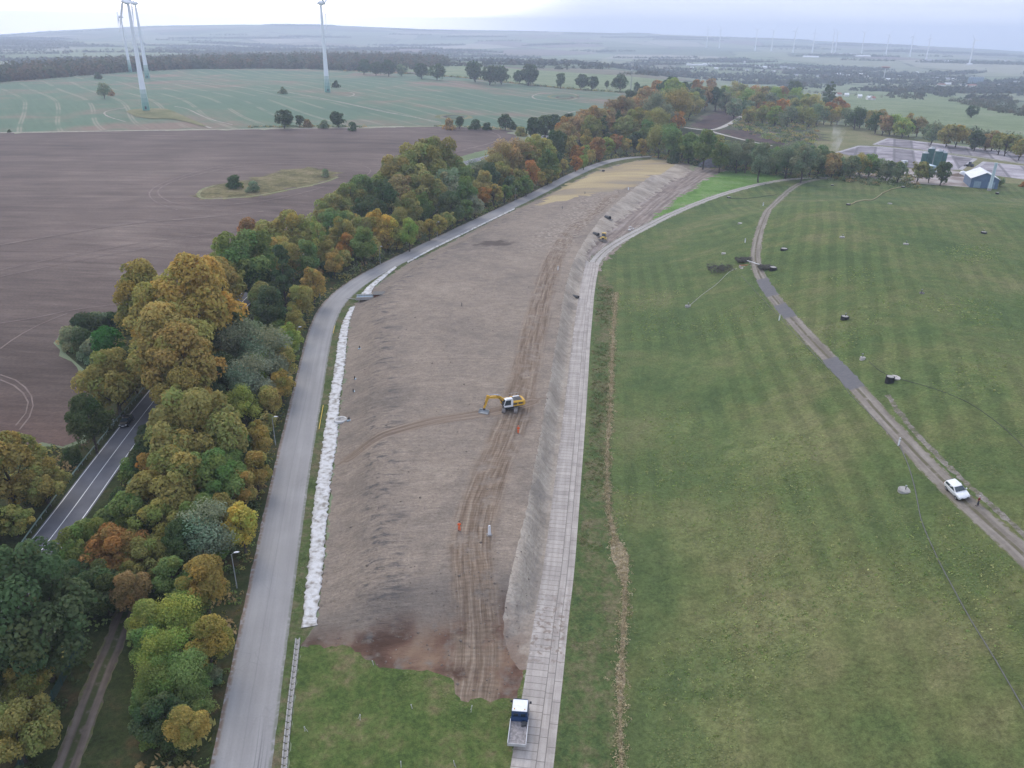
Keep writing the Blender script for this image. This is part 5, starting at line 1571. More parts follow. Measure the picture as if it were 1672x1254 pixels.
def fit_height(base, ytop):
    lo, hi = 5.0, 250.0
    for _ in range(40):
        m = 0.5 * (lo + hi)
        if proj((base[0], base[1], base[2] + m))[1] > ytop: lo = m
        else: hi = m
    return lo
for (bx, by, ty, yaw, ph, lab) in ((239, 180.5, 3, -2.3, 0.45, 'tall white wind turbine nearest, on its own grass patch in the green field'), (213, 117.5, 27, -2.6, 0.1, 'smallest white wind turbine at left, by the wood edge behind the green field'),
                                   (241, 128, 5, -2.3, 0.9, 'white wind turbine half hidden behind the nearest tall turbine'), (535, 150.5, 5, -0.15, math.pi, 'white wind turbine alone on the green field crest, one blade hanging down')):
    b = at([(bx, by)])[0]
    h = fit_height(b, ty + 2)
    turbine(b, h, yaw, ph, h * 0.33, lab, 'turbines in the green field')
FT = [(1153.5, 78, 48), (1174, 79, 47), (1232.5, 83, 49.5), (1259, 83.7, 50), (1294.5, 86.4, 51), (1326, 86, 53.6), (1357, 87.7, 54), (1363, 86, 53), (1406, 87.7, 54), (1446, 90.4, 57.6), (1485, 92.8, 60), (1512, 97, 62.6), (1582.5, 104.5, 66.6)]
for k, (bx, by, ty) in enumerate(FT):
    b = at([(bx, by)])[0]
    h = fit_height(b, ty)
    turbine(b, h, -1.9 + 0.1 * math.sin(k * 2.3), 0.3 + 0.37 * k, h * 0.30, ('leftmost' if k == 0 else 'rightmost' if k == 12 else ordinal(k) + ' from left') + ' of the white wind turbines on the far horizon', 'wind turbines on the far horizon', False)

# ---- cars
def car_parts(o, paint, hood='same'):
    def sec(x, zb, zt, w, wt=None):
        wt = w * 0.94 if wt is None else wt
        zm = zb + (zt - zb) * 0.45
        return [(x, -w * 0.90, zb), (x, -w, zm), (x, -wt, zt - 0.03), (x, -wt * 0.85, zt), (x, wt * 0.85, zt), (x, wt, zt - 0.03), (x, w, zm), (x, w * 0.90, zb)]
    MB().quadstrip([sec(-2.2, .46, .92, .76), sec(-2.1, .32, 1.03, .86), (sec(-1.2, .27, 1.08, .91)), sec(0, .25, 1.05, .915), sec(1.05, .26, 1.03, .91), sec(1.65, .28, .95, .88), sec(2.05, .33, .82, .81), sec(2.2, .44, .68, .70)]).build('body', paint, o, bevel=0.03, smooth=True)
    def cab(x, z0, z1, w0, w1):
        return [(x, -w0, z0), (x, -w1, z1 - 0.04), (x, -w1 * 0.88, z1), (x, w1 * 0.88, z1), (x, w1, z1 - 0.04), (x, w0, z0)]
    MB().quadstrip([cab(-2.06, .96, 1.10, .76, .72), cab(-1.72, 1.0, 1.47, .82, .63), cab(-1.0, 1.0, 1.57, .84, .63), cab(0, 1.0, 1.59, .84, .64), cab(.38, 1.0, 1.53, .84, .62), cab(1.22, .98, 1.05, .82, .76)]).build('roof', paint, o, bevel=0.02, smooth=True)
    MB().quadstrip([[(.43, -.57, 1.525), (.43, .57, 1.525), (1.12, .70, 1.125), (1.12, -.70, 1.125)], [(.47, -.57, 1.545), (.47, .57, 1.545), (1.16, .70, 1.145), (1.16, -.70, 1.145)]]).build('windscreen', 'glass', o)
    MB().quadstrip([[(-1.78, -.56, 1.44), (-1.78, .56, 1.44), (-2.04, .64, 1.13), (-2.04, -.64, 1.13)], [(-1.82, -.56, 1.46), (-1.82, .56, 1.46), (-2.08, .64, 1.15), (-2.08, -.64, 1.15)]]).build('rear_window', 'glass', o)
    for s in (-1, 1):
        a = [(-1.55, s * .655, 1.42), (.30, s * .645, 1.45), (.85, s * .795, 1.10), (-1.70, s * .805, 1.12)]
        bq = [(x, y + s * 0.022, z + 0.01) for x, y, z in a]
        MB().quadstrip([a, bq]).build('side_window', 'glass', o)
        MB().box((-0.35, s * .75, 1.28), (.07, .12, .36)).build('door_pillar', paint, o)
        MB().box((.78, s * 0.98, 1.12), (.16, .20, .14)).build('mirror', paint, o, bevel=0.03)
        hl = MB().box((2.0, s * .62, .74), (.34, .34, .15)).build('headlight', 'lamp', o, bevel=0.03)
        MB().box((-2.14, s * .70, .86), (.12, .22, .20)).build('tail_light', 'redpaint', o, bevel=0.02)
        for x in (-1.35, 1.38):
            w = MB().cyl((x, s * .72, .34), (x, s * .935, .34), .34, k=20).build('wheel', 'black', o, smooth=True)
            MB().cyl((x, s * .93, .34), (x, s * .95, .34), .215, k=14).build('rim', 'rim', w, smooth=True)
    MB().box((2.19, 0, .50), (.06, 1.2, .16)).build('grille', 'dark', o)
    MB().box((2.215, 0, .55), (.03, .5, .10)).build('number_plate', 'white', o)

def car(px, p0, p1, paint, label, lane=0.0):
    p = at([px])[0]
    rz = heading(p0, p1)
    o = empty('parked_car' if 'parked' in label else 'car', (p[0], p[1], p[2] + 0.02), 0)
    o.rotation_euler = slope_rot(p, rz)
    tag(o, label, 'car')
    car_parts(o, paint)
    return o
c1 = car((1563, 806), (1500, 745), (1600, 841), 'white', 'white hatchback parked on the gravel track over the mown hill')
c1.scale = (1.04, 1.04, 1.04)
c2 = car((207, 692), (215, 683), (150, 755), 'carblack', 'black car driving on the dark country road between the trees')
c2.rotation_euler = slope_rot(at([(207, 692)])[0], heading((206, 715), (126, 825)))
c3 = car((409, 472), (420, 470), (392, 493), 'white', 'white car half hidden by trees on the country road')

# ---- flatbed lorry
def lorry():
    p = at([(848, 1190)])[0]
    rz = heading((845, 1210), (853, 1140))
    o = empty('flatbed_lorry', (p[0], p[1], p[2] + 0.02), 0)
    o.rotation_euler = slope_rot(p, rz)
    tag(o, 'blue and white crew-cab flatbed lorry parked on the concrete slab track', 'lorry')
    MB().box((0, 0, .62), (5.6, .8, .22)).box((-1.6, 0, .84), (3.0, 1.5, .16)).build('chassis', 'dark', o)
    def sec(x, zb, zt, wb, wt):
        return [(x, -wb, zb), (x, -wb, zb + (zt - zb) * .5), (x, -wt, zt), (x, wt, zt), (x, wb, zb + (zt - zb) * .5), (x, wb, zb)]
    cab = MB().quadstrip([sec(.38, .6, 2.36, .99, .90), sec(.55, .55, 2.44, 1.0, .91), sec(2.05, .55, 2.46, 1.0, .90), sec(2.30, .55, 2.36, 1.0, .88), sec(2.85, .55, 1.50, .98, .92), sec(3.10, .55, 1.28, .92, .82), sec(3.18, .60, .95, .86, .80)]).build('cab', 'blue', o, bevel=0.03, smooth=True)
    MB().quadstrip([[(.36, -.92, 2.40), (.36, .92, 2.40), (.36, .86, 2.50), (.36, -.86, 2.50)], [(2.12, -.93, 2.42), (2.12, .93, 2.42), (2.08, .86, 2.53), (2.08, -.86, 2.53)]]).build('roof', 'white', cab, bevel=0.02, smooth=True)
    MB().quadstrip([[(2.36, -.80, 2.32), (2.36, .80, 2.32), (2.83, .86, 1.55), (2.83, -.86, 1.55)], [(2.40, -.80, 2.34), (2.40, .80, 2.34), (2.87, .86, 1.57), (2.87, -.86, 1.57)]]).build('windscreen', 'glass', cab)
    MB().quadstrip([[(2.84, -.90, 1.53), (2.84, .90, 1.53), (3.10, .80, 1.31), (3.10, -.80, 1.31)], [(2.84, -.90, 1.57), (2.84, .90, 1.57), (3.13, .80, 1.34), (3.13, -.80, 1.34)]]).build('bonnet', 'white', cab)
    for s in (-1, 1):
        MB().box((.358, s * .45, 1.85), (.03, .55, .42)).build('rear_window', 'glass', cab)
        for x in (.95, 1.75):
            MB().box((x, s * .985, 1.80), (.62, .05, .50)).build('side_window', 'glass', cab)
        MB().box((2.45, s * 1.16, 1.75), (.10, .26, .36)).build('mirror', 'dark', o, bevel=0.02)
        MB().box((3.17, s * .65, .85), (.06, .30, .18)).build('headlight', 'lamp', cab)
        MB().cyl((.62, s * .62, 2.5), (.62, s * .62, 2.60), .07, k=10).build('beacon', 'yellow', cab)
        MB().box((-1.52, s * 1.06, 1.16), (3.42, .05, .42)).build('side_board', 'white', o)
        for x, wd in ((2.25, .26), (-1.75, .46)):
            w = MB().cyl((x, s * (1.0 - wd), .40), (x, s * 1.0, .40), .40, k=20).build('wheel', 'black', o, smooth=True)
            MB().cyl((x, s * .99, .40), (x, s * 1.012, .40), .22, k=12).build('rim', 'rim', w, smooth=True)
    MB().box((-1.52, 0, .94), (3.40, 2.08, .06)).build('load_bed', 'bedfloor', o)
    MB().box((-3.28, 0, 1.10), (.12, 2.16, .40)).build('tailboard', 'grey', o, bevel=0.02)
    MB().box((.22, 0, 1.30), (.06, 2.10, .70)).build('headboard', 'blue', o)
    MB().box((-.25, -.55, 1.12), (.55, .60, .30), 0.2).build('toolbox', 'dark', o, bevel=0.02)
    MB().tube([(-.5, -.35, 1.0), (-.35, -.3, 1.3), (-.1, -.25, 1.0)], .03, 6).build('bracket', 'chrome', o)
    MB().box((3.2, 0, .52), (.10, 1.7, .20)).build('bumper', 'dark', o, bevel=0.02)
lorry()

# ---- excavator
def track_mb(L_, w, h):
    n = 10
    pr = []
    for k in range(n + 1):
        a = -math.pi / 2 + math.pi * k / n
        pr.append((L_ / 2 - h / 2 + h / 2 * math.cos(a), h / 2 + h / 2 * math.sin(a)))
    for k in range(n + 1):
        a = math.pi / 2 + math.pi * k / n
        pr.append((-L_ / 2 + h / 2 + h / 2 * math.cos(a), h / 2 + h / 2 * math.sin(a)))
    m = MB().prism(pr, -w / 2, w / 2)
    for x in np.arange(-L_ / 2 + h / 2, L_ / 2 - h / 2, 0.2):
        m.box((x, 0, h + 0.015), (0.06, w, 0.05)); m.box((x, 0, -0.0), (0.06, w, 0.04))
    for k in range(5):
        for sg in (1, -1):
            a = math.pi * (k + 0.5) / 5 - math.pi / 2
            m.box((sg * (L_ / 2 - h / 2 + (h / 2 + .01) * math.cos(a)), 0, h / 2 + (h / 2 + .01) * math.sin(a)), (0.06, w, 0.06))
    return m
def bar(m, a, b, w, h0, h1):
    """tapered box beam from a to b in the xz plane"""
    a = np.array(a, float); b = np.array(b, float)
    d = (b - a)[[0, 2]]; d /= np.hypot(*d); n = np.array([-d[1], d[0]])
    r = lambda p, h: [(p[0] + n[0] * h / 2, p[1] - w / 2, p[2] + n[1] * h / 2), (p[0] + n[0] * h / 2, p[1] + w / 2, p[2] + n[1] * h / 2), (p[0] - n[0] * h / 2, p[1] + w / 2, p[2] - n[1] * h / 2), (p[0] - n[0] * h / 2, p[1] - w / 2, p[2] - n[1] * h / 2)]
    return m.quadstrip([r(a, h0), r(b, h1)])
def excavator():
    p = at([(833, 668)])[0]
    yaw = math.atan2(-0.34, -0.94)
    o = empty('excavator', (p[0], p[1], p[2] - 0.05), yaw)
    tag(o, 'orange and white crawler excavator grading the bare soil plateau', 'excavator')
    fr = empty('undercarriage', (0, 0, 0)); fr.parent = o; fr.rotation_euler = (0, 0, -yaw - math.pi / 2 - 0.06)
    for s in (-1, 1):
        t = track_mb(4.3, .70, .95).build('crawler_track', 'mud', fr, loc=(0, s * 1.25, 0))
    MB().box((0, 0, .72), (2.2, 2.0, .40)).cyl((0, 0, .85), (0, 0, 1.18), .75, k=20).build('track_frame', 'dark', fr, bevel=0.02)
    MB().box((-.35, 0, 1.24), (4.2, 2.6, .16)).build('platform', 'dark', o)
    def bs(x, w, z0, z1):
        return [(x, -w, z0), (x, -w, z1 - .2), (x, -w + .2, z1), (x, w - .2, z1), (x, w, z1 - .2), (x, w, z0)]
    MB().quadstrip([bs(-3.05, .85, 1.35, 2.0), bs(-2.95, 1.15, 1.3, 2.25), bs(-2.5, 1.42, 1.3, 2.38)]).build('counterweight', 'yellow', o, bevel=0.04, smooth=True)
    body = MB().quadstrip([bs(-2.5, 1.42, 1.32, 2.38), bs(-.2, 1.42, 1.32, 2.42)]).build('engine_housing', 'yellow', o, bevel=0.03)
    MB().box((-.6, 1.425, 1.85), (.9, .03, .36)).box((-1.8, 1.425, 1.9), (.95, .03, .36)).build('side_grille', 'dark', body)
    MB().box((-1.35, .15, 2.44), (1.9, 1.7, .10)).box((-1.5, -.1, 2.52), (1.2, .9, .08)).build('top_grille', 'dark', body, bevel=0.02)
    MB().box((-1.5, -.75, 2.50), (1.4, .45, .16)).build('engine_hatch', 'white', body, bevel=0.03)
    MB().cyl((-2.2, -.9, 2.35), (-2.2, -.9, 2.85), .07, k=10).build('exhaust', 'dark', o)
    MB().box((.85, -.95, 1.75), (1.9, .9, .95)).build('tank_housing', 'yellow', o, bevel=0.04)
    MB().tube([(-.2, -1.4, 2.4), (-.2, -1.4, 3.0), (-2.2, -1.4, 3.0), (-2.2, -1.4, 2.4)], .03, 6).build('handrail', 'steel', o)
    # cab, on the left hand side
    cp = [(-.15, 1.3), (1.75, 1.3), (1.95, 1.75), (1.55, 2.95), (1.35, 3.05), (-.05, 3.05), (-.15, 2.9)]
    cab = MB().prism(cp, .48, 1.44).build('cab', 'white', o, bevel=0.03)
    MB().quadstrip([[(1.775, .54, 1.40), (1.775, 1.38, 1.40), (1.965, 1.38, 1.76), (1.965, .54, 1.76)], [(1.795, .54, 1.39), (1.795, 1.38, 1.39), (1.99, 1.38, 1.76), (1.99, .54, 1.76)]]).quadstrip([[(1.965, .54, 1.80), (1.965, 1.38, 1.80), (1.585, 1.38, 2.92), (1.585, .54, 2.92)], [(1.99, .54, 1.81), (1.99, 1.38, 1.81), (1.61, 1.38, 2.93), (1.61, .54, 2.93)]]).build('windscreen', 'glass', cab)
    MB().quadstrip([[(.35, 1.44, 1.75), (1.78, 1.44, 1.75), (1.42, 1.44, 2.85), (.35, 1.44, 2.85)], [(.35, 1.46, 1.75), (1.78, 1.46, 1.75), (1.42, 1.46, 2.85), (.35, 1.46, 2.85)]]).build('side_window', 'glass', cab)
    MB().box((.95, 1.475, 2.35), (.06, .02, 1.1)).build('door_frame', 'dark', cab)
    MB().box((.62, .96, 3.09), (1.3, .86, .07)).build('roof', 'white', cab, bevel=0.02)
    # front equipment
    bm_ = MB(); bar(bm_, (.75, 0, 1.75), (2.7, 0, 3.35), .52, .62, .66); bm_.build('boom', 'yellow', o, bevel=0.03)
    b2 = MB(); bar(b2, (2.55, 0, 3.3), (5.15, 0, 3.55), .46, .60, .42); b2.build('boom_extension', 'yellow', o, bevel=0.03)
    st = MB(); bar(st, (4.85, 0, 3.95), (5.75, 0, 1.15), .38, .62, .34); st.build('stick', 'yellow', o, bevel=0.03)
    MB().cyl((2.2, 0, 3.55), (3.9, 0, 4.05), .11).cyl((3.9, 0, 4.05), (4.9, 0, 4.15), .06).build('stick_cylinder', 'chrome', o)
    for s in (-1, 1):
        MB().cyl((1.4, s * .36, 1.45), (2.2, s * .36, 2.6), .10).cyl((2.2, s * .36, 2.6), (2.6, s * .34, 3.2), .06).build('boom_cylinder', 'dark', o)
    MB().cyl((5.2, 0, 3.3), (5.75, 0, 1.9), .09).build('bucket_cylinder', 'dark', o)
    MB().box((5.75, 0, .95), (.45, .45, .45)).build('tilt_hitch', 'dark', o, bevel=0.03)
    pr = [(-.55, .62), (-.60, .25), (-.40, .02), (.05, -.06), (.50, .02), (.50, .06), (.05, .0), (-.34, .08), (-.50, .28), (-.46, .62)]
    bk = MB().prism(pr, -1.05, 1.05)
    for s in (-1.05, 1.03):
        bk.prism([(-.55, .62), (-.60, .25), (-.40, .02), (.05, -.06), (.50, .04), (-.1, .5)], s, s + .03)
    k = bk.build('grading_bucket', 'steel', o, loc=(5.85, 0, .10)); k.rotation_euler = (0, 0.0, 0.85)
excavator()

# ---- bulldozer
def dozer():
    p = at([(985, 393)])[0]
    yaw = math.atan2(-0.93, -0.25)
    o = empty('bulldozer', (p[0], p[1], p[2] - 0.03), yaw)
    tag(o, 'small yellow bulldozer working at the foot of the combed soil slope', 'bulldozer')
    for s in (-1, 1):
        track_mb(3.3, .60, .95).build('crawler_track', 'mud', o, loc=(-.2, s * .98, 0))
        MB().box((-.2, s * .98, 1.05), (2.4, .62, .10)).build('fender', 'dyellow', o, bevel=0.02)
    MB().box((.55, 0, 1.25), (2.0, 1.15, .95)).build('engine_hood', 'dyellow', o, bevel=0.06)
    MB().box((1.57, 0, 1.25), (.05, .9, .75)).build('radiator_grille', 'dark', o)
    MB().cyl((.7, .3, 1.7), (.7, .3, 2.35), .07).build('exhaust', 'dark', o)
    cab = MB().prism([(-1.6, 1.1), (-.35, 1.1), (-.2, 1.7), (-.45, 2.85), (-1.55, 2.85)], -.72, .72).build('cab', 'glass', o, bevel=0.03)
    MB().box((-1.0, 0, 2.92), (1.35, 1.6, .14)).build('roof', 'dyellow', cab, bevel=0.04)
    for x, y in ((-.42, .70), (-.42, -.70), (-1.55, .70), (-1.55, -.70)):
        MB().box((x, y, 2.0), (.10, .10, 1.7)).build('roof_post', 'dyellow', cab)
    for s in (-1, 1):
        bar(MB(), (-.2, 0, .55), (2.0, 0, .5), .16, .22, .18).build('push_arm', 'dyellow', o, loc=(0, s * 1.38, 0))
    MB().prism([(2.0, .02), (2.1, .25), (2.06, .7), (2.2, 1.05), (2.28, 1.05), (2.18, .7), (2.2, .25), (2.12, .02)], -1.65, 1.65).build('blade', 'mud', o)
dozer()

# ---- people
def skin_mesh(name, verts, edges, radii, mat, sub=1):
    me = bpy.data.meshes.new(name)
    me.from_pydata(verts, edges, [])
    o = bpy.data.objects.new(name + '_tmp', me)
    COL.objects.link(o)
    md = o.modifiers.new('skin', 'SKIN')
    md.use_smooth_shade = True
    sk = me.skin_vertices[0].data
    for i, r_ in enumerate(radii):
        sk[i].radius = (r_, r_) if not isinstance(r_, tuple) else r_
    sk[0].use_root = True
    s_ = o.modifiers.new('sub', 'SUBSURF'); s_.levels = sub; s_.render_levels = sub
    dg = bpy.context.evaluated_depsgraph_get()
    dg.update()
    out = bpy.data.meshes.new_from_object(o.evaluated_get(dg))
    out.name = name
    bpy.data.objects.remove(o)
    out.materials.clear(); out.materials.append(MT[mat])
    return out
def person(px, yaw, jacket, trousers, hat, label, bend=0.0):
    p = at([px])[0]
    o = empty('person', (p[0], p[1], p[2]), yaw)
    tag(o, label, 'person')
    V = [(0, 0, .95), (0, 0, 1.12), (.01 + bend * .1, 0, 1.38), (.02 + bend * .15, 0, 1.50), (.03 + bend * .2, 0, 1.60), (.05 + bend * .22, 0, 1.70)]
    Rr = [(.15, .12), (.14, .115), (.16, .12), .055, (.085, .10), (.075, .09)]
    E = [(0, 1), (1, 2), (2, 3), (3, 4), (4, 5)]
    arms = {}
    for s in (-1, 1):
        n = len(V)
        V += [(.01 + bend * .1, s * .19, 1.40), (.03 + bend * .15, s * .25, 1.13), (.18 + bend * .2, s * .22, .97), (.24 + bend * .2, s * .215, .92)]
        Rr += [.062, .048, .034, (.040, .026)]
        E += [(2, n), (n, n + 1), (n + 1, n + 2), (n + 2, n + 3)]
        arms[s] = n
        h = n + 3; b0 = V[h]
        for j, (dy, ln) in enumerate(((-.030, .060), (-.010, .072), (.010, .068), (.028, .052))):
            m = len(V)
            V += [(b0[0] + .045, b0[1] + dy, b0[2] - .02), (b0[0] + .05 + ln * .5, b0[1] + dy, b0[2] - .05), (b0[0] + .045 + ln * .6, b0[1] + dy, b0[2] - .085)]
            Rr += [.0095, .009, .008]
            E += [(h, m), (m, m + 1), (m + 1, m + 2)]
        m = len(V)
        V += [(b0[0] + .01, b0[1] - s * .045, b0[2] - .01), (b0[0] + .05, b0[1] - s * .06, b0[2] - .04)]
        Rr += [.011, .009]
        E += [(h, m), (m, m + 1)]
    for s in (-1, 1):
        n = len(V)
        V += [(0, s * .09, .90), (.02 + s * .06, s * .10, .50), (-.01 + s * .10, s * .105, .09), (.14 + s * .10, s * .115, .045)]
        Rr += [.085, .060, .045, (.045, .035)]
        E += [(0, n), (n, n + 1), (n + 1, n + 2), (n + 2, n + 3)]
    body = link('body', skin_mesh('body', V, E, Rr, 'skin'), o)
    # face
    hx = V[5][0]
    fc = MB().tube([(hx + .075, 0, 1.665), (hx + .105, 0, 1.635)], [.012, .018], 6)
    fc.build('nose', 'skin', body)
    for s in (-1, 1):
        MB().box((hx + .078, s * .032, 1.675), (.015, .02, .012)).build('eye', 'dark', body)
        MB().box((hx - .005, s * .092, 1.66), (.03, .015, .06)).build('ear', 'skin', body)
    MB().box((hx + .074, 0, 1.595), (.012, .045, .010)).build('mouth', 'redpaint', body)
    # clothes
    jv = [(0, 0, .92), (0, 0, 1.12), (.01 + bend * .1, 0, 1.38), (.015 + bend * .13, 0, 1.475)]
    jr = [(.185, .15), (.175, .145), (.19, .15), .085]
    je = [(0, 1), (1, 2), (2, 3)]
    for s in (-1, 1):
        n = len(jv)
        a = arms[s]
        jv += [V[a], V[a + 1], tuple(np.array(V[a + 2]) * .9 + np.array(V[a + 1]) * .1)]
        jr += [.085, .070, .055]
        je += [(2, n), (n, n + 1), (n + 1, n + 2)]
    link('jacket', skin_mesh('jacket', jv, je, jr, jacket), o)
    tv = [(0, 0, .97), (0, 0, .88)]; tr_ = [(.165, .135), (.16, .135)]; te = [(0, 1)]
    for s in (-1, 1):
        n = len(tv)
        tv += [(0, s * .095, .80), (.02 + s * .06, s * .10, .50), (-.01 + s * .10, s * .105, .12)]
        tr_ += [.105, .080, .068]
        te += [(1, n), (n, n + 1), (n + 1, n + 2)]
        MB().box((.06 + s * .10, s * .115, .05), (.30, .11, .11)).build('shoe', 'dark', o, bevel=0.03)
    link('trousers', skin_mesh('trousers', tv, te, tr_, trousers), o)
    MB().lathe([(.118, 1.66), (.122, 1.70), (.10, 1.77), (.05, 1.81), (.005, 1.815)], 14, (hx - .01, 0, 0)).build('hat' if hat != 'hair' else 'hair', hat, o, smooth=True)
    return o
person((750, 867), R(100), 'hivis', 'hivis', 'hair', 'worker in bright orange workwear walking beside the wheel ruts', 0.2)
person((846, 708), R(80), 'hivis', 'hivis', 'redpaint', 'worker in bright orange workwear standing in front of the excavator', 0.1)
person((1596, 826), R(150), 'maroon', 'navy', 'grey', 'person in a dark red jacket walking past the white car')
# ------------------------------------------------------------------ street lamps
LAMP_PX = [(387, 960, 906), (450, 727, 673), (489, 572, 535), (523, 489, 449), (621, 431, 394), (714, 388, 359), (841, 330, 304), (962, 268, 249)]
def lamps():
    pr = None
    for k, (x, yb, yt) in enumerate(LAMP_PX):
        b = at([(x, yb)])[0]
        d = np.argmin(np.hypot(road_w[:, 0] - b[0], road_w[:, 1] - b[1]))
        yaw = math.atan2(road_w[d, 1] - b[1], road_w[d, 0] - b[0])
        if pr is None:
            o = empty('street_lamp', b, yaw)
            MB().lathe([(.10, -.2), (.10, 1.0), (.07, 1.05), (.055, 6.2)], 10).build('pole', 'steel', o, smooth=True)
            MB().tube([(0, 0, 6.15), (.15, 0, 6.35), (.5, 0, 6.45)], .035, 8).build('arm', 'steel', o)
            h = MB().quadstrip([[(.35, -.10, 6.42), (.35, .10, 6.42), (.35, .07, 6.52), (.35, -.07, 6.52)], [(.75, -.17, 6.42), (.75, .17, 6.42), (.75, .12, 6.58), (.75, -.12, 6.58)], [(1.15, -.08, 6.44), (1.15, .08, 6.44), (1.15, .05, 6.50), (1.15, -.05, 6.50)]]).build('lamp_head', 'lamp', o, bevel=0.02)
            pr = o
        else:
            o = pr.copy(); COL.objects.link(o)
            for ch in pr.children:
                c = ch.copy(); COL.objects.link(c); c.parent = o
            o.location = b; o.rotation_euler = (0, 0, yaw)
        tag(o, ('nearest' if k == 0 else 'farthest' if k == 7 else ordinal(k) + ' nearest') + ' of the grey street lamps along the grey road', 'street lamp', 'street lamps along the grey road')
bpy.context.view_layer.update()
lamps()

# ------------------------------------------------------------------ fleece along the foot of the fill
def ribbon_mesh(L_, R_, step, na, zfun, name, mat, wob=0.0, seed=1):
    r = np.random.default_rng(seed)
    a = resample(L_, step); n = len(a)
    b = np.asarray(R_)
    s = np.concatenate([[0], np.cumsum(np.hypot(*np.diff(b, axis=0).T))])
    t = np.linspace(0, s[-1], n)
    b = np.stack([np.interp(t, s, b[:, 0]), np.interp(t, s, b[:, 1])], 1)
    u = np.linspace(0, 1, na)
    e0 = r.normal(0, wob, n); e1 = r.normal(0, wob, n)
    P = a[:, None, :] * (1 - u)[None, :, None] + b[:, None, :] * u[None, :, None]
    d = (b - a); d /= np.maximum(np.hypot(d[:, 0], d[:, 1]), 1e-6)[:, None]
    P += d[:, None, :] * (e0[:, None] * (1 - u) ** 3 + e1[:, None] * u ** 3)[..., None]
    Z = Hgt(P[..., 0], P[..., 1]) + zfun(n, na, r)
    V = np.concatenate([P, Z[..., None]], 2).reshape(-1, 3)
    i = np.arange((n - 1) * na).reshape(n - 1, na)[:, :-1].ravel()
    F = np.stack([i, i + 1, i + na + 1, i + na], 1)
    lower = V.copy(); lower[:, 2] -= 0.05                     # a sheet with thickness
    m = len(V)
    edge = [(k, k + na) for k in range(0, (n - 1) * na, na)]
    F2 = np.concatenate([F, F[:, ::-1] + m, np.array([(p_, q_, q_ + m, p_ + m) for p_, q_ in edge]), np.array([(q_ + na - 1, p_ + na - 1, p_ + na - 1 + m, q_ + na - 1 + m) for p_, q_ in edge])])
    return npmesh(name, np.concatenate([V, lower]), F2, mat, smooth=True)
_b = B('white fleece', 0.9, 0.2)
_c = _b.ramp(_b.noise(1.2, 5), [(0.36, (0.30, 0.275, 0.24)), (0.47, (0.54, 0.525, 0.50)), (0.58, (0.66, 0.655, 0.645))])
_b.color(_c); _b.bump(_b.noise(1.0, 5, _b.map(_b.pos(), (0.7, 3.2, 1), (0, 0, R(20))), 0.65), 0.9, 0.25)
M_FLEECE = _b.m
def fl_z(n, na, r):
    return 0.10 + np.abs(r.normal(0, 0.025, (n, 1))) + r.normal(0, 0.018, (n, na))
def fleece(l, rgt, label):
    me = ribbon_mesh(W(l, 1), W(rgt, 1), 0.45, 6, fl_z, 'fleece_strip', M_FLEECE, 0.13, len(l))
    o = link('fleece_strip', me)
    tag(o, label, 'fleece', 'white geotextile fleece along the fill')
fleece([(493, 1026), (503, 930), (512, 830), (519, 775), (528, 720), (536, 668), (545, 610), (554, 545), (562, 520), (572, 502)], [(515, 1022), (529, 925), (530, 880), (536, 830), (542, 770), (551, 715), (552, 680), (555, 650), (563, 600), (565, 570), (569, 530), (580, 500)], 'long crumpled white fleece strip lying between grey road and bare soil')
fleece([(587, 484), (600, 468), (622, 451), (645, 435)], [(607, 484), (607, 472), (625, 456), (648, 437)], 'short white fleece strip behind the blue steel culvert frame')
fleece([(665, 427), (700, 408), (735, 391), (790, 364), (840, 340)], [(666, 429.5), (701, 410), (737, 392.5), (791, 365.7), (841, 341.6)], 'narrow white fleece strip along the far bend of the soil edge')

# shaft with a fleece collar
def shaft():
    b = at([(556, 687)])[0]
    o = empty('inspection_shaft', b)
    tag(o, 'round inspection shaft with raised white fleece collar beside the long fleece strip', 'shaft')
    MB().lathe([(1.45, -.3), (1.42, .42), (1.28, .50), (1.0, .46), (.95, .25)], 20).build('collar', M_FLEECE, o, smooth=True)
    MB().lathe([(.94, .0), (.94, .32), (.70, .38), (.05, .38)], 18).build('cover', 'concrete', o, smooth=False)
    MB().box((-.25, .1, .40), (.5, .35, .12), .4).build('lid', 'dark', o, bevel=.02)
    g = at([(570, 686)])[0]
    q = empty('vent_stub', g)
    tag(q, 'short black vent pipe right beside the fleece collared shaft', 'pipe')
    MB().cyl((0, 0, -.2), (0, 0, .7), .13).build('pipe', 'black', q)
    MB().box((0, -.3, .05), (.9, .5, .25), .3).build('foot', 'bluesteel', q, bevel=.03)
shaft()
for k, (x, y) in enumerate(((587, 569), (579, 619), (577, 640))):
    b = at([(x, y)])[0]
    o = empty('vent_stub', b, k)
    tag(o, ('farthest', 'middle', 'nearest')[k] + ' of three small dark vent stubs on the left shoulder of the soil', 'pipe', 'vent stubs on the left soil shoulder')
    MB().cyl((0, 0, -.2), (0, 0, .75), .12).build('pipe', 'black', o)
    MB().box((.1, -.25, .05), (.8, .5, .24), .3).build('foot', 'bluesteel', o, bevel=.03)

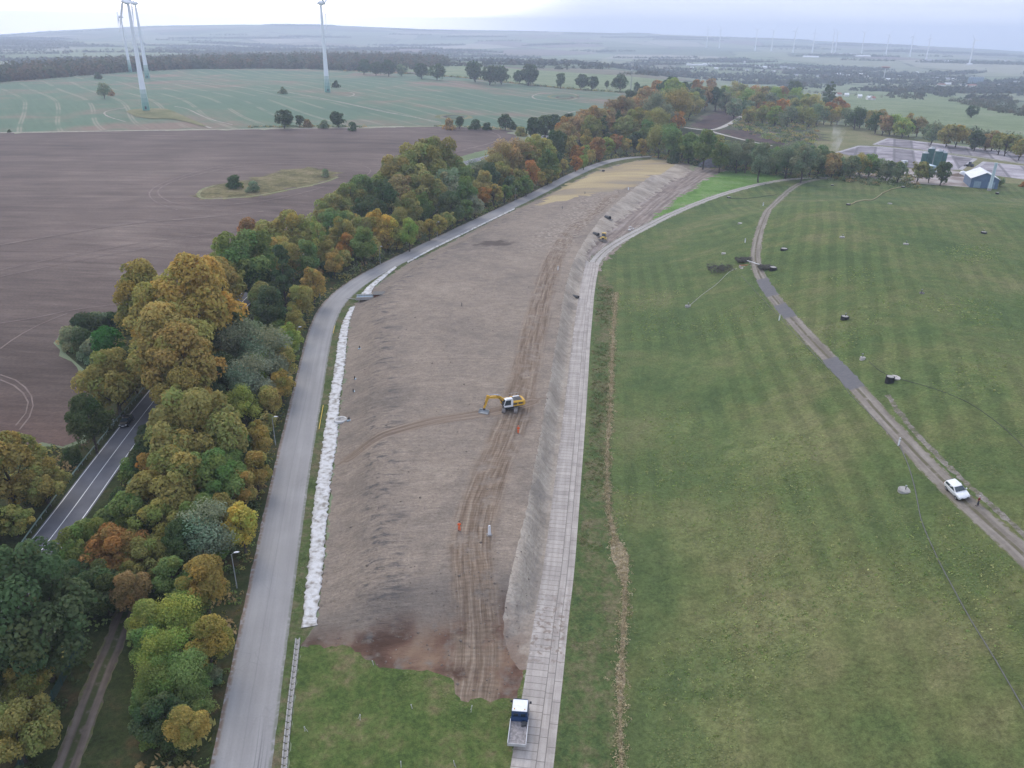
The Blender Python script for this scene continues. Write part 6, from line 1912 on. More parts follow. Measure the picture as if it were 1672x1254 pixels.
# culvert frame at the bend
def culvert():
    b = at([(604, 487)])[0]
    rz = R(8)
    o = empty('steel_culvert', (b[0], b[1], b[2] + .1), rz)
    tag(o, 'blue grey steel culvert frame with dark lid set into the soil bank at the bend', 'culvert')
    MB().box((-1.5, -1.5, .35), (5.2, .28, .9)).box((-1.5, 1.3, .35), (5.2, .28, .9)).build('side_wall', 'concrete', o, bevel=.03)
    MB().box((-1.5, -.1, .30), (5.0, 2.5, .12)).build('trough', 'bluesteel', o)
    for x in np.arange(-3.8, .8, .5):
        MB().box((x, -.1, .75), (.10, 2.6, .10)).build('grating_bar', 'bluesteel', o)
    MB().box((2.9, 0, 1.45), (3.6, 3.3, .18)).build('lid', 'dark', o, bevel=.03)
    [MB().box((2.9, y_, .65), (3.2, .16, 1.5)).build('lid_wall', 'rust', o) for y_ in (-1.45, 1.45)]
culvert()

# pipes of the cut slope
def pipe_end(px, rz, r_, label):
    b = at([px])[0]
    o = empty('culvert_pipe', (b[0], b[1], b[2] + r_ * .5), rz)
    tag(o, label, 'pipe')
    m = MB()
    k = 16; an = np.arange(k) * 2 * math.pi / k
    ring = lambda x, q: [(x, q * math.cos(a), q * math.sin(a)) for a in an]
    m.quadstrip([ring(-1.6, r_), ring(1.0, r_), ring(1.0, r_ * .84), ring(-1.5, r_ * .84)]).build('pipe', 'dark', o, smooth=True)
    MB().cyl((-.6, 0, 0), (-.5, 0, 0), r_ * .83).build('inside', 'darkhole', o)
    MB().box((.6, 0, -r_ * .9), (2.2, r_ * 3.2, .25)).build('apron', 'mud', o, bevel=.05)
pipe_end((940, 486), R(-35), .55, 'dark culvert pipe end beside the concrete slab track, nearest of the slope pipes')
pipe_end((974, 384), R(-50), .75, 'dark pipe end in the soil slope beside the bulldozer')
pipe_end((993, 357), R(-50), .85, 'dark pipe end in the soil slope beyond the bulldozer')

# upright white duct on the soil, and marker posts
def post(px, h, r_, label, cat='post', grp=None, name='marker_post', mat='white', lean=0.0):
    b = at([px])[0]
    o = empty(name, b, 0.3)
    o.rotation_euler = (lean, lean * .5, .3)
    tag(o, label, cat, grp)
    MB().lathe([(r_, -.3), (r_, h * .92), (r_ * .8, h * .97), (r_ * .3, h)], 10).build('pole', mat, o, smooth=True)
    MB().lathe([(r_ * 1.04, h * .80), (r_ * 1.04, h * .90)], 10).build('band', 'greyhose' if mat != 'hose' else 'steel', o)
    return o
def duct():
    b = at([(799, 873)])[0]
    o = empty('ventilation_duct', b, R(20))
    tag(o, 'white square duct standing upright on the soil right of the wheel ruts', 'duct')
    MB().box((0, 0, .75), (.42, .36, 1.7), 0, .9).build('duct', 'white', o, bevel=.03)
    MB().box((0, 0, 1.63), (.34, .30, .10)).build('cap', 'chrome', o)
    MB().box((0, 0, .02), (.9, .8, .14)).build('foot', 'mud', o, bevel=.04)
duct()
post((911, 441), 1.5, .16, 'short white post on top of the far soil plateau')
post((1272, 523), 1.5, .14, 'white marker post left of the gravel track, near the second dark patch', grp='white posts beside the gravel track')
post((1467, 727), 1.5, .14, 'white marker post where the thin hose leaves the gravel track', grp='white posts beside the gravel track')
post((1216.5, 396), 1.5, .16, 'white marker post left of the gravel track above the red and white barrier', grp='white posts beside the gravel track')
post((1246, 336), 1.5, .22, 'farthest white marker post beside the gravel track near its bend', grp='white posts beside the gravel track')
post((754, 500), 1.1, .10, 'dark stake alone in the middle of the soil plateau', 'stake', None, 'stake', 'dark')
post((918, 341), 1.3, .12, 'dark stake on far soil below the straw slope', 'stake', None, 'stake', 'dark')
post((955, 317), 1.3, .12, 'dark stake at the lower edge of the straw slope', 'stake', None, 'stake', 'dark')
post((1026, 310), 1.2, .25, 'pale marker near the far crest of the soil slope', 'post', None, 'marker_post', 'white')
b = at([(985, 280)])[0]
o = empty('equipment_box', b); tag(o, 'small dark box lying on the straw coloured slope', 'box')
MB().box((0, 0, .45), (1.6, 1.0, .9)).build('box_body', 'dark', o, bevel=.05); MB().box((0, 0, .93), (1.7, 1.1, .08)).build('lid', 'dark', o)

# ------------------------------------------------------------------ wells, tanks and hoses on the hill
def well(px, r_, h, ring, label, pipe=True, lid=True, tilt=0.0, soil=False):
    b = at([px])[0]
    o = empty('gas_well', b, R(px[0] * 7 % 360))
    o.rotation_euler = (tilt, tilt * .4, R(px[0] * 7 % 360))
    tag(o, label, 'well', 'wells on the mown hill')
    MB().lathe([(r_ * 1.0, -.3), (r_, h), (r_ * .84, h), (r_ * .84, h - .18), (r_ * .05, h - .18)], 18).build('ring', ring, o)
    if lid:
        MB().lathe([(r_ * .80, h - .16), (r_ * .80, h + .02), (.02, h + .03)], 18).build('lid', 'concrete', o)
    if pipe:
        MB().tube([(0, .1, h - .1), (0, .1, h + .55), (.12, .05, h + .68), (.45, -.1, h + .66)], .07, 8).build('pipe', 'dark', o)
        MB().cyl((.1, .05, h + .66), (.1, .05, h + .80), .14).build('valve', 'steel', o)
    return o
well((1477, 801), 1.0, .22, 'concrete', 'flat pinkish concrete well disc with black pipe, left of the white car', lid=True)
MB().box((0, 0, .15), (.7, .5, .28), .4).build('lid', 'white', None) if False else None
well((1452, 624), .85, 1.25, 'black', 'black drum well beside its pale lid, on the hill right of the gravel track', pipe=False)
b = at([(1462, 618)])[0]
o = empty('well_lid', b, .4); o.rotation_euler = (.12, .08, .4)
tag(o, 'pale concrete lid lying beside the black drum well', 'lid')
MB().lathe([(.95, .10), (.98, .30), (.9, .36), (.02, .38)], 20).build('disc', 'palec', o); MB().tube([(-.2, 0, .38), (0, 0, .52), (.2, 0, .38)], .03, 6).build('handle', 'dark', o)
well((1408, 587), .55, .55, 'palec', 'small white well head with grey pipe, nearest the darkest track patch')
well((1379, 521), .95, .75, 'black', 'black well ring with white rim and upright pipe, right of the gravel track')
well((1505, 479), .6, .25, 'mud', 'small brown well head by itself high on the striped hill', lid=False)
well((1262, 441), 1.1, .95, 'black', 'black plastic tank well at the right end of the white pipe across the track', pipe=False)
well((1280, 408), 1.1, .5, 'black', 'low black well ring right of the gravel track above the pole barrier', pipe=False)
well((1123, 501), .8, .45, 'concrete', 'grey well with dark opening where the thin white hose ends', lid=False)
well((1182, 414), .8, .2, 'palec', 'flat grey disc in the grass left of the gravel track', pipe=False)
well((1209, 365), 1.0, .2, 'concrete', 'low concrete slab well above the flat grey disc', pipe=False)
well((1190, 323), 1.0, .5, 'black', 'dark well at the start of the dark line below the plate track', pipe=False)
well((1375, 388), .8, .35, 'concrete', 'grey well head in the striped grass between the pale curved strip and the drums')
well((1479, 399), .8, .3, 'concrete', 'grey well head in the middle of the striped hill')
well((1606, 381), .9, .5, 'black', 'dark and white well head highest at the right edge of the hill')
well((1474, 306), 1.2, .6, 'black', 'dark well on the hill crest at the upper end of the pale strip', pipe=False)
well((1385, 335), .8, .5, 'black', 'dark well at the lower end of the pale curved strip', pipe=False)
well((1453, 333), .8, .3, 'concrete', 'small grey well just under the hill crest', pipe=False)
well((1628, 317), .9, .9, 'black', 'dark well on the crest in front of the blue shed', pipe=False)
well((1359, 303), .9, .4, 'black', 'dark well by the fork of plate track and gravel track', pipe=False)

def hose(px, r_, mat, label, name='hose', seed=0, n=2, wob=0.12):
    r = np.random.default_rng(seed)
    c = resample(smooth(W(px), n), 1.2)
    c = c + np.stack([np.interp(np.arange(len(c)), np.arange(0, len(c) + 6, 6), r.normal(0, wob, len(np.arange(0, len(c) + 6, 6)))) for _ in range(2)], 1)
    z = Hgt(c[:, 0], c[:, 1]) + r_ * 0.8
    v, f = tube_np(np.column_stack([c, z]), r_, 6)
    me = npmesh(name, v, f, MT[mat], smooth=True)
    o = link(name, me)
    tag(o, label, 'hose')
hose([(1468, 726), (1482, 760), (1494, 800), (1505, 850), (1525, 905), (1555, 960), (1590, 1020), (1625, 1080), (1660, 1140), (1700, 1210), (1730, 1280)], .07, 'greyhose', 'long grey hose running down the grass from the white post to the right', seed=1)
hose([(1467, 726), (1440, 695), (1410, 665), (1380, 632), (1340, 590), (1300, 548), (1276, 522), (1240, 482), (1210, 450)], .05, 'greyhose', 'thin hose laid along the left side of the gravel track', seed=2)
hose([(1418, 592), (1440, 608), (1480, 622), (1530, 636), (1580, 655), (1630, 690), (1680, 735), (1740, 800)], .05, 'hose', 'thin dark hose crossing the hill right of the black drum well', seed=3)
hose([(1126, 499), (1150, 478), (1172, 462), (1190, 444), (1204, 438)], .05, 'stone', 'thin pale hose from the grey well up to the barrier', seed=4)
hose([(1192, 324), (1215, 325), (1240, 322), (1268, 318)], .10, 'hose', 'dark drain line from the well to the gravel track', seed=5)
hose([(1387, 335), (1410, 328), (1432, 320), (1452, 310), (1472, 306)], .26, 'straw', 'pale straw coloured curved strip across the hill crest', 'bare_strip', seed=6)

# barrier, pole across the track, piles of cut brush
def barrier():
    b = at([(1208, 437)])[0]
    o = empty('barrier', b, R(5))
    tag(o, 'fallen red and white barrier frame lying left of the gravel track', 'barrier')
    MB().box((0, 0, .35), (.5, .5, .7)).build('post', 'palec', o, bevel=.03)
    MB().tube([(-.2, 0, .75), (5.6, .5, .85)], .09, 8).build('red_rail', 'redpaint', o)
    MB().tube([(-.2, -.5, .5), (4.5, .3, .5)], .07, 8).build('rail', 'palec', o)
    MB().box((.6, -1.2, .15), (1.6, .9, .25), .3).build('base', 'palec', o, bevel=.03)
    a, c = at([(1219, 431), (1243, 433)])
    m = 0.5 * (a + c)
    q = empty('pole_barrier', (m[0], m[1], m[2]), math.atan2(c[1] - a[1], c[0] - a[0]))
    tag(q, 'white pole laid across the gravel track', 'pole')
    l = np.hypot(*(c - a)[:2]) / 2
    MB().tube([(-l, 0, .55), (0, 0, .60), (l, 0, .55)], .11, 8).build('pole', 'white', q)
    for x in (-l * .6, l * .6):
        MB().box((x, 0, .24), (.3, .3, .5)).build('support', 'concrete', q)
barrier()
def brush(px, rr, label, seed):
    r = np.random.default_rng(seed)
    b = at([px])[0]
    n = 520
    c = np.clip(r.normal(0, .45, (n, 3)), -.62, .62) * np.array([rr, rr * .8, rr * .28]); c[:, 2] = np.abs(c[:, 2])
    V = []; F = []
    for k in range(n):
        d = sphere_pts(1, r)[0]; d[2] *= .4
        l = r.uniform(.5, 1.3)
        v, f = tube_np([c[k] - d * l * .5, c[k] + d * l * .5], [.08, .05], 4)
        F.append(f + sum(len(q) for q in V)); V.append(v)
    me = npmesh('brush_pile', np.concatenate(V), np.concatenate(F), MT['twig'])
    o = link('brush_pile', me, None, b)
    tag(o, label, 'brush pile')
brush((1179, 441), 6.6, 'larger pile of grey cut brush lying left of the barrier', 3)
brush((1252, 438), 3.6, 'smaller pile of dark cut brush lying right of the gravel track', 4)
brush((1216, 426), 4.2, 'thin scatter of cut branches right behind the fallen barrier', 5)

# pale boulders by the haul path
def boulder(px, s, label, seed):
    r = np.random.default_rng(seed)
    bm = bmesh.new()
    bmesh.ops.create_icosphere(bm, subdivisions=2, radius=1)
    for v in bm.verts:
        v.co *= 1 + r.normal(0, .10)
        v.co.x *= s; v.co.y *= s * .7; v.co.z *= s * .5
    me = bpy.data.meshes.new('boulder'); bm.to_mesh(me); bm.free()
    me.materials.append(MT['stone'])
    b = at([px])[0]
    o = link('boulder', me, None, (b[0], b[1], b[2] + s * .15), (0, 0, seed))
    tag(o, label, 'boulder', 'pale boulders by the earth path')
boulder((1028, 376), 1.0, 'left pale boulder between earth path and plate track', 1)
boulder((1033, 374), .8, 'right pale boulder between earth path and plate track', 2)
boulder((1029, 371), .7, 'rear pale boulder between earth path and plate track', 3)

# raised hide on the edge of the ploughed field
def hide():
    b = at([(569, 315)])[0]
    o = empty('raised_hide', b, .5)
    tag(o, 'small dark raised hunting hide at the edge of the ploughed field', 'hide')
    for x, y in ((-1, -1), (1, -1), (1, 1), (-1, 1)):
        MB().tube([(x * 1.0, y * 1.0, -.2), (x * .8, y * .8, 2.6)], .09, 6).build('leg', 'wood', o)
    c = MB().box((0, 0, 3.5), (1.9, 1.9, 1.8)).build('cabin', 'dark', o, bevel=.03)
    MB().box((0, 0, 4.5), (2.3, 2.3, .14)).build('roof', 'steel', c)
    MB().box((0, -.96, 3.7), (1.3, .04, .5)).build('window', 'darkhole', c)
    MB().tube([(0, -1.8, 0), (0, -1.0, 2.6)], .06, 6).build('ladder', 'wood', o)
hide()

# lattice mast
def mast():
    b = at([(1029, 158)])[0]
    h = fit_height(b, 103)
    o = empty('lattice_mast', b)
    tag(o, 'grey lattice radio mast rising behind the tree belt', 'mast')
    m = MB()
    w0, w1 = 1.6, .55
    n = 14
    for sx, sy in ((-1, -1), (1, -1), (1, 1), (-1, 1)):
        m.tube([(sx * w0 / 2, sy * w0 / 2, -1), (sx * w1 / 2, sy * w1 / 2, h)], .13, 5)
    cs = ((-1, -1), (1, -1), (1, 1), (-1, 1))
    for k in range(n):
        wa = w0 + (w1 - w0) * k / n; wb = w0 + (w1 - w0) * (k + 1) / n
        for q in range(4):
            a = cs[q]; c = cs[(q + 1) % 4]
            m.tube([(a[0] * wa / 2, a[1] * wa / 2, h * k / n), (c[0] * wb / 2, c[1] * wb / 2, h * (k + 1) / n)], .07, 4)
    m.build('lattice', 'steel', o)
    for k, z in enumerate((h * .93, h * .97, h * .80)):
        for q in range(3):
            a = q * 2.1 + k
            MB().box((math.cos(a) * 1.0, math.sin(a) * 1.0, z), (.35, .5, 2.0), a).build('antenna', 'white', o)
    MB().tube([(0, 0, h), (0, 0, h + 4)], .06, 5).build('rod', 'steel', o)
mast()

# heap of grey chippings
def heap(px, r_, h, mat, label, seed, name='gravel_heap'):
    r = np.random.default_rng(seed)
    b = at([px])[0]
    m = MB()
    k = 26; rings = []
    for j in range(9):
        u = j / 8
        rr = r_ * (1 - u) ** 0.9 + .1
        zz = h * (1 - (1 - u) ** 1.15) if u < .999 else h
        rings.append([(rr * math.cos(a) * (1.25) * (1 + .10 * math.sin(a * 3 + seed) + r.normal(0, .03)), rr * math.sin(a) * (1 + r.normal(0, .03)), zz - .3 + r.normal(0, .05)) for a in np.arange(k) * 2 * math.pi / k])
    m.quadstrip(rings)
    o = m.build(name, mat, None, smooth=True, loc=b)
    tag(o, label, 'heap')
heap((1161, 271), 8.0, 5.2, 'heap', 'dark grey heap of chippings behind the end of the fill', 2)
heap((1563, 287), 4.0, 1.8, 'bsoil', 'low brown heap on the yard left of the white tank', 5)

# ------------------------------------------------------------------ works yard behind the hill
def yard():
    def silo(px, label, r_=2.0, top=247):
        b = at([px])[0]
        h = fit_height(b, top)
        o = empty('silo', b)
        tag(o, label, 'silo', 'dark green silos in the works yard')
        MB().lathe([(r_, -.5), (r_, h * .88)], 18).build('shell', 'silo', o, smooth=True)
        MB().lathe([(r_, h * .88), (r_ * .4, h * .97), (.3, h)], 18).build('cone', 'steel', o, smooth=True)
        for z in (h * .22, h * .44, h * .66):
            MB().lathe([(r_ * 1.02, z), (r_ * 1.02, z + .25)], 18).build('band', 'silo', o)
        MB().tube([(r_ + .15, 0, 0), (r_ + .15, 0, h * .95)], .15, 5).build('pipe', 'silo', o)
    silo((1507, 271), 'left silo of the left dark green pair', 2.0, 247)
    silo((1516, 268), 'right silo of the left dark green pair', 2.1, 239)
    silo((1528, 273), 'left silo of the right dark green pair', 2.3, 243)
    silo((1536, 273), 'right silo of the right dark green pair', 2.2, 246)
    def gable(px0, px1, depth, hw, hr, wall, roof, label, cat, doors=2, name='shed'):
        a, c = at([px0, px1])
        m = 0.5 * (a + c); L_ = np.hypot(*(c - a)[:2]); rz = math.atan2(c[1] - a[1], c[0] - a[0])
        o = empty(name, (m[0], m[1], min(a[2], c[2])), rz)
        tag(o, label, cat)
        MB().quadstrip([[(-L_ / 2, 0, -1.5), (L_ / 2, 0, -1.5), (L_ / 2, 0, hw), (0, 0, hr - .2), (-L_ / 2, 0, hw)], [(-L_ / 2, depth, -1.5), (L_ / 2, depth, -1.5), (L_ / 2, depth, hw), (0, depth, hr - .2), (-L_ / 2, depth, hw)]]).build('wall', wall, o)
        e = .5
        sl = (hr - hw) / (L_ / 2)
        for s in (-1, 1):
            MB().quadstrip([[(s * (L_ / 2 + e), -e, hw - e * sl + .05), (0, -e, hr + .05), (0, -e, hr + .25), (s * (L_ / 2 + e), -e, hw - e * sl + .25)], [(s * (L_ / 2 + e), depth + e, hw - e * sl + .05), (0, depth + e, hr + .05), (0, depth + e, hr + .25), (s * (L_ / 2 + e), depth + e, hw - e * sl + .25)]]).build('roof', roof, o)
        for k in range(doors):
            x = -L_ / 2 + L_ * (k + .5) / doors
            MB().box((x, -.03, 1.8), (L_ / doors * .5, .08, 3.4)).build('gate', 'bluesteel', o)
        return o
    gable((1583, 306), (1628, 309), 20, 5.0, 8.2, 'bluewall', 'sheetroof', 'blue steel shed with white ridged roof behind the hill', 'shed')
    gable((1510, 280), (1533, 281), 9, 2.2, 3.2, 'wallw', 'paleblue', 'low pale roofed shed at the foot of the green silos', 'shed', 1)
    b = at([(1615, 311)])[0]
    h = fit_height(b, 266)
    o = empty('chimney_stack', b)
    tag(o, 'tall pale blue chimney stack in front of the blue shed', 'chimney')
    MB().lathe([(.85, -2), (.85, h * .3), (.75, h * .96), (.82, h * .97), (.82, h)], 16).build('shaft', 'paleblue', o, smooth=True)
    MB().lathe([(1.1, -1), (1.1, 1.2)], 16).build('base', 'concrete', o)
    b = at([(1571, 287)])[0]
    o = empty('tank', b)
    tag(o, 'small round white tank on the works yard', 'tank')
    MB().lathe([(1.6, -.2), (1.75, .8), (1.7, 1.9), (1.2, 2.6), (.1, 2.9)], 18).build('shell', 'white', o, smooth=True)
    MB().lathe([(1.3, -.3), (1.3, .2)], 14).build('base', 'concrete', o)
    b = at([(1476, 268)])[0]
    o = empty('container', b, .3)
    tag(o, 'small white container beside the nearest sludge bed', 'container')
    MB().box((0, 0, 1.2), (3.4, 2.2, 2.4)).build('container_body', 'white', o, bevel=.04); MB().box((0, -1.12, 1.1), (.9, .05, 1.9)).build('door', 'steel', o)
    b = at([(1348, 277)])[0]
    o = empty('works_van', b, .2)
    tag(o, 'white van beside the screen of trees behind the hill crest', 'van')
    MB().prism([(-2.4, .3), (2.3, .3), (2.4, 1.0), (1.6, 1.2), (1.1, 2.0), (-2.4, 2.1)], -.95, .95).build('body', 'white', o, bevel=.05)
    for x in (-1.5, 1.5):
        for s in (-.96, .76):
            MB().cyl((x, s, .35), (x, s + .2, .35), .35).build('wheel', 'black', o)
    MB().box((1.35, 0, 1.62), (.5, 1.6, .6)).build('windscreen', 'glass', o)
    b = at([(1583, 272)])[0]
    o = empty('loader', b, 2.2)
    tag(o, 'dark wheeled loader on the strip between the sludge beds', 'loader')
    MB().box((-.8, 0, 1.2), (2.6, 1.9, 1.1)).build('body', 'dark', o, bevel=.06); MB().box((.1, 0, 2.3), (1.3, 1.4, 1.3)).build('cab', 'glass', o, bevel=.05)
    MB().prism([(2.6, .1), (3.5, .1), (3.0, .9), (2.6, 1.0)], -1.2, 1.2).build('bucket', 'mud', o)
    MB().box((1.7, 0, 1.0), (2.0, .7, .25)).build('arm', 'dark', o)
    for x in (-1.5, 1.2):
        for s in (-1.15, .75):
            MB().cyl((x, s, .7), (x, s + .4, .7), .7).build('wheel', 'black', o)
yard()

# smoke rising from behind the trees
def smoke():
    b = at([(1352, 276)])[0]
    h = fit_height(b, 176)
    r = np.random.default_rng(3)
    k = 14; rings = []
    for j in range(15):
        u = j / 14
        cx = .8 * math.sin(u * 5) + 3.2 * u; cy = .6 * math.cos(u * 4)
        rr = .7 + 4.6 * u ** .8
        if j == 14: rr *= .5
        rings.append([(cx + rr * math.cos(a) * (1 + .22 * math.sin(3 * a + j) + r.normal(0, .1)), cy + rr * math.sin(a) * (1 + r.normal(0, .1)), u * h + r.normal(0, .4)) for a in np.arange(k) * 2 * math.pi / k])
    m = MB(); m.quadstrip(rings)
    mt = bpy.data.materials.new('smoke'); mt.use_nodes = True
    nt = mt.node_tree; nt.nodes.clear()
    out = nt.nodes.new('ShaderNodeOutputMaterial'); pv = nt.nodes.new('ShaderNodeVolumePrincipled')
    pv.inputs['Color'].default_value = (.95, .95, .97, 1); pv.inputs['Anisotropy'].default_value = .2
    tc = nt.nodes.new('ShaderNodeTexCoord'); nz = nt.nodes.new('ShaderNodeTexNoise'); nz.inputs['Scale'].default_value = .16; nz.inputs['Detail'].default_value = 4
    sx = nt.nodes.new('ShaderNodeSeparateXYZ'); m1 = nt.nodes.new('ShaderNodeMapRange'); m2 = nt.nodes.new('ShaderNodeMapRange'); mm = nt.nodes.new('ShaderNodeMath'); mm.operation = 'MULTIPLY'
    m1.inputs['From Min'].default_value = .42; m1.inputs['From Max'].default_value = .68; m1.inputs['To Max'].default_value = .16
    m2.inputs['From Min'].default_value = h * .9; m2.inputs['From Max'].default_value = h * .1
    for q in ((tc.outputs['Object'], nz.inputs['Vector']), (tc.outputs['Object'], sx.inputs[0]), (nz.outputs['Fac'], m1.inputs['Value']), (sx.outputs[2], m2.inputs['Value']), (m1.outputs[0], mm.inputs[0]), (m2.outputs[0], mm.inputs[1]), (mm.outputs[0], pv.inputs['Density'])): nt.links.new(*q)
    nt.links.new(pv.outputs[0], out.inputs['Volume'])
    o = m.build('smoke_plume', mt, None, loc=b)
    tag(o, 'thin white smoke plume rising from behind the hill trees', 'smoke')
smoke()

# ------------------------------------------------------------------ kerb rows, fences, stakes, pipes in the foreground
def guard_rail():
    c = resample(smooth(W([(-30, 990), (40, 886), (72, 842), (105, 798), (140, 752), (165, 722), (190, 690), (215, 662), (236, 636)]), 1), 2.0)
    o = empty('guard_rail', (0, 0, 0))
    tag(o, 'long green grey guard rail along the left edge of the dark country road', 'guard rail')
    z = Hgt(c[:, 0], c[:, 1])
    t = np.gradient(c, axis=0); t /= np.hypot(t[:, 0], t[:, 1])[:, None]; nn = np.stack([-t[:, 1], t[:, 0]], 1)
    rings = []
    for p, zz, q in zip(c, z, nn):
        pr = [(.0, .82), (.09, .76), (.02, .68), (.09, .60), (.0, .52), (-.04, .52), (-.04, .82)]
        rings.append([(p[0] - q[0] * a, p[1] - q[1] * a, zz + hh) for a, hh in pr])
    MB().quadstrip(rings).build('rail', 'gsteel', o)
    for p, zz in list(zip(c, z))[::1][:90]:
        MB().box((p[0], p[1], zz + .35), (.10, .10, .8)).build('post', 'steel', o)
guard_rail()
post((186, 692), 1.1, .09, 'white roadside delineator post beside the guard rail', 'post', None, 'delineator')

def lines_on_road():
    for off, w, nm in ((-2.85, .07, 'edge line'), (2.85, .07, 'edge line'), (0.0, .065, 'centre line')):
        t = np.gradient(croad_w, axis=0); t /= np.hypot(t[:, 0], t[:, 1])[:, None]; nn = np.stack([-t[:, 1], t[:, 0]], 1)
        c = croad_w + nn * off
        a = c + nn * w; b_ = c - nn * w
        n = len(c)
        V = np.concatenate([np.column_stack([a, Hgt(a[:, 0], a[:, 1]) + .03]), np.column_stack([b_, Hgt(b_[:, 0], b_[:, 1]) + .03])])
        i = np.arange(n - 1)
        me = npmesh('road_marking', V, np.stack([i, i + n, i + n + 1, i + 1], 1), MT['white'])
        o = link('road_marking', me); o['kind'] = 'structure'
lines_on_road()

def field_marks():
    """worn wheelings in the fields: real bare strips laid a hand above the crop sheet"""
    def strip(px, w, mk, n=2, dz=.16):
        c = resample(smooth(W(px), n), 5.0)
        t = np.gradient(c, axis=0); t /= np.maximum(np.hypot(t[:, 0], t[:, 1]), 1e-6)[:, None]; nn = np.stack([-t[:, 1], t[:, 0]], 1)
        r = np.random.default_rng(len(px))
        ww = w * r.uniform(.6, 1.2, (len(c), 1))
        a = c + nn * ww; b_ = c - nn * ww; k = len(c)
        V = np.concatenate([np.column_stack([a, Hgt(a[:, 0], a[:, 1]) + dz]), np.column_stack([b_, Hgt(b_[:, 0], b_[:, 1]) + dz])])
        i = np.arange(k - 1)
        me = npmesh('field_track', V, np.stack([i, i + k, i + k + 1, i + 1], 1), GM[mk])
        o = link('field_track', me); o['kind'] = 'structure'
    def ell(cx, cy, rx, ry, a0=0, a1=360, n=26):
        return [(cx + rx * math.cos(R(a)), cy - ry * math.sin(R(a))) for a in np.linspace(a0, a1, n)]
    strip([(206, 176), (180, 180), (168, 184), (176, 191), (205, 199)], .8, 'pale')
    strip([(285, 174), (305, 177), (330, 190), (350, 197), (380, 204)], .8, 'pale')
    strip([(250, 188), (290, 192), (325, 202), (345, 210)], 1.3, 'pale')
    strip([(310, 133), (400, 144), (470, 150), (560, 168), (640, 186), (720, 200)], 1.1, 'pale')
    strip([(240, 133), (290, 132), (300, 134)], 1.0, 'wheel')
    strip([(420, 152), (470, 158), (540, 163), (600, 176), (650, 186)], .8, 'pale')
    strip([(545, 149), (570, 150), (581, 154), (570, 159), (545, 158)], .9, 'pale')
    strip(ell(907, 158, 38, 7.0), 1.3, 'pale')
    strip(ell(920, 158, 24, 4.0), 2.2, 'bright2' if 'bright2' in GM else 'meadow')
    strip(ell(741, 191, 27, 4.2), 2.4, 'meadow')
    strip(ell(741, 191, 15, 2.0), 1.6, 'heath')
    strip(ell(922, 159, 13, 2.0), 2.0, 'heath')
    strip([(925, 186), (940, 181), (965, 180), (985, 181)], 1.2, 'pale')
    strip([(986, 172), (1000, 168), (1014, 165)], 1.2, 'pale')
    # plough wheelings
    strip([(0, 441), (60, 428), (130, 414), (220, 398), (330, 385), (420, 372)], .32, 'wheel', dz=.08)
    strip([(0, 452), (60, 439), (150, 421), (260, 402)], .28, 'wheel', dz=.08)
    strip([(0, 528), (60, 519), (120, 505), (200, 496)], .26, 'wheel', dz=.08)
    strip([(0, 570), (30, 548), (70, 527), (110, 512)], .22, 'wheel', dz=.08)
    strip([(0, 620), (30, 632), (48, 655), (44, 675), (26, 695)], .20, 'wheel', dz=.08)
    strip([(0, 612), (32, 622), (56, 650), (52, 678), (32, 702)], .20, 'wheel', dz=.08)
    strip([(552, 272), (460, 266), (380, 272), (300, 290), (255, 308), (262, 324), (300, 338), (390, 334), (470, 322), (530, 305)], .45, 'wheel', dz=.10)
    strip([(552, 268), (450, 262), (360, 270), (280, 292), (240, 312), (250, 330), (290, 343)], .40, 'wheel', dz=.10)
    strip([(0, 400), (90, 385), (200, 366), (330, 356), (430, 345)], .6, 'wheel', dz=.10)
    strip([(590, 290), (604, 284), (606, 276), (592, 270), (560, 264)], .35, 'wheel', dz=.10)
    strip([(700, 262), (760, 244), (810, 232), (820, 222), (795, 213), (740, 211)], .6, 'wheel', dz=.10)
field_marks()
# grass round the nearest turbine
tp = W([(206, 183), (214, 179), (240, 177.5), (268, 177.5), (282, 181), (300, 190), (340, 207), (330, 207), (300, 198), (278, 194), (245, 194.5), (222, 191)], 1)
_pts = [Vector(v) for v in tp]
_res = delaunay_2d_cdt(_pts, [(i, (i + 1) % len(_pts)) for i in range(len(_pts))], [], 1, 1e-4)
_v = np.array([(v.x, v.y) for v in _res[0]])
_o = link('turbine_grass', npmesh('turbine_grass', np.column_stack([_v, Hgt(_v[:, 0], _v[:, 1]) + .35]), np.array([f if (_v[f[1]][0]-_v[f[0]][0])*(_v[f[2]][1]-_v[f[0]][1])-(_v[f[1]][1]-_v[f[0]][1])*(_v[f[2]][0]-_v[f[0]][0])>0 else f[::-1] for f in _res[2]]), GM['meadow']))
_o['kind'] = 'structure'

# row of channel blocks down the left lawn edge
def channel():
    c = resample(smooth(W([(486, 1048), (483, 1075), (479, 1110), (474, 1150), (470, 1190), (466, 1230), (463, 1270)]), 1), 1.0)
    me = None
    for k, p in enumerate(c):
        d = c[min(k + 1, len(c) - 1)] - c[max(k - 1, 0)]
        rz = math.atan2(d[1], d[0])
        if me is None:
            m = MB().prism([(-.40, -.1), (.40, -.1), (.40, .20), (-.40, .34)], -.34, -.16).prism([(-.40, -.1), (.40, -.1), (.40, .20), (-.40, .34)], .16, .34).prism([(-.40, -.1), (.40, -.1), (.40, .03), (-.40, .10)], -.16, .16)
            o = m.build('channel_block', 'concrete', None, bevel=.02); me = o.data
        else:
            o = link('channel_block', me)
        o.location = (p[0], p[1], float(Hgt(p[0], p[1])) + .02); o.rotation_euler = (0, 0, rz)
        tag(o, 'one of the pale concrete channel blocks stepping down the lawn edge', 'channel block', 'channel blocks down the lawn edge')
channel()

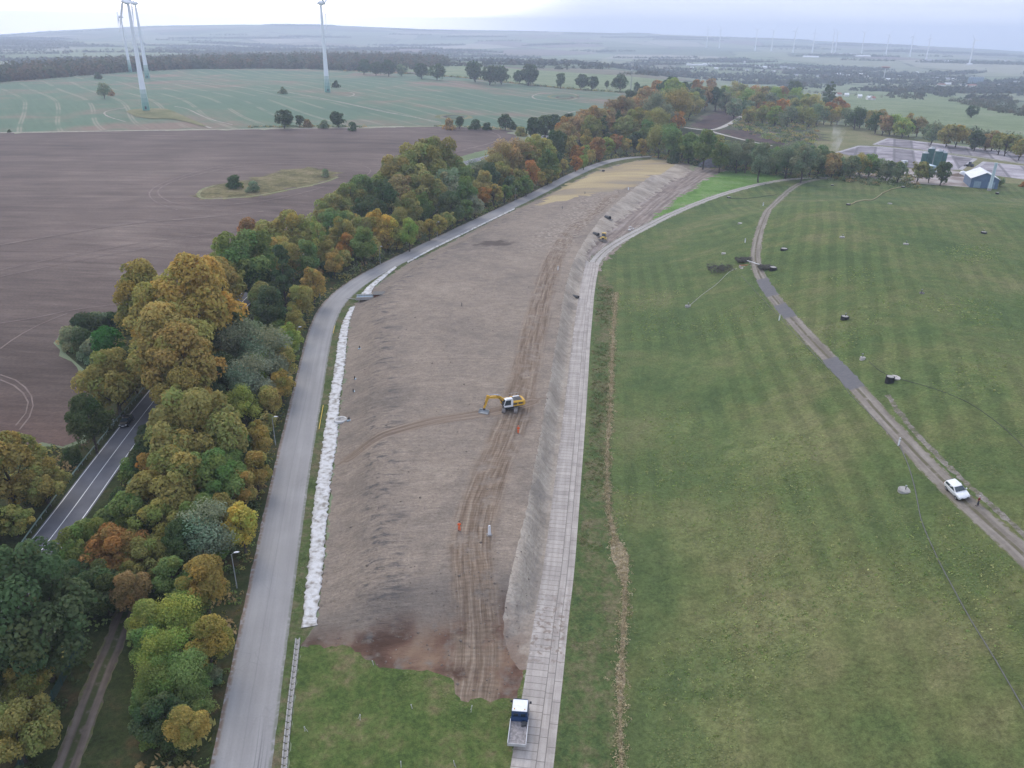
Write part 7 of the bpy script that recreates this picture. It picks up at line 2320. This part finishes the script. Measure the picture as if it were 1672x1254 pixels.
# wooden stakes on the near lawn
def stake(px, h, label, y=False):
    b = at([px])[0]
    o = empty('survey_stake', b, px[0] * .1)
    o.rotation_euler = (.12, .1, px[0] * .1)
    tag(o, label, 'stake', 'pale stakes on the near lawn')
    MB().box((0, 0, h / 2 - .1), (.06, .06, h + .2)).build('pole', 'stone', o)
    if y:
        MB().tube([(0, 0, h * .9), (.35, .1, .05)], .03, 5).build('brace', 'stone', o)
    MB().box((0, 0, h - .1), (.08, .08, .14)).build('painted_tip', 'white', o)
stake((610, 1086), .9, 'pale stake at the brown soil edge, farthest from the lorry')
stake((673, 1157), .8, 'short pale stake in mid lawn, between the braced stakes and brown soil')
stake((588, 1176), .9, 'braced pale stake farthest left in open lawn', True)
stake((498, 1194), 1.0, 'pale stake leaning beside the channel blocks', True)
stake((769, 1163), 1.1, 'braced pale stake nearest the lorry', True)
stake((742, 1250), 1.0, 'braced pale stake at the bottom edge of the photo', True)
stake((655, 1253), .9, 'plain pale stake at the bottom edge of the photo')

# yellow pipes on the verge
def lay(px0, px1, r_, mat, label, name, cat):
    a, c = at([px0, px1])
    a[2] += r_ + .12; c[2] += r_ + .12
    o = MB().tube([a, 0.5 * (a + c), c], r_, 8).build(name, mat, None)
    tag(o, label, cat)
lay((521, 702), (528, 663), .09, 'yelpipe', 'longer yellow pipe lying on the verge by the fleece shaft', 'plastic_pipe', 'pipe')
lay((544, 545), (547, 533), .09, 'yelpipe', 'shorter yellow pipe lying on the verge below the road bend', 'plastic_pipe', 'pipe')
lay((566, 488), (583, 490), .10, 'stone', 'pale pole lying on the verge in front of the culvert frame', 'wooden_pole', 'pole')

# mesh fence beside the two-rut track
def mesh_fence():
    c = resample(smooth(W([(20, 1290), (55, 1215), (85, 1150), (118, 1090), (140, 1050)]), 1), 2.5)
    o = empty('mesh_fence', (0, 0, 0))
    tag(o, 'dark blue green mesh fence left of the two-rut dirt track', 'fence')
    z = Hgt(c[:, 0], c[:, 1])
    m = MB()
    for a, b_, za, zb in zip(c[:-1], c[1:], z[:-1], z[1:]):
        for k in range(10):
            u0, u1 = k / 10, (k + 1) / 10
            p = a + (b_ - a) * u0; zz = za + (zb - za) * u0
            m.box((p[0], p[1], zz + .85), (.03, .03, 1.6))
        for hz in np.arange(.15, 1.7, .2):
            m.tube([(a[0], a[1], za + hz), (b_[0], b_[1], zb + hz)], .02, 4)
    m.build('mesh', 'fence', o)
    for p, zz in zip(c, z):
        MB().box((p[0], p[1], zz + .85), (.08, .08, 1.9)).build('post', 'fence', o)
mesh_fence()

# ------------------------------------------------------------------ the far town
def town():
    TB = [(1125, 107.5, 8, 3), (1134, 108, 9, 3), (1144, 108, 9, 3), (1153, 107.5, 12, 3), (1164, 108.5, 8, 2.5), (1186, 108, 8, 2.5), (1197, 107.5, 11, 3), (1212, 109, 14, 3), (1226, 110, 9, 2.6), (1236, 110.5, 9, 3), (1250, 112, 15, 3), (1279, 113, 10, 5), (1292, 113, 10, 3), (1182, 112.5, 7, 2), (1199, 115, 4, 2), (1245, 117, 5, 2), (1263, 118, 6, 2),
          (1312, 120, 9, 2.5), (1326, 119, 14, 2.2), (1342, 121, 14, 2.6), (1356, 121, 16, 2.4), (1371, 122.5, 12, 2.2), (1384, 125.5, 14, 2.4), (1400, 124, 16, 3), (1413, 127, 10, 2.4), (1424, 122.5, 12, 2.2), (1438, 125, 8, 2.4), (1471, 126.5, 10, 2.4), (1484, 125.5, 6, 2.4), (1496, 126.5, 6, 2), (1527, 129.5, 14, 2.6), (1541, 130, 10, 2.4), (1549, 130, 7, 2), (1538, 140.5, 12, 3), (1550, 139, 12, 3), (1558, 131.5, 6, 3), (1574, 140.5, 9, 2.6), (1588, 142, 16, 3), (1634, 141, 7, 2.6), (1660, 135.5, 8, 2.6),
          (1520, 101.5, 16, 4), (1537, 101, 14, 3.4), (1551, 102.5, 16, 2.6), (1584, 106.5, 9, 2.4), (1642, 101.5, 4, 4), (1325, 94, 24, 1.5), (1380, 90, 40, 2), (1410, 93, 26, 2), (1497, 120.5, 6, 3),
          (1273, 154.5, 7, 3), (1284, 155, 8, 3), (1371, 157, 7, 4), (1383, 157.5, 6, 3), (1404, 160, 6, 3), (1421, 163, 8, 4.5), (1427, 163.5, 5, 2.5), (1130, 112, 5, 2), (1170, 113, 6, 2), (1220, 116, 5, 2), (1300, 124, 6, 2), (1335, 126, 6, 2), (1395, 130, 8, 2), (1450, 131, 6, 2), (1510, 134, 7, 2), (1600, 133, 6, 2)]
    order = sorted(range(len(TB)), key=lambda i: TB[i][0])
    rr = random.Random(9)
    A = at([(t[0], t[1]) for t in TB])
    names = {}
    n_lab = 0
    rowname = lambda y: 'uppermost pale factory rows' if y < 104 else 'long white row left of the far town' if y < 114.5 else 'middle white row of the far town' if y < 128.5 else 'lower houses of the far town' if y < 150 else 'hamlet behind the pasture'
    rows_ = {}
    for i in order:
        rows_.setdefault(rowname(TB[i][1]), []).append(i)
    for i, (x, y, w, h) in enumerate(TB):
        b = A[i]; s = ppm(b)
        L_ = w / s; hw = max(3.0, h / s * .75); dp = max(9.0, L_ * .45)
        rz = rr.uniform(-.25, .25)
        o = empty('town_building', b, rz)
        k = rows_[rowname(y)].index(i)
        roof = 'roofred' if (y > 128 and rr.random() < .4) else rr.choice(['sheetroof', 'sheetroof', 'roofg'])
        tag(o, ('leftmost' if k == 0 else ordinal(k) + ' from left') + ' building in the ' + rowname(y), 'building', 'buildings of the far town')
        hr = hw + min(4.0, dp * .22)
        MB().quadstrip([[(-L_ / 2, 0, -3), (-L_ / 2, 0, hw), (-L_ / 2, dp / 2, hr - .2), (-L_ / 2, dp, hw), (-L_ / 2, dp, -3)], [(L_ / 2, 0, -3), (L_ / 2, 0, hw), (L_ / 2, dp / 2, hr - .2), (L_ / 2, dp, hw), (L_ / 2, dp, -3)]]).build('wall', 'wallw', o)
        MB().quadstrip([[(-L_ / 2 - .5, -.5, hw - .2), (-L_ / 2 - .5, dp / 2, hr), (-L_ / 2 - .5, dp + .5, hw - .2), (-L_ / 2 - .5, dp / 2, hr + .5)], [(L_ / 2 + .5, -.5, hw - .2), (L_ / 2 + .5, dp / 2, hr), (L_ / 2 + .5, dp + .5, hw - .2), (L_ / 2 + .5, dp / 2, hr + .5)]]).build('roof', roof, o)
    # water tower
    b = at([(1443, 127)])[0]; s = ppm(b); h = 17 / s
    o = empty('water_tower', b)
    tag(o, 'pale mushroom shaped water tower standing above the far town', 'water tower')
    MB().lathe([(h * .06, -2), (h * .045, h * .8)], 10).build('stem', 'wallw', o); MB().lathe([(h * .05, h * .8), (h * .42, h * .93), (h * .42, h), (h * .1, h * 1.04)], 18).build('bowl', 'roofred', o)
    # white tank tower in the left row, grey silo battery
    b = at([(1215, 107)])[0]; s = ppm(b)
    o = empty('tower_silo', b)
    tag(o, 'white tower rising above the left row of the far town', 'tower')
    MB().lathe([(1.6 / s, -2), (1.3 / s, 4 / s), (1.9 / s, 5.5 / s), (1.2 / s, 7 / s)], 10).build('shaft', 'wallw', o)
    for k in range(8):
        b = at([(1580.5 + 3.2 * k, 138)])[0]; s = ppm(b)
        o = empty('grain_silo', b)
        tag(o, ('leftmost' if k == 0 else 'rightmost' if k == 7 else ordinal(k) + ' from left') + ' of the grey grain silos in the far town', 'silo', 'grain silos in the far town')
        MB().lathe([(1.45 / s, -3), (1.45 / s, 11 / s)], 12).build('shell', 'bluesteel', o, smooth=True); MB().lathe([(1.45 / s, 11 / s), (.2 / s, 12.4 / s)], 12).build('cone', 'steel', o)
town()
